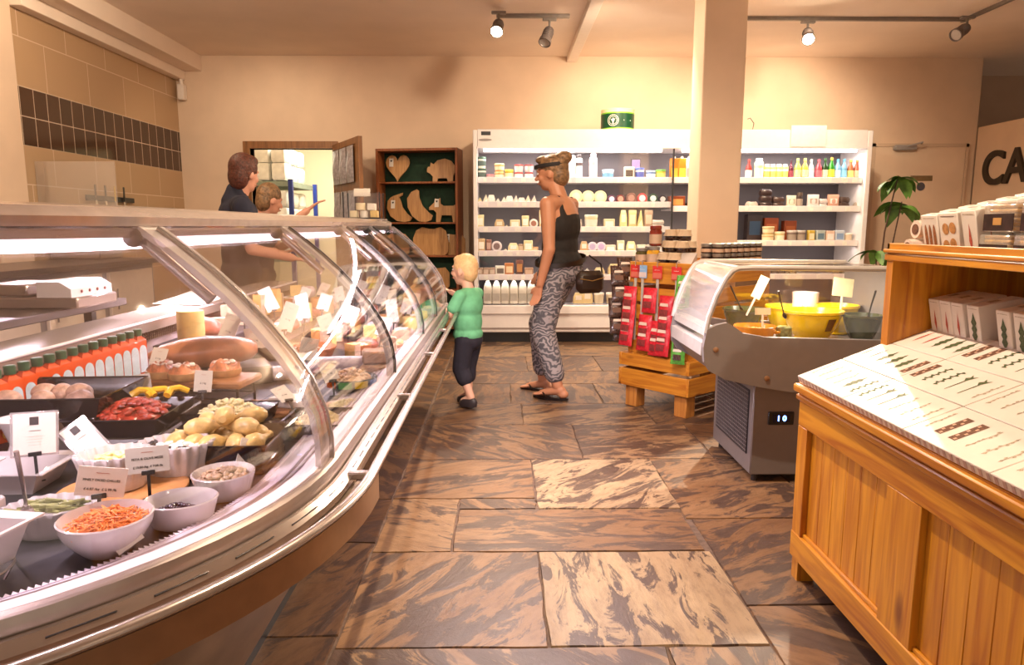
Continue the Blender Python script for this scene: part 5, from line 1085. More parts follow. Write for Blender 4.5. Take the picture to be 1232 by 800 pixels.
def salami(x, y, z, L_, r, rz, lab, m=m_wsal):
    g = G(); g.tube([(-L_/2, 0, 0), (-L_/2+.012, 0, 0), (L_/2-.012, 0, 0), (L_/2, 0, 0)], r, 16); 
    g = G(); g.loft([[(xx, q*r*math.cos(a), q*r*math.sin(a)) for a in [2*PI*i/16 for i in range(16)]] for xx, q in ((-L_/2, .3), (-L_/2+.01, .85), (-L_/2+.03, 1), (0, 1.04), (L_/2-.03, 1), (L_/2-.01, .85), (L_/2, .3))])
    o = g.build('salami', m, None, (x, y, z+r*1.04), rz); tag(o, lab, 'salami', None); return o
salami(-.60, 2.62, DZ, .25, .032, .12, 'pale wrapped salami lying in front of the terracotta bowl')
salami(-.80, 2.50, DZ, .20, .026, .5, 'thinner pale wrapped salami left of the thick one')
b = bowl_obj('terracotta_bowl', (-.78, 2.78, DZ), .115, .075, m_terra, foot=.7, straight=1); tag(b, 'brown terracotta bowl of olives in the middle of the deli counter', 'bowl')
tag(bits('mixed_olives', (-.78, 2.78, DZ+.05), .10, .10, .02, 60, blob, food('mixed_olive', (.30, .14, .06), .6, 40, .25), 12), 'mixed olives in the brown terracotta bowl', 'food', None, 'stuff')
b = bowl_obj('painted_bowl', (-.50, 2.28, DZ), .085, .060, mat('painted_glaze', (.02, .05, .03), .15, var=.3, coat=.6), foot=.45); tag(b, 'dark green painted bowl of pasta salad with bright fish pattern', 'bowl')
g = G(); g.mi = 0
for q in range(10):
    a0 = 2*PI*q/10; g.mi = q % 4; vs = []
    for z, r in ((.036, .0845), (.047, .0855), (.058, .0860)): vs += [(r*math.cos(a), r*math.sin(a), z) for a in (a0+.04, a0+.3, a0+.56)]
    g.add(vs, [(i+3*j, i+1+3*j, i+4+3*j, i+3+3*j) for j in range(2) for i in range(2)])
g.build('painted_band', [cm('e8c818', .2), cm('2868a8', .2), cm('d86818', .2), cm('38a048', .2)], b)
tag(bits('pasta_salad', (-.50, 2.28, DZ+.042), .075, .075, .045, 110, chunk, food('pasta_mix', (.68, .44, .26), .45, 60), 13), 'peach coloured pasta salad heaped in the painted bowl', 'food', None, 'stuff')
g = G(); g.lathe([(.05, 0), (.085, .012), (.088, .016), (.06, .008)], 32); tag(g.build('round_plate', m_por, None, (-.465, 2.07, DZ)), 'round plate of grain salad by the front glass', 'plate')
tag(bits('grain_salad', (-.465, 2.07, DZ+.010), .066, .066, .022, 110, lambda g, r, c: g.ball(c, .0045, 6, 4), food('grain', (.74, .66, .40), .3, 80), 14), 'pale grain salad on the round plate', 'food', None, 'stuff')
for k in range(2):
    g = G(); g.box(-.05, -.05, 0, .05, .05, .045, .008); o = g.build('cheese_block', food('brown_rind', (.38, .22, .12), .25, 30), None, (-.475, 2.58+.02*k, DZ+.001+.047*k), .2*k); tag(o, 'brown crumbly terrine block by the front glass, %s' % ('lower one', 'upper one')[k], 'terrine', 'brown terrine blocks')
for k in range(4): g = G(); g.box(-.055, -.03, 0, .055, .03, .004, .001); tag(g.build('slate_tile', m_deck, None, (-.43, 2.205+.07*k+(.03 if k > 0 else 0), DZ+.0015), .1), 'small slate tile lying by the front glass, %s from near end' % ORD[k], 'slate', 'slate tiles on the deck') if k != 5 else None
# --- random but orderly far section: four rows, rising to the back
rf = random.Random(21)
m_ch = [food('cheese_cream', (.82, .70, .46), .12, 20, .5, .1), food('cheese_yellow', (.80, .56, .20), .15, 20, .5, .1), food('cheese_white', (.84, .78, .68), .08, 20, .5, .1), food('cheese_rind', (.55, .38, .26), .3, 30, .6, .3), food('cheese_orange', (.74, .34, .10), .2, 20, .5, .1)]
chn = ['cream', 'yellow', 'white', 'brown-rinded', 'orange']
m_ham = food('cured_ham', (.50, .16, .12), .5, 30, .35, .3); m_pinkw = mat('pink_wrap', (.70, .56, .58), .4, var=.2, scale=30, bump=.4)
rows = [(-1.22, 2.70, .102, 'back'), (-1.02, 2.98, .06, 'third'), (-.82, 3.02, .0, 'second'), (-.62, 2.84, .0, 'front'), (-.47, 2.78, 0, 'glass-side')]
g = G(); g.box(-1.33, 2.66, DZ, -1.12, YE-.06, DZ+.10, .003); tag(g.build('display_step', m_deck), 'dark display step along the back of the far half of the case', 'step')
g = G(); g.box(-1.115, 2.88, DZ, -.93, YE-.06, DZ+.058, .003); tag(g.build('display_step', m_deck), 'lower dark display step in front of the back step', 'step')
for (x, y0, dz, rn) in rows:
    y = y0; k = 0
    while y < YE-.18:
        t = rf.choice(['wedge', 'wedge', 'round', 'half', 'salami', 'pack', 'tub', 'ham'] if x < -.6 else ['wedge', 'tub', 'pack', 'half', 'tub', 'round']); z = DZ+dz+.0015; w_ = rf.uniform(.085, .15) if x < -.55 else rf.uniform(.07, .09)
        X = x+rf.uniform(-.012, .012); yc = y+w_/2; rz = rf.uniform(-.5, .5); end = '%s row, %s from near end' % (rn, ORD[k]); big = 1.5 if x < -1.1 else 1.2
        if t == 'wedge':
            ci = rf.randrange(5); R_ = w_*.5; H_ = rf.uniform(.045, .085)*big; a1 = rf.uniform(.9, 1.6); g = G(); pts = [(-R_*.5, 0)]+[(-R_*.5+R_*1.3*math.cos(a), R_*1.3*math.sin(a)*.8) for a in [-a1/2+a1*i/6 for i in range(7)]]; g.prism(pts, 0, H_); o = g.build('cheese_wedge', m_ch[ci], None, (X, yc, z), rz, smooth=30)
            g = G(); g.prism([(-R_*.5+R_*1.302*math.cos(a), R_*1.302*math.sin(a)*.8) for a in [-a1/2+a1*i/6 for i in range(7)]]+[(-R_*.5+R_*1.26*math.cos(a), R_*1.26*math.sin(a)*.8) for a in [a1/2-a1*i/6 for i in range(7)]], -.0005, H_+.0008); g.build('rind', m_ch[3], o, smooth=30); tag(o, '%s cheese wedge, %s' % (chn[ci], end), 'cheese', 'cheeses in the far half of the deli counter')
        elif t in ('round', 'half'):
            ci = rf.randrange(5); R_ = w_*.45; H_ = rf.uniform(.03, .08)*big; a1 = 2*PI if t == 'round' else PI; g = G(); n = 24
            pts = [(R_*math.cos(a), R_*math.sin(a)) for a in [a1*i/n for i in range(n+(t == 'half'))]]; g.loft([[(p[0]*.96, p[1]*.96, 0) for p in pts], [(p[0], p[1], .005) for p in pts], [(p[0], p[1], H_-.005) for p in pts], [(p[0]*.96, p[1]*.96, H_) for p in pts]]); o = g.build('round_cheese' if t == 'round' else 'half_cheese', m_ch[ci], None, (X, yc, z), rz); tag(o, '%s %s cheese, %s' % (chn[ci], 'whole round' if t == 'round' else 'halved', end), 'cheese', 'cheeses in the far half of the deli counter')
        elif t == 'salami': o = salami(X, yc, z, min(w_*1.3, .17), .026*big, rz*.6, 'pale wrapped salami, '+end, rf.choice([m_wsal, m_pinkw])); o['group'] = 'salamis in the far half of the deli counter'
        elif t == 'ham':
            g = G(); g.ball((0, 0, w_*.28), (w_*.5, w_*.38, w_*.28), 18, 12, jit=.25); o = g.build('cured_ham', m_ham, None, (X, yc, z), rz); tag(o, 'dark red cured ham joint, '+end, 'ham', 'ham joints in the far half of the deli counter')
        elif t == 'pack':
            g = G(); h = rf.uniform(.03, .06); g.box(-w_*.42, -w_*.36, 0, w_*.42, w_*.36, h, .008); o = g.build('wrapped_pack', m_pinkw, None, (X, yc, z), rz); tag(o, 'pinkish wrapped pack, '+end, 'pack', 'wrapped packs in the far half of the deli counter')
            g = G(); g.box(-w_*.25, -w_*.2, h+.0002, w_*.25, w_*.2, h+.001); g.build('paper_label', m_cardw, o, smooth=0)
        else:
            R_ = w_*.42; o = bowl_obj('small_dish', (X, yc, z), R_, .045, rf.choice([m_por, m_terra, m_por]), foot=.75, straight=1); tag(o, 'small dish of antipasti, '+end, 'dish', 'small dishes in the far half of the deli counter')
            o2 = bits('antipasti', (X, yc, z+.028), R_*.84, R_*.84, .018, 22, chunk, rf.choice([m_salad, m_meat, m_ch[0], food('olive_green', (.25, .24, .08), .4, 50)]), k); o2.parent = None; tag(o2, 'heap of antipasti in the small dish, '+end, 'food', None, 'stuff')
        y += w_+.012; k += 1
# tilted white cards on stands among the cheeses
cp = [(-1.09, 2.72, .35, .10), (-.92, 2.62, -.2, .09), (-.70, 2.48, .2, .07), (-.90, 2.90, .4, .12), (-.72, 2.93, -.3, .10), (-1.12, 3.05, .3, .14), (-.92, 3.2, -.3, .13), (-.72, 3.25, .35, .10), (-.55, 3.1, .2, .07), (-1.12, 3.45, -.4, .14), (-.92, 3.55, .3, .13), (-.72, 3.65, -.35, .10), (-.55, 3.5, -.2, .07), (-1.12, 3.85, .3, .14), (-.92, 3.95, -.3, .13), (-.72, 4.05, .3, .10), (-.55, 3.9, .25, .07), (-1.12, 4.25, .3, .14), (-.92, 4.3, .35, .12), (-.70, 4.35, -.3, .09), (-.54, 4.3, .2, .06)]
for k, (x, y, roll, st) in enumerate(cp):
    r, c = card(x, y, DZ+.0015, .062, .085 if k % 3 else .12, [('~~~~', .008, .8, m_scr), ('£ / kg', .009, .4, m_ink)], 'tilted white price card standing among the cheeses, %s counting away from the camera' % ORD[k], rf.uniform(-.5, .7), rf.uniform(-.5, -.1), st, roll, grp='price cards among the cheeses')
for k, (x, y, z, rz, tl) in enumerate(((-.86, 1.98, DZ+.03, .3, -.3), (-.60, 1.98, DZ+.02, .6, -1.0), (-1.14, 2.28, DZ+.05, .2, -.5), (-.53, 2.17, DZ+.02, .4, -.35), (-.56, 1.50, DZ+.004, .9, -.3), (-1.0, 1.93, DZ+.03, .4, -.2))):
    card(x, y, z-(.03 if k == 4 else .0), .048, .062, [('~~~', .007, .8, m_scr), ('£ / kg', .007, .4, m_ink)], 'blank-backed price card, '+('in front of the raised board of tarts', 'lying tilted right of the tarts', 'by the large roast ham', 'before the painted pasta bowl', 'edge-on before the drumstick tray', 'beside the juice bottles')[k], rz, tl, .05, (.1, -.3, .2, -.3, .5, -.1)[k])
# crumpled paper stack on the rear worktop (white sheets by the server's hand)
for k in range(5):
    g = G(); g.box(-.12, -.18, 0, .12, .18, .004, .001); o = g.build('paper_sheets', m_cardw, None, (-1.43, 3.35+.03*k, .802+.0055*k), .1*k-.2); tag(o, 'pad of white wrapping sheets on the rear worktop, %s from bottom' % ORD[k], 'paper', 'white wrapping paper by the server')
g = G(); g.box(-.07, -.09, 0, .07, .09, .10, .008)
g2 = empty('glass_display_box', (-.86, 4.45, 1.194)); tag(g2, 'small clear display box with cheeses and a white card on top of the counter end', 'display box')
for a in ((-.11, -.07), (.11, -.07), (.11, .07), (-.11, .07)): g = G(); g.box(a[0]-.003, a[1]-.003, 0, a[0]+.003, a[1]+.003, .16); g.build('corner_post', m_blk, g2, smooth=0)
g = G(); g.box(-.11, -.07, 0, .11, .07, .006); g.build('base', m_blk, g2, smooth=0)
for y in (-.07, .07): g = G(); g.box(-.107, y-.001, .006, .107, y+.001, .158); g.build('glass_side', m_gl, g2, smooth=0)
g = G(); g.prism([(-.15, -.09), (.13, -.09), (.13, .09), (-.15, .09)], -.012, -.0005); g.build('tray_board', m_steel2, g2, smooth=0)
for k, (x, z, w_) in enumerate(((-.06, .008, .045), (.0, .008, .05), (.065, .008, .045), (-.02, .055, .06), (.05, .052, .05))):
    g = G(); g.lathe([(w_/2, 0), (w_/2, .042)], 16) if k % 2 else g.box(-w_/2, -.03, 0, w_/2, .03, .042, .004); o = g.build('small_cheese', m_ch[(k*2) % 3], None, (-.86+x, 4.45, 1.194+z)); tag(o, 'small %s cheese in the clear display box, %s' % (chn[(k*2) % 3], ('lower left', 'lower middle', 'lower right', 'upper left', 'upper right')[k]), 'cheese', 'cheeses in the clear display box')
g = G(); g.box(-.05, -.002, 0, .05, .002, .05, .0008); o = g.build('price_card', m_cardw, None, (-.86, 4.40, 1.194+.135), rot=(-.3, 0, 0)); tag(o, 'white card on top of the clear display box', 'price card')
# --- service side: back counter with white doors, scale, knife rack
bc = empty('back_counter', (-3.40, 2.2, 0)); tag(bc, 'stainless back counter with pale doors along the left wall behind the case', 'counter')
g = G(); g.box(0, 0, .86, .62, 3.6, .90, .004); g.build('worktop', mat('dark_worktop', (.10, .08, .08), .3, .4), bc)
g = G(); g.box(0.02, 0.02, .08, .56, 3.58, .86); g.build('carcass', mat('carcass_grey', (.20, .17, .17), .5), bc, smooth=0)
for k in range(5): g = G(); g.box(.56, .06+.71*k, .12, .585, .06+.71*k+.62, .82, .004); d_ = g.build('door', mat('pale_door', (.62, .50, .40), .4, var=.04), bc); g = G(); g.cyl((.60, .12+.71*k, .55), (.60, .12+.71*k, .70), .006); g.build('handle', m_steel, d_)
sc_ = empty('weighing_scale', (-1.66, 2.62, .0)); tag(sc_, 'white weighing scale with angled control panel on the service shelf', 'scale')
g = G(); g.box(-.2, -.12, .86, .16, .14, .90, .006); g.build('scale_base', m_steel2, sc_)
g = G(); g.prism([(-.15, .93), (.02, .93), (.02, 1.0), (-.10, 1.0)], -.10, .12, 'xz'); 
g = G(); g.box(-.19, -.11, .905, -.02, .13, .945, .006); g.build('weighing_plate', m_steel, sc_)
g = G(); g.prism([(.02, .90), (.14, .90), (.14, .93), (.10, .955), (.02, .955)], -.12, .14, 'xz'); g.build('control_panel', m_fw, sc_)
g = G()
for k in range(4): g.ball((.143, -.06+.05*k, .918), (.003, .006, .006), 8, 6)
g.build('buttons', [cm('a03030')], sc_)
ss = empty('service_shelf', (-1.98, 1.2, 0)); tag(ss, 'dark service shelf on steel posts behind the juice bottles', 'shelf')
g = G(); g.box(-.1, 0, .83, .43, 1.72, .858, .003); g.build('shelf_top', mat('dark_worktop', (.10, .08, .08), .3, .4), ss)
for a, b_ in ((.03, .03), (.42, .03), (.03, 1.47), (.42, 1.47), (.42, .75)): g = G(); g.box(a-.015, b_-.015, 0, a+.015, b_+.015, .83); g.build('leg', m_dk, ss, smooth=0)
# knife rack and splash guards on the tiled wall
kr = empty('knife_rack', (-3.42, 5.95, 1.36)); tag(kr, 'black magnetic knife rack on the tiled wall at the left', 'knife rack')
g = G(); g.box(-.012, 0, 0, .01, .75, .045, .004); g.build('rail', m_blk, kr)
for k in range(4):
    r = empty('kitchen_knife', (-3.398, 6.05+.15*k, 1.385)); tag(r, 'kitchen knife hanging on the tiled wall rack, %s from near end' % ORD[k], 'knife', 'knives on the wall rack')
    g = G(); g.box(-.004, -.012, -.02, .004, .012, .11, .003); g.build('handle', cm('e0b820') if k == 2 else m_blk, r); g = G(); g.prism([(-.016, -.02), (.016, -.02), (.016, -.12), (-.012, -.20)], -.001, .001, 'yz'); g.build('blade', m_steel, r, smooth=0)
g = G(); g.box(-3.43, 5.35, 1.0, -2.85, 5.356, 1.62); tag(g.build('glass_screen', m_gl2, smooth=0), 'clear upright glass screen in front of the tiled wall', 'screen')
g = G(); g.box(-3.38, 5.10, 1.15, -3.05, 5.30, 1.50, .01) if 0 else g.box(-3.43, 5.42, .9, -3.05, 5.75, 1.30, .01); o = g.build('slicing_machine', m_steel2); tag(o, 'grey steel machine standing at the left by the tiled wall', 'machine')

# ------------------------------------------------------------------ chopping board display on the back wall
m_dw = wood('stained_frame', (.20, .055, .015), (.34, .11, .035), 'z', 1, .4, False); m_gfelt = mat('green_backing', (.008, .035, .016), .8, var=.2)
cd_ = empty('board_display', (-1.30, 7.42, 0), math.radians(-9)); tag(cd_, 'tall wooden display rack with dark green backing holding animal chopping boards', 'display rack')
g = G(); g.box(0, 0, .02, .025, .26, 1.93, .003); g.build('side', m_dw, cd_); g = G(); g.box(.83, 0, .02, .855, .26, 1.93, .003); g.build('side', m_dw, cd_)
g = G(); g.box(.025, .22, .02, .83, .24, 1.93); g.build('backing', m_gfelt, cd_, smooth=0)
g = G(); g.box(.025, 0, 1.905, .83, .24, 1.93, .002); g.build('top_board', m_dw, cd_)
SZ = [1.60, 1.19, .85, .50, .10]
for z in SZ: g = G(); g.box(.025, .04, z-.018, .83, .22, z, .002); g.build('shelf', m_dw, cd_)
m_cb = wood('beech_board', (.34, .155, .045), (.50, .26, .085), 'z', 1.3, .55, False)
def heart(n=28):
    p = []
    for i in range(n):
        t = 2*PI*i/n; p.append((16*math.sin(t)**3/34., (13*math.cos(t)-5*math.cos(2*t)-2*math.cos(3*t)-math.cos(4*t)+17)/30.))
    return p
shapes = {
 'heart': (heart(), .27, .29),
 'pig': ([(-.5, .55), (-.46, .62), (-.40, .62), (-.38, .80), (-.28, .72), (-.15, .88), (.1, .95), (.32, .85), (.44, .66), (.5, .70), (.47, .45), (.40, .25), (.38, 0), (.22, 0), (.18, .14), (-.12, .14), (-.16, 0), (-.30, 0), (-.30, .22), (-.42, .36), (-.5, .40)], .31, .25),
 'pepper': ([(-.25, 1.05), (-.05, 1.12), (.12, 1.18), (.10, 1.08), (-.02, 1.0), (.05, .85), (.12, .6), (.3, .35), (.5, .18), (.42, .05), (.2, 0), (-.1, .05), (-.35, .25), (-.48, .55), (-.46, .85), (-.36, .98)], .28, .26),
 'moon': ([(-.1, 1.0), (-.02, .96), (.0, .75), (.12, .5), (.35, .3), (.5, .2), (.45, .06), (.25, 0), (0, .02), (-.25, .18), (-.42, .45), (-.45, .72), (-.3, .92)], .29, .34),
 'dog': ([(-.5, .55), (-.34, .72), (-.30, .88), (-.24, .78), (-.14, .9), (-.12, .68), (-.02, .60), (.30, .60), (.38, .66), (.40, .92), (.48, .90), (.5, .55), (.48, .3), (.44, 0), (.30, 0), (.26, .25), (-.08, .25), (-.12, 0), (-.26, 0), (-.26, .35), (-.36, .45), (-.5, .45)], .32, .28),
 'cow': ([(-.5, .1), (-.5, .6), (-.42, .88), (-.25, 1.0), (-.05, .94), (.1, .94), (.28, 1.0), (.42, .88), (.5, .5), (.5, .1), (.42, 0), (-.42, 0)], .38, .29),
 'apple': ([(-.5, .1), (-.48, .7), (-.3, .92), (0, .88), (.3, .92), (.48, .7), (.5, .1), (.4, 0), (-.4, 0)], .26, .24),
 'cat': ([(-.5, 0), (-.42, .5), (-.5, .8), (-.3, .7), (-.1, .9), (.1, .7), (.3, .85), (.45, .5), (.5, .2), (.3, 0)], .28, .26)}
def cboard(kind, x, zi, lab, tagd=True, w_=None, dy=.0):
    pts, W_, H_ = shapes[kind]; g = G(); g.prism([(a*W_, b*H_) for a, b in pts], 0, .016, 'xz'); c, s_ = math.cos(cd_.rotation_euler[2]), math.sin(cd_.rotation_euler[2])
    y = .115+dy; loc = (-1.30+c*x-s_*y, 7.42+s_*x+c*y, SZ[zi]+.002); o = g.build('chopping_board', m_cb, None, loc, rot=(math.radians(-8), 0, cd_.rotation_euler[2])); tag(o, lab, 'chopping board', 'animal and fruit shaped chopping boards')
    if tagd:
        g = G(); g.box(-.022+x*0, -.004, H_*.55, .022, -.001, H_*.55+.085); t_ = g.build('paper_tag', m_cardw, o, (-W_*.25, 0, 0), smooth=0); g = G(); g.prism([(a*.024-.0, b*.026+H_*.55+.045) for a, b in heart(16)], -.0052, -.0041, 'xz'); g.build('tag_heart', m_ink, t_, smooth=0)
        g = G(); g.tube([(-W_*.25, -.003, H_*.55+.08), (-W_*.22, -.004, H_*.9), (-W_*.25, .0, H_*1.05)], .0015, 5); g.build('string', m_ink, o)
    return o
cboard('heart', .19, 0, 'heart shaped wooden chopping board with paper tag on the top shelf'); cboard('pig', .66, 0, 'pig shaped wooden chopping board on the top shelf', False)
cboard('pepper', .20, 1, 'chilli pepper shaped chopping board at the left of the second shelf'); cboard('moon', .42, 1, 'crescent shaped chopping board in the middle of the second shelf', False, dy=-.03); cboard('dog', .68, 1, 'terrier dog shaped chopping board at the right of the second shelf')
cboard('cow', .53, 2, 'wide rounded chopping board with two humps on the third shelf', False); cboard('apple', .765, 2, 'board with tag at the right end of the third shelf', True, dy=.04); cboard('apple', .17, 2, 'rounded chopping board at the left end of the third shelf', False)
cboard('apple', .60, 3, 'rounded square chopping board on the fourth shelf', False); cboard('cat', .25, 3, 'cat head chopping board on the fourth shelf', False)
cboard('apple', .66, 4, 'rounded chopping board on the bottom shelf at right', False); cboard('dog', .30, 4, 'dog shaped chopping board on the bottom shelf', False)

# ------------------------------------------------------------------ slatted crate stand with hanging packets
RZ = math.radians(40.6); B0 = Vector((1.10, 4.10, 0)); SL_, SW_ = .95, .50
def loc_(x, y, z): c, s_ = math.cos(RZ), math.sin(RZ); return (B0.x+c*x-s_*y, B0.y+s_*x+c*y, z)
m_cr = wood('crate_pine_y', (.42, .13, .008), (.62, .26, .022), 'y', 1, .5); m_crx = wood('crate_pine_x', (.42, .13, .008), (.62, .26, .022), 'x', 1, .5); m_crz = wood('crate_pine_z', (.40, .14, .025), (.58, .25, .05), 'z', 1, .5)
ct = empty('crate_stand', tuple(B0), RZ); tag(ct, 'orange pine slatted crate stand with hanging snack packets and jars on top', 'display stand')
for x in (.015, SL_-.105):
    for y in (.015, SW_-.105): g = G(); g.box(x, y, 0, x+.09, y+.09, .15, .004); g.build('leg', m_crz, ct)
for z0, z1 in ((.14, .25), (.27, .35)):
    g = G(); g.box(-.018, 0, z0, 0, SW_, z1, .002); g.build('slat', m_cr, ct); g = G(); g.box(SL_, 0, z0, SL_+.018, SW_, z1, .002); g.build('slat', m_cr, ct)
    g = G(); g.box(-.018, -.018, z0, SL_+.018, 0, z1, .002); g.build('slat', m_crx, ct); g = G(); g.box(-.018, SW_, z0, SL_+.018, SW_+.018, z1, .002); g.build('slat', m_crx, ct)
for k in range(6): g = G(); g.box(0, .005+k*.083, .335, SL_, .075+k*.083, .352, .002); g.build('slat', m_crx, ct)
for k, (z0, z1) in enumerate(((.352, .44), (.46, .55), (.57, .66), (.68, .77), (.80, .93))):
    g = G(); g.box(.03, .03, z0, .045, SW_-.03, z1, .002); g.build('slat', m_cr, ct); g = G(); g.box(.03, .015, z0, SL_-.03, .03, z1, .002); g.build('slat', m_crx, ct)
    g = G(); g.box(.03, SW_-.03, z0, SL_-.03, SW_-.015, z1, .002); g.build('slat', m_crx, ct)
for x, y in ((.046, .031), (.046, SW_-.071), (SL_-.09, .031), (SL_-.09, SW_-.071)): g = G(); g.box(x, y, .352, x+.04, y+.04, .92); g.build('corner_post', m_crz, ct, smooth=0)
g = G(); g.box(.046, .031, .90, SL_-.04, SW_-.031, .918); g.build('crate_top', m_crx, ct, smooth=0)
# clip strips with cards
m_redc = mat('red_card', (.62, .03, .03), .4, var=.1); m_bluc = mat('blue_card', (.25, .45, .75), .4); m_strip = glass('clear_strip', (.9, .85, .8), .2, .6, .2, milk=.35)
strips = [(.43, m_redc, 'red'), (.375, m_bluc, 'blue'), (.26, m_redc, 'red'), (.12, m_redc, 'red')]
for k, (y, m, c_) in enumerate(strips):
    r = empty('clip_strip', loc_(.026, y, .935), RZ); tag(r, 'clear hanging strip with a %s header card, %s from left on the crate stand' % (c_, ORD[k]), 'clip strip', 'clip strips on the crate stand')
    g = G(); g.box(-.006, -.010, -.50 if k != 3 else -.34, -.004, .010, -.03); g.build('strip', m_strip, r, smooth=0)
    g = G(); g.box(-.011, -.036, -.105, -.009, .036, -.025, .0008); cc = g.build('header_card', m, r)
    g = G(); g.box(-.0122, -.032, -.10, -.0112, .032, -.068); g.build('printed_panel', cm('f0e0e0') if m is m_bluc else cm('e88070'), cc, smooth=0)
    text('SNACKS' if 0 else '~~~', .022, cm('ffffff'), cc, (-.0125, 0, -.05), (PI/2, 0, -PI/2))
    g = G(); g.tube([(.02, 0, .0), (-.006, 0, .004), (-.012, 0, -.01), (-.012, 0, -.035)], .0025, 6); g.build('hook', m_steel, r)
m_rp = mat('red_packet', (.60, .02, .035), .25, var=.25, scale=50, bump=.5, coat=.4); m_bp = mat('dark_packet', (.06, .028, .02), .22, var=.6, scale=60, bump=.6, coat=.5); m_gp = mat('green_packet', (.10, .34, .05), .25, var=.3, scale=50, bump=.5, coat=.4)
m_rp2 = mat('packet_brown_panel', (.20, .03, .03), .3, var=.4, scale=60)
def packet(loc, rz, w_, h, m, m2, lab, grp, tilt=-.12, face='x'):
    g = G(); rings = []; n = 12
    for t in (0, .04, .15, .4, .7, .9, .96, 1):
        th = .018*math.sin(PI*max(0, min(1, (t-.02)/.96)))**.5 if 0 < t < 1 else 0; ww = w_/2*(1+.03*math.sin(t*25))
        rings.append([(-(.002+th)*math.sin(a), ww*math.cos(a), h*t) for a in [2*PI*i/n for i in range(n)]])
    g.loft(rings); o = g.build('snack_packet', m, None, loc, rot=(0, tilt, rz)); tag(o, lab, 'packet', grp)
    g = G(); g.add([(-.0215, -w_*.28, h*.2), (-.0215, w_*.28, h*.2), (-.0215, w_*.28, h*.45), (-.0215, -w_*.28, h*.45)], [(0, 1, 2, 3)]); g.build('printed_panel', m2, o, smooth=0)
    g = G(); g.add([(-.0215, -w_*.30, h*.58), (-.0215, w_*.30, h*.58), (-.0215, w_*.26, h*.70), (-.0215, -w_*.26, h*.70)], [(0, 1, 2, 3)]); g.build('printed_name', cm('f0d8c8'), o, smooth=0); return o
k = 0
for col, y, zs in ((0, .455, (.62, .54, .46, .40)), (1, .30, (.62,)), (1, .33, (.45, .38)), (2, .235, (.42, .36)), (3, .175, (.58, .50, .42, .37))):
    for q, z in enumerate(zs):
        packet(loc_(-.010-.010*q, y, z), RZ, .105, .155, m_rp, m_rp2, 'red glossy snack packet on the crate stand, %s from the top left' % ORD[k], 'red snack packets on the crate stand', .10+.02*q); k += 1
for k in range(9):
    packet(loc_(-.0+(-.02 if k % 2 else .03), SW_+.02+.012*(k % 3), .83-.052*k), RZ+.9, .10, .13, m_bp, m_brn, 'dark brown shiny packet hanging at the left corner, %s from the top' % ORD[k], 'dark packets at the left corner of the crate stand', .35)
for k in range(7):
    packet(loc_(-.048-.004*k, .03, .74-.066*k), RZ+.35, .085, .13, m_gp, m_bp, 'green snack packet hanging at the right corner, %s from the top' % ORD[k], 'green packets at the right corner of the crate stand', .3-.03*k)
# jars on top of the crate stand
def jar2(x, y, z, r, h, gl, ld, lab, grp, cloth=False, lidh=.2):
    g = G(); g.lathe([(r*.88, 0), (r, .006), (r, h*(1-lidh)-.012), (r*.82, h*(1-lidh))], 18); o = g.build('glass_jar', gl, None, loc_(x, y, z)); tag(o, lab, 'jar', grp)
    g = G()
    if cloth: g.lathe([(r*1.22, h*(1-lidh)-.02, .004), (r*.98, h*(1-lidh)+.0, .001), (r*.96, h*.96, 0), (r*.8, h, 0)], 24, nf=8)
    else: g.lathe([(r*.92, h*(1-lidh)), (r*.94, h*(1-lidh)+.003), (r*.94, h-.002), (r*.85, h)], 20)
    g.build('cloth_lid' if cloth else 'lid', ld, o, smooth=50)
    if not cloth: g = G(); g.lathe([(r*1.01, h*.12), (r*1.01, h*(1-lidh)*.72)], 18, cap=False); g.build('paper_label', cm('d8b8a0'), o)
    return o
m_jd = mat('jar_dark', (.03, .012, .01), .1, coat=.5); m_jg = mat('jar_olive', (.09, .07, .02), .1, coat=.5, var=.4); m_jy = mat('jar_yellow', (.75, .36, .03), .1, coat=.5, var=.5, scale=40); m_jr = mat('jar_red', (.20, .02, .01), .1, coat=.5, var=.4); m_cl = mat('cloth_cream', (.56, .41, .28), .8, var=.1); m_lg = mat('lid_grey', (.30, .27, .25), .35, .5)
jar2(.09, .44, .9185, .040, .095, m_jg, m_lg, 'dark olive jar at the left end of the crate top', 'large jars on the crate top')
jar2(.09, .35, .9185, .042, .105, m_jy, m_lg, 'bright yellow piccalilli jar on the crate top', 'large jars on the crate top')
jar2(.17, .43, .9185, .042, .105, m_jy, m_lg, 'yellow jar behind the bright yellow jar', 'large jars on the crate top')
pos = [(.085, .265, 0), (.085, .185, 0), (.165, .27, 0), (.165, .19, 0), (.17, .35, 0), (.25, .36, 0), (.25, .27, 0), (.25, .19, 0), (.165, .27, 1), (.165, .19, 1), (.25, .36, 1), (.25, .27, 1), (.25, .19, 1), (.32, .3, 0), (.32, .3, 1), (.25, .23, 2), (.30, .33, 2), (.25, .34, 2)]
for k, (x, y, lv) in enumerate(pos): jar2(x, y, .9185+lv*.0705, .037, .07, m_jd, m_cl, 'small dark chutney jar with cream cloth lid, %s level, %s from the front left' % (('lowest', 'middle', 'top')[lv], ORD[k]), 'chutney jars with cloth lids', True, .3)
jar2(.20, .42, .9185+.1055, .040, .13, m_jr, m_jr, 'tall dark red jar standing highest on the crate top', 'large jars on the crate top')
k = 0
for x in range(7):
    for y in range(2):
        for lv in range(2):
            jar2(.42+.076*x, .10+.085*y, .9185+.0615*lv, .037, .061, m_jd, m_lg, 'flat grey-lidded jar on the crate top, %s layer, %s row, %s from left' % (('lower', 'upper')[lv], ('front', 'rear')[y], ORD[x]), 'grey lidded jars stacked on the crate top', False, .35)
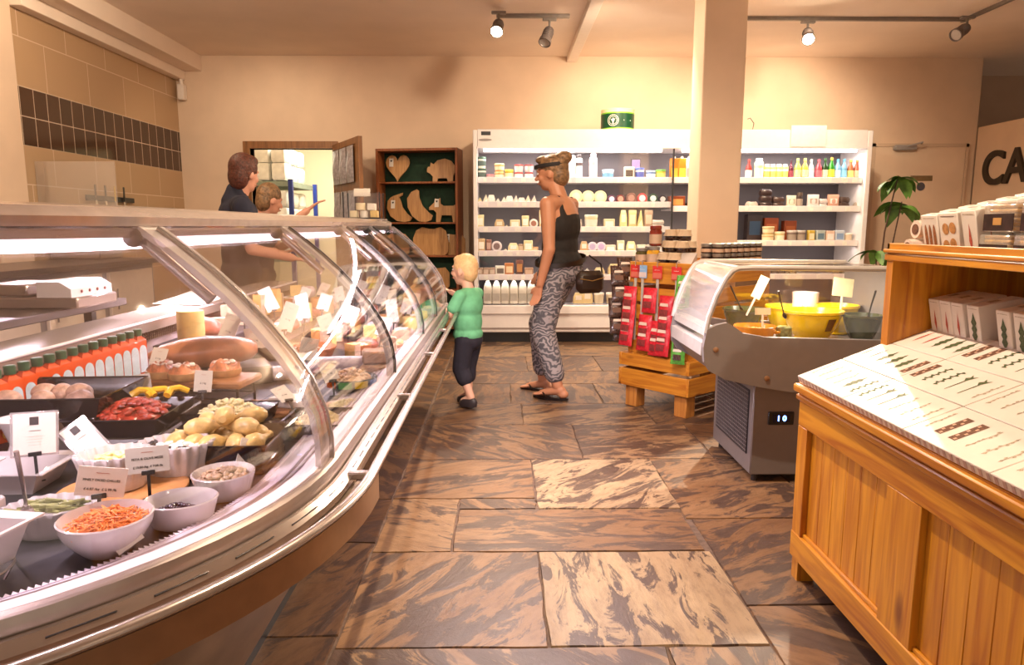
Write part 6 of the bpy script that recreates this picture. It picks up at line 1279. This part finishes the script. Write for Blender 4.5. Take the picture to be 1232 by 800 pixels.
g = G(); g.prism([(0, 0), (.12, 0), (.12, .07), (.03, .02)], 0, .09, 'xz'); o = g.build('leaflet_holder', cm('d8ccc8'), None, loc_(.055, .05, .9185), RZ+.3); tag(o, 'white wedge shaped leaflet holder at the front right of the crate top', 'leaflet holder')

# ------------------------------------------------------------------ grey serve-over chiller
m_cg = mat('chiller_grey', (.215, .19, .185), .4, .15, var=.03); m_cg2 = mat('chiller_frame', (.50, .46, .43), .35, .3); m_mesh = mat('grille_dark', (.05, .045, .05), .5, .3)
ch = empty('counter_chiller', (0, 0, 0)); tag(ch, 'small grey serve-over chiller with yellow bowls inside between crate and pine shelf', 'chiller')
g = G(); g.box(1.115, 3.055, .035, 1.75, 3.62, .46, .006); g.build('base_cabinet', m_cg, ch)
g = G(); g.box(1.14, 3.09, .44, 1.72, 3.58, .52); g.build('neck', m_blk, ch, smooth=0)
for x, y in ((1.15, 3.09), (1.70, 3.09), (1.15, 3.58), (1.70, 3.58)): g = G(); g.cyl((x, y, 0), (x, y, .036), .014, 12); g.build('foot', m_dk, ch)
g = G(); g.box(1.109, 3.10, .12, 1.1145, 3.56, .42, .002)
gr = g.build('vent_panel', m_mesh, ch); g = G()
for i in range(23):
    g.box(1.1065, 3.11+.02*i, .13, 1.109, 3.113+.02*i, .41)
for i in range(15): g.box(1.1065, 3.10, .135+.0195*i, 1.109, 3.56, .138+.0195*i)
g.build('vent_mesh', m_cg, gr, smooth=0)
g = G(); g.box(1.185, 3.047, .27, 1.30, 3.0545, .33, .003); dpn = g.build('thermostat', m_blk, ch); g = G(); g.box(1.205, 3.0455, .282, 1.28, 3.0468, .318); g.build('screen', mat('screen_dark', (.01, .01, .03), .2), dpn, smooth=0)
text('1 0', .034, mat('blue_led', (.1, .3, 1), .4, emit=6, ecol=(.15, .35, 1)), dpn, (1.243, 3.0450, .300), (PI/2, 0, 0), name='digits', bold=.001)
EP = [(.865, .715), (.905, .735), (.95, .745), (.985, .725), (1.02, .70), (1.12, .682), (1.72, .665), (1.72, .43), (1.45, .435), (1.23, .445), (1.08, .47), (.95, .50), (.885, .535), (.858, .575), (.852, .64)]
for y0 in (2.95, 3.52):
    g = G(); g.prism(EP, y0, y0+.03, 'xz'); g.build('end_panel', m_cg, ch, smooth=0)
    g = G(); g.tube([(.862, y0+.015, .70), (.875, y0+.015, .77), (.905, y0+.015, .86), (.94, y0+.015, .93), (.965, y0+.015, .962), (.99, y0+.015, .974), (1.05, y0+.015, .977), (1.72, y0+.015, .970)], .012, 8); g.build('end_frame', m_cg2, ch)
    g = G(); g.prism([(.865, .72), (.88, .77), (.91, .86), (.945, .93), (.97, .96), (1.0, .97), (1.71, .966), (1.71, .67), (1.12, .68), (.95, .74)], y0+.012, y0+.016, 'xz'); g.build('end_glass', m_gl, ch, smooth=0)
for x, z in ((.905, .63), (1.13, .505)): g = G(); g.lathe([(.012, 0), (.012, .004), (.006, .007)], 14); o = g.build('screw_cap', cm('a07858'), ch, (x, 2.9498, z)); o.rotation_euler = (PI/2, 0, 0)
cp_ = [(.862, .72), (.877, .77), (.907, .86), (.942, .93), (.967, .962), (1.0, .975)]
g = G(); g.loft([[(x, yy, z) for x, z in cp_]+[(x+.004, yy, z-.004) for x, z in cp_[::-1]] for yy in (2.982, 3.518)]); g.build('curved_front_glass', m_gl2, ch)
g = G(); g.box(1.0, 2.98, .966, 1.72, 3.52, .974); g.build('top_glass', m_gl, ch, smooth=0)
g = G(); g.box(1.0, 2.98, .962, 1.03, 3.52, .980, .004); g.build('top_bar', m_cg2, ch)
g = G(); g.prism([(.85, .60), (.852, .655), (.88, .66), (.90, .60)], 2.981, 3.519, 'xz'); g.build('sill_lower', m_cg2, ch, smooth=20)
g = G(); g.prism([(.862, .685), (.866, .715), (.90, .725), (.96, .70), (.96, .69), (.90, .69)], 2.981, 3.519, 'xz'); g.build('sill_upper', m_cg2, ch, smooth=20)
g = G(); g.prism([(.86, .60), (.95, .50), (1.45, .44), (1.71, .44), (1.71, .635), (.90, .635)], 2.981, 3.519, 'xz'); g.build('tub_body', m_cg, ch, smooth=0)
g = G(); g.box(1.71, 2.98, .44, 1.74, 3.52, .97); g.build('rear_wall', m_cg, ch, smooth=0)
g = G(); g.box(1.60, 3.0, .952, 1.64, 3.5, .962); 
lamp('chiller_case_light', 'AREA', (1.35, 3.25, .958), 5, (1, .90, .72), .3, (1.35, 3.25, 0), sy=.3)
m_yel = mat('yellow_glaze', (.86, .58, .01), .15, var=.05, coat=.5); m_ora = mat('orange_glaze', (.62, .22, .02), .15, var=.12, coat=.5); m_gre = mat('dark_green_glaze', (.05, .06, .02), .15, var=.2, coat=.5)
ZB = .637
def wide(x, y, r, h, m, lab, logo=False, fm=None, food_lab=''):
    pr = [(r*.52, 0), (r*.55, .004), (r*.52, .014), (r*.60, .022), (r*.78, h*.45), (r*.90, h*.75), (r*.94, h*.88), (r*1.0, h*.92), (r*1.0, h), (r*.95, h), (r*.90, h*.86), (r*.74, h*.45), (r*.5, .03), (.01, .028)]
    g = G(); g.lathe(pr, 40); o = g.build('mixing_bowl', m, None, (x, y, ZB)); tag(o, lab, 'bowl', None)
    if logo:
        a = -PI/2-.35; g = G(); n = 6; vs = []
        for z, rr in ((h*.36, r*.745), (h*.78, r*.925)):
            for q in range(n): t = a+.34*(q/(n-1))+.5; vs.append(((rr+.003)*math.cos(t), (rr+.003)*math.sin(t), z))
        g.add(vs, [(q, q+1, n+q+1, n+q) for q in range(n-1)]); g.build('square_logo', cm('503818'), o, smooth=0)
    if fm: tag(bits('bowl_salad', (x, y, ZB+h*.62), r*.80, r*.80, h*.2, 70, chunk, fm, 5), food_lab, 'food', None, 'stuff')
    return o
mf1 = food('dark_olives', (.10, .08, .03), .7, 40); mf2 = food('antipasti_red', (.50, .16, .05), .6, 40); mf3 = food('antipasti_yellow', (.72, .44, .10), .5, 40)
wide(1.415, 3.19, .135, .135, m_yel, 'large yellow bowl with dark square logo in the grey chiller', True, mf1, 'dark olives in the large yellow bowl')
wide(1.60, 3.10, .085, .125, m_gre, 'dark green bowl at the right front of the grey chiller', False, mf1, 'dark olives in the green bowl at right')
wide(1.61, 3.36, .10, .14, m_yel, 'yellow bowl at the right rear of the grey chiller', False, mf3, 'yellow peppers in the rear right yellow bowl')
wide(1.38, 3.43, .09, .13, m_yel, 'yellow bowl behind the large yellow bowl', False, mf2, 'red antipasti in the middle rear yellow bowl')
wide(1.17, 3.40, .10, .12, m_gre, 'dark green bowl at the left rear of the grey chiller', False, mf3, 'golden peppers in the left rear green bowl')
b = bowl_obj('terracotta_dish', (1.12, 3.10, ZB), .092, .075, m_ora, foot=.80, straight=1); tag(b, 'orange glazed terracotta dish with side handle in the grey chiller', 'dish')
g = G(); g.tube([(.088, .0, .05), (.105, -.012, .052), (.105, .012, .052), (.088, .02, .05)], .006, 8); g.build('handle', m_ora, b, None, -.6)
tag(bits('orange_antipasti', (1.12, 3.10, ZB+.05), .07, .07, .012, 40, chunk, mf3, 15), 'pale antipasti in the orange terracotta dish', 'food', None, 'stuff')
g = G(); g.lathe([(.03, 0), (.033, .01), (.033, .07), (.028, .075)], 18); o = g.build('glass_jar', mat('jar_green_olive', (.22, .24, .10), .2, var=.6, scale=60), None, (1.245, 3.08, ZB)); tag(o, 'glass jar of green olives between terracotta dish and yellow bowl', 'jar')
g = G(); g.lathe([(.055, 0), (.06, .10), (.062, .19), (.058, .19), (.054, .11)], 24); tag(g.build('white_tub', m_por, None, (1.50, 3.47, ZB)), 'tall white tub at the back of the grey chiller', 'tub')
spoon((1.28, 3.17, ZB+.11), 2.2, 'black spoon leaning out of the large yellow bowl', m_blk, .13, -.5)
spoon((1.14, 3.34, ZB+.12), 2.0, 'black spoon leaning in the left rear green bowl', m_blk, .14, -.6)
spoon((1.62, 3.09, ZB+.11), .2, 'black spoon standing in the right green bowl', m_blk, .13, .25)
def ccard(x, y, z, w_, h, rx, ry, lab):
    g = G(); g.box(-w_/2, -.001, 0, w_/2, .001, h); o = g.build('price_card', mat('cream_card', (.80, .68, .42), .5), None, (x, y, z), rot=(rx, ry, 0)); tag(o, lab, 'price card'); g = G(); g.box(-.004, -.002, -.09, .004, .002, .003); g.build('clip_stem', mat('clear_stem', (.75, .62, .50), .3), o, smooth=0)
ccard(1.575, 3.25, ZB+.19, .095, .085, -.15, .12, 'large cream price card above the yellow bowls'); ccard(1.18, 3.28, ZB+.18, .045, .11, -.1, .45, 'narrow tilted cream card above the terracotta dish'); ccard(1.15, 3.09, ZB+.125, .07, .03, -.1, 0, 'small white card standing in the terracotta dish')

# ------------------------------------------------------------------ people
def skin_mat(name, col): return mat(name, col, .5, var=.05, scale=12)
def blob(name, parts, m, vox, parent=None, smooth_it=4, disp=None):
    g = G()
    for p in parts:
        if p[0] == 'c':
            _, a, b, r0, r1 = p[:5]; a, b = Vector(a), Vector(b); d = (b-a); n = 12; u = d.normalized().orthogonal().normalized(); v = d.normalized().cross(u); w_ = d.normalized(); rings = []
            for k in range(5): t = PI/2*(1-k/4)*-1; rings.append([tuple(a+w_*(r0*math.sin(t))+(u*math.cos(q)+v*math.sin(q))*max(1e-4, r0*math.cos(t))) for q in [2*PI*i/n for i in range(n)]])
            for k in range(5): t = PI/2*k/4; rings.append([tuple(b+w_*(r1*math.sin(t))+(u*math.cos(q)+v*math.sin(q))*max(1e-4, r1*math.cos(t))) for q in [2*PI*i/n for i in range(n)]])
            g.loft(rings)
        else:
            _, c, r = p[:3]; rot = p[3].to_matrix() if len(p) > 3 and p[3] is not None else None; g.ball(c, r, 16, 12, rot)
    o = g.build(name, m, parent)
    rm = o.modifiers.new('remesh', 'REMESH'); rm.mode = 'VOXEL'; rm.voxel_size = vox; rm.use_smooth_shade = True
    sm = o.modifiers.new('smooth', 'SMOOTH'); sm.factor = .6; sm.iterations = smooth_it
    return o
from mathutils import Euler
def hand_parts(wr, d, side, thumb, s=1., curl=.5):
    """palm along d from the wrist, fingers spread along side, thumb towards thumb"""
    wr, d, side, th = Vector(wr), Vector(d).normalized(), Vector(side).normalized(), Vector(thumb).normalized(); nrm = d.cross(side).normalized(); P = []
    for q in (-1.2, -.4, .4, 1.2): P.append(('c', wr+side*.006*q*s, wr+d*.075*s+side*.017*q*s, .013*s, .010*s))
    for i, (q, L_) in enumerate(((-1.5, .062), (-.5, .075), (.5, .08), (1.5, .070))):
        b = wr+d*.078*s+side*.0155*q*s; m1 = b+(d*math.cos(curl*.5)+nrm*math.sin(curl*.5))*L_*.5*s; m2 = m1+(d*math.cos(curl*1.3)+nrm*math.sin(curl*1.3))*L_*.5*s
        P += [('c', b, m1, .0088*s, .008*s), ('c', m1, m2, .008*s, .0065*s)]
    t0 = wr+d*.022*s+th*.018*s; t1 = t0+(d*.7+th*.8).normalized()*.034*s; t2 = t1+(d*.9+th*.25+nrm*.3).normalized()*.03*s
    P += [('c', t0, t1, .012*s, .010*s), ('c', t1, t2, .010*s, .007*s)]; return P
def head_parts(c, rx, ry, rz, yaw=0., pitch=0.):
    """face looks along local +y rotated by yaw"""
    E_ = Euler((pitch, 0, yaw)); R_ = E_.to_matrix(); c = Vector(c)
    def q(x, y, z): return c+R_ @ Vector((x*rx, y*ry, z*rz))
    P = [('e', q(0, -.08, .12), (rx, ry*.96, rz*.86), E_), ('e', q(0, .22, -.40), (rx*.72, ry*.66, rz*.58), E_), ('e', q(0, .50, -.72), (rx*.34, ry*.30, rz*.22), E_),
         ('c', q(0, .86, .05), q(0, 1.06, -.22), rx*.12, rx*.19), ('e', q(0, .86, -.50), (rx*.30, ry*.13, rz*.10), E_), ('e', q(0, .80, .22), (rx*.60, ry*.16, rz*.10), E_)]
    for s_ in (-1, 1): P += [('e', q(s_*1.0, -.08, -.08), (rx*.10, ry*.20, rz*.26), E_), ('e', q(s_*.50, .60, -.24), (rx*.28, ry*.22, rz*.22), E_)]
    return P, q, E_
def face_bits(parent, q, E_, rx):
    for s_ in (-1, 1):
        g = G(); g.ball((0, 0, 0), (rx*.15, rx*.08, rx*.085), 12, 8); o = g.build('eye', mat('eye_white', (.75, .70, .66), .2), parent, tuple(q(s_*.36, .835, .04))); o.rotation_euler = E_
        g = G(); g.ball((0, rx*.05, 0), (rx*.065, rx*.05, rx*.065), 10, 6); g.build('iris', mat('iris', (.05, .03, .02), .1), o)
    g = G(); g.ball((0, 0, 0), (rx*.30, rx*.07, rx*.06), 14, 8); o = g.build('lips', mat('lips', (.42, .12, .09), .4), parent, tuple(q(0, .975, -.50))); o.rotation_euler = E_
# --- woman browsing by the wall chiller: local frame faces +y
m_sk1 = skin_mat('skin_tan', (.50, .22, .12)); m_sk2 = skin_mat('skin_light', (.72, .42, .30)); m_sk3 = skin_mat('skin_pink', (.62, .30, .20))
m_hair1 = mat('hair_brown_gold', (.20, .11, .05), .5, var=.6, scale=60, bump=.5); m_blktop = mat('black_vest', (.014, .010, .009), .8, var=.3, scale=30)
def trouser_mat():
    m, nt, p = _new('patterned_trousers'); N = nt.nodes; L = nt.links; tc = N.new('ShaderNodeTexCoord')
    w_ = N.new('ShaderNodeTexWave'); w_.wave_type = 'RINGS'; w_.rings_direction = 'SPHERICAL'; w_.inputs['Scale'].default_value = 9; w_.inputs['Distortion'].default_value = 20; w_.inputs['Detail'].default_value = 2; w_.inputs['Detail Scale'].default_value = 1.4
    L.new(tc.outputs['Object'], w_.inputs['Vector']); r = N.new('ShaderNodeValToRGB'); e = r.color_ramp.elements; e[0].position = .25; e[0].color = (.09, .085, .10, 1); e[1].position = .75; e[1].color = (.34, .30, .31, 1); q = e.new(.5); q.color = (.16, .15, .16, 1)
    L.new(w_.outputs['Fac'], r.inputs[0]); L.new(r.outputs[0], p.inputs['Base Color']); p.inputs['Roughness'].default_value = .8; return m
wo = empty('person', (.375, 4.72, 0), math.radians(62)); tag(wo, 'person with pinned-up hair in black vest and patterned trousers walking left by the chiller', 'person'); wo.scale = (1.10, 1.12, .985)
hp, q_, E1 = head_parts((0, .055, 1.515), .070, .090, .115, .12, -.12)
P = hp+[('c', (0, .0, 1.35), (0, .035, 1.45), .050, .047), ('e', (0, -.01, 1.20), (.165, .098, .17)), ('e', (0, -.005, 1.04), (.128, .090, .14)), ('e', (0, -.01, .90), (.165, .115, .13)), ('c', (-.14, -.01, 1.315), (.14, -.01, 1.315), .052, .052)]
arms = {-1: [(-.175, 0, 1.31), (-.215, -.03, 1.02), (-.205, .03, .79)], 1: [(.175, 0, 1.31), (.225, .02, 1.03), (.19, .17, .86)]}
for s_, (a, b, c) in arms.items():
    P += [('c', a, b, .047, .034), ('c', b, c, .036, .023)]
    d = (Vector(c)-Vector(b)).normalized(); P += hand_parts(c, d, (0, 1, 0.05), (0, 1, .0) if 1 else 0, .95, .5*s_)
legs = {-1: [(-.088, 0, .86), (-.095, .06, .47), (-.10, -.04, .10)], 1: [(.088, 0, .86), (.085, .16, .49), (.09, .14, .085)]}
for s_, (a, b, c) in legs.items():
    P += [('c', a, b, .078, .052), ('c', b, c, .052, .034), ('c', Vector(c)+Vector((0, -.02, -.03)), Vector(c)+Vector((0, .10, -.060 if s_ > 0 else -.060)), .032, .022), ('e', Vector(c)+Vector((0, -.035, -.055)), (.030, .036, .030))]
    for i in range(5): P += [('c', Vector(c)+Vector(((i-2)*.014, .105, -.062)), Vector(c)+Vector(((i-2)*.016, .145-.006*abs(i-1), -.068)), .010, .008)]
body = blob('body', P, m_sk1, .0058, wo, 3)
face_bits(body, q_, E1, .070)
blob('vest', [('e', (0, -.01, 1.17), (.172, .108, .16)), ('e', (0, -.005, 1.03), (.142, .104, .15)), ('e', (0, -.01, .92), (.176, .126, .12)), ('c', (-.10, .0, 1.22), (-.095, .01, 1.352), .035, .016), ('c', (.10, .0, 1.22), (.095, .01, 1.352), .035, .016), ('c', (-.10, -.05, 1.24), (-.095, -.03, 1.352), .035, .016), ('c', (.10, -.05, 1.24), (.095, -.03, 1.352), .035, .016)], m_blktop, .008, wo)
P = [('e', (0, -.01, .88), (.180, .128, .12))]
for s_, (a, b, c) in legs.items(): c2 = Vector(b).lerp(Vector(c), .80); P += [('c', a, b, .096, .074), ('c', b, c2, .076, .062)]
blob('trousers', P, trouser_mat(), .008, wo)
hc = q_(0, 0, 0)
blob('hair', [('e', q_(0, -.22, .34), (.077, .092, .088), E1), ('e', q_(0, -.55, -.12), (.068, .058, .085), E1), ('e', q_(0, -.95, .80), (.050, .052, .045), E1), ('e', q_(0, -.60, .62), (.055, .050, .050), E1), ('e', q_(0, .40, .82), (.050, .050, .030), E1)], m_hair1, .006, body)
g = G(); R1 = E1.to_matrix(); g.loft([[tuple(q_(0, -.05, .42)+R1 @ Vector((k*.0815*math.cos(a), k*.1015*math.sin(a), z+.035*math.sin(a)*0))) for a in [2*PI*i/28 for i in range(28)]] for k, z in ((1.0, -.012), (1.02, 0), (.985, .014))], cap=False); g.build('hair_band', m_blktop, body)
# waist bag with strap
g = G(); g.loft([[(.255*math.cos(a)*.78, -.01+.165*math.sin(a)*.86, z+.03*math.cos(a)) for a in [2*PI*i/32 for i in range(32)]] for z in (.925, .955)], cap=False); g.build('bag_strap', cm('2c1c12'), wo)
bg_ = empty('shoulder_bag', (0, 0, 0)); bg_.location = (.575, 4.66, .78); bg_.rotation_euler = (0, 0, math.radians(20)); tag(bg_, 'dark brown bag with gold zip at the hip of the person by the chiller', 'bag')
g = G(); g.box(-.10, -.035, -.07, .10, .035, .08, .03); g.build('bag_body', cm('3a281c'), bg_); g = G(); g.tube([(-.09, -.037, .03), (0, -.039, .015), (.09, -.037, .035)], .003, 6); g.build('gold_zip', mat('gold_zip', (.6, .38, .12), .3, .8), bg_)
g = G(); g.tube([(-.09, 0, .06), (-.12, .0, .12), (-.10, .02, .17)], .006, 8); g.tube([(.09, 0, .06), (.08, .0, .12), (.0, .02, .18)], .006, 8); g.build('bag_strap', cm('2c1c12'), bg_)
for s_, (a, b, c) in legs.items():
    g = G(); o_ = [(.040*math.cos(t)*(1 if math.sin(t) > 0 else .8), .115*math.sin(t)+.045) for t in [2*PI*i/24 for i in range(24)]]; g.prism(o_, 0, .014); sd = g.build('sandal', cm('241410'), wo, (c[0], c[1], c[2]-.095+(.004 if s_ > 0 else 0)))
    g = G(); g.tube([(-.038, .06, .012), (-.02, .085, .042), (0, .105, .05), (.02, .085, .042), (.038, .06, .012)], .005, 6); g.build('sandal_strap', cm('241410'), sd)
# --- small child at the end of the counter
m_tee = mat('green_tshirt', (.14, .46, .24), .8, var=.12, scale=20, bump=.1); m_sh = mat('dark_shorts', (.02, .018, .03), .85, var=.2)
kd = empty('person', (-.215, 4.46, 0), math.radians(58)); tag(kd, 'small child with pale blond hair in green t-shirt and dark shorts touching the glass', 'person')
hp, q_, E2 = head_parts((0, .03, .875), .070, .085, .100, .05, .0)
P = hp+[('c', (0, .0, .745), (0, .015, .80), .036, .036), ('e', (0, 0, .66), (.095, .072, .11)), ('e', (0, .015, .54), (.088, .078, .11)), ('c', (-.075, 0, .725), (.075, 0, .725), .032, .032)]
karm = {-1: [(-.098, 0, .72), (-.14, .05, .60), (-.10, .17, .66)], 1: [(.098, 0, .72), (.135, .10, .66), (.10, .215, .72)]}
for s_, (a, b, c) in karm.items():
    P += [('c', a, b, .029, .024), ('c', b, c, .024, .017)]; d = (Vector(c)-Vector(b)).normalized(); P += hand_parts(c, d, (-s_*.9, .1, .1), (-s_, .1, .2), .60, .5)
kl = {-1: [(-.05, 0, .44), (-.055, .03, .25), (-.06, -.05, .075)], 1: [(.05, 0, .44), (.055, .05, .25), (.06, .05, .062)]}
for s_, (a, b, c) in kl.items(): P += [('c', a, b, .052, .036), ('c', b, c, .035, .024), ('c', c, Vector(c)+Vector((0, .06, -.03)), .024, .020)]
kb = blob('body', P, m_sk2, .0048, kd, 3); face_bits(kb, q_, E2, .070)
P = [('e', (0, 0, .66), (.106, .084, .115)), ('e', (0, .012, .55), (.104, .092, .12)), ('e', (0, .01, .47), (.108, .094, .06)), ('c', (-.075, 0, .722), (.075, 0, .722), .040, .040)]
for s_, (a, b, c) in karm.items(): P += [('c', a, Vector(a).lerp(Vector(b), .62), .041, .042)]
blob('t_shirt', P, m_tee, .0065, kd)
P = [('e', (0, .005, .43), (.102, .088, .07))]
for s_, (a, b, c) in kl.items(): P += [('c', a, Vector(a).lerp(Vector(b), 1.0), .062, .056), ('c', b, Vector(b).lerp(Vector(c), .35), .055, .052)]
blob('shorts', P, m_sh, .0065, kd)
blob('hair', [('e', q_(0, -.12, .22), (.0725, .083, .086), E2), ('e', q_(0, -.45, -.10), (.062, .050, .066), E2), ('e', q_(0, .35, .66), (.050, .045, .030), E2)], mat('hair_blond', (.78, .52, .26), .5, var=.15, scale=60, bump=.08), .006, kb)
for s_, (a, b, c) in kl.items():
    g = G(); n = 18; rings = []
    for z, k in ((0, 1.0), (.012, 1.04), (.03, 1.0), (.045, .8), (.055, .55)): rings.append([(.032*k*math.cos(t), .066*k*math.sin(t)-(.0 if z < .03 else .016*(z-.02)/.03), z) for t in [2*PI*i/n for i in range(n)]])
    g.loft(rings); g.build('shoe', mat('dark_shoe', (.03, .022, .025), .5), kd, (c[0], c[1]+.025, c[2]-.060))
# --- person serving behind the counter (seen from behind)
m_navy = mat('navy_shirt', (.010, .010, .026), .8, var=.2, scale=20); m_hair2 = mat('hair_auburn', (.085, .020, .008), .55, var=.5, scale=70, bump=.6)
sv = empty('person', (-1.69, 4.60, 0), math.radians(-62)); tag(sv, 'person with short auburn hair in navy shirt serving behind the deli counter', 'person')
hp, q_, E3 = head_parts((.02, .05, 1.475), .072, .090, .112, .55, -.12)
P = hp+[('c', (0, .0, 1.31), (.015, .035, 1.41), .055, .052), ('e', (0, -.0, 1.16), (.18, .11, .20)), ('e', (0, .0, .98), (.15, .10, .16)), ('e', (0, 0, .86), (.165, .115, .12)), ('c', (-.165, 0, 1.27), (.165, 0, 1.27), .055, .055)]
sarm = {-1: [(-.20, 0, 1.26), (-.26, .06, .99), (-.16, .24, .98)], 1: [(.20, 0, 1.26), (.27, .03, 1.01), (.21, .28, .95)]}
for s_, (a, b, c) in sarm.items():
    P += [('c', a, b, .05, .038), ('c', b, c, .038, .026)]; d = (Vector(c)-Vector(b)).normalized(); P += hand_parts(c, d, (-s_*.95, 0, 0), (-s_, .2, 0), 1.0, -.5)
for s_ in (-1, 1): P += [('c', (s_*.09, 0, .84), (s_*.10, .02, .46), .085, .058), ('c', (s_*.10, .02, .46), (s_*.10, -.02, .09), .058, .036), ('c', (s_*.10, -.03, .05), (s_*.105, .12, .035), .038, .028)]
sb = blob('body', P, m_sk3, .0062, sv, 3); face_bits(sb, q_, E3, .074)
P = [('e', (0, 0, 1.14), (.192, .124, .175)), ('e', (0, 0, .98), (.168, .118, .18)), ('e', (0, 0, .86), (.180, .128, .12)), ('c', (-.165, 0, 1.275), (.165, 0, 1.275), .066, .066), ('c', (0, -.012, 1.30), (.003, -.002, 1.365), .090, .068), ('e', (0, -.01, 1.26), (.165, .085, .07)), ('e', (0, 0, 1.22), (.190, .122, .12))]
for s_, (a, b, c) in sarm.items(): P += [('c', a, Vector(a).lerp(Vector(b), .75), .066, .058)]
blob('polo_shirt', P, m_navy, .009, sv)
P = [('e', (0, 0, .84), (.178, .126, .11))]
for s_ in (-1, 1): P += [('c', (s_*.09, 0, .84), (s_*.10, .02, .46), .10, .078), ('c', (s_*.10, .02, .46), (s_*.10, -.02, .10), .078, .066)]
blob('trousers', P, m_blktop, .010, sv)
blob('hair', [('e', q_(0, -.20, .34), (.082, .096, .096), E3), ('e', q_(0, -.52, -.12), (.074, .062, .094), E3), ('e', q_(0, .25, .78), (.062, .060, .040), E3), ('e', q_(.55, -.25, .1), (.040, .05, .06), E3), ('e', q_(-.55, -.25, .1), (.040, .05, .06), E3)], m_hair2, .006, sb)
for s_ in (-1, 1): g = G(); g.box(-.045, -.07, 0, .045, .16, .055, .02); g.build('shoe', m_blk, sv, (s_*.10, -.02, 0))
# --- second person further back, bending towards the storeroom shelf
s2 = empty('person', (-1.83, 5.35, 0), math.radians(-75)); tag(s2, 'person partly hidden behind the server, reaching an arm to the right', 'person')
hp, q_, E4 = head_parts((0, .10, 1.34), .072, .090, .112, .5, -.25)
P = hp+[('c', (0, .02, 1.18), (0, .07, 1.27), .052, .050), ('e', (0, 0, 1.05), (.17, .11, .16)), ('e', (0, -.01, .90), (.15, .10, .15)), ('e', (0, -.01, .80), (.16, .11, .11)), ('c', (-.14, 0, 1.13), (.14, 0, 1.13), .052, .052)]
s2a = {-1: [(-.18, 0, 1.12), (-.22, .14, .98), (-.16, .34, 1.08)], 1: [(.18, 0, 1.12), (.24, .18, 1.12), (.22, .36, 1.26)]}
for s_, (a, b, c) in s2a.items():
    P += [('c', a, b, .046, .036), ('c', b, c, .036, .025)]; d = (Vector(c)-Vector(b)).normalized(); P += hand_parts(c, d, (-s_*.95, 0, 0), (-s_, .2, 0), 1.0, -.3)
for s_ in (-1, 1): P += [('c', (s_*.09, 0, .78), (s_*.10, .03, .44), .082, .056), ('c', (s_*.10, .03, .44), (s_*.10, -.02, .09), .056, .036), ('c', (s_*.10, -.03, .05), (s_*.105, .12, .035), .038, .028)]
s2b = blob('body', P, m_sk3, .0068, s2, 3); face_bits(s2b, q_, E4, .072)
P = [('e', (0, 0, 1.05), (.182, .122, .155)), ('e', (0, -.005, .90), (.165, .115, .17)), ('e', (0, -.01, .80), (.172, .12, .11)), ('c', (-.14, 0, 1.132), (.14, 0, 1.132), .062, .062)]
for s_, (a, b, c) in s2a.items(): P += [('c', a, Vector(a).lerp(Vector(b), .6), .060, .054)]
blob('polo_shirt', P, m_navy, .010, s2)
P = [('e', (0, 0, .78), (.170, .12, .10))]
for s_ in (-1, 1): P += [('c', (s_*.09, 0, .78), (s_*.10, .03, .44), .096, .074), ('c', (s_*.10, .03, .44), (s_*.10, -.02, .10), .074, .062)]
blob('trousers', P, m_blktop, .010, s2)
blob('hair', [('e', q_(0, -.20, .34), (.080, .094, .092), E4), ('e', q_(0, -.52, -.1), (.072, .060, .09), E4)], m_hair1, .007, s2b)
for s_ in (-1, 1): g = G(); g.box(-.045, -.07, 0, .045, .16, .055, .02); g.build('shoe', m_blk, s2, (s_*.10, -.02, 0))
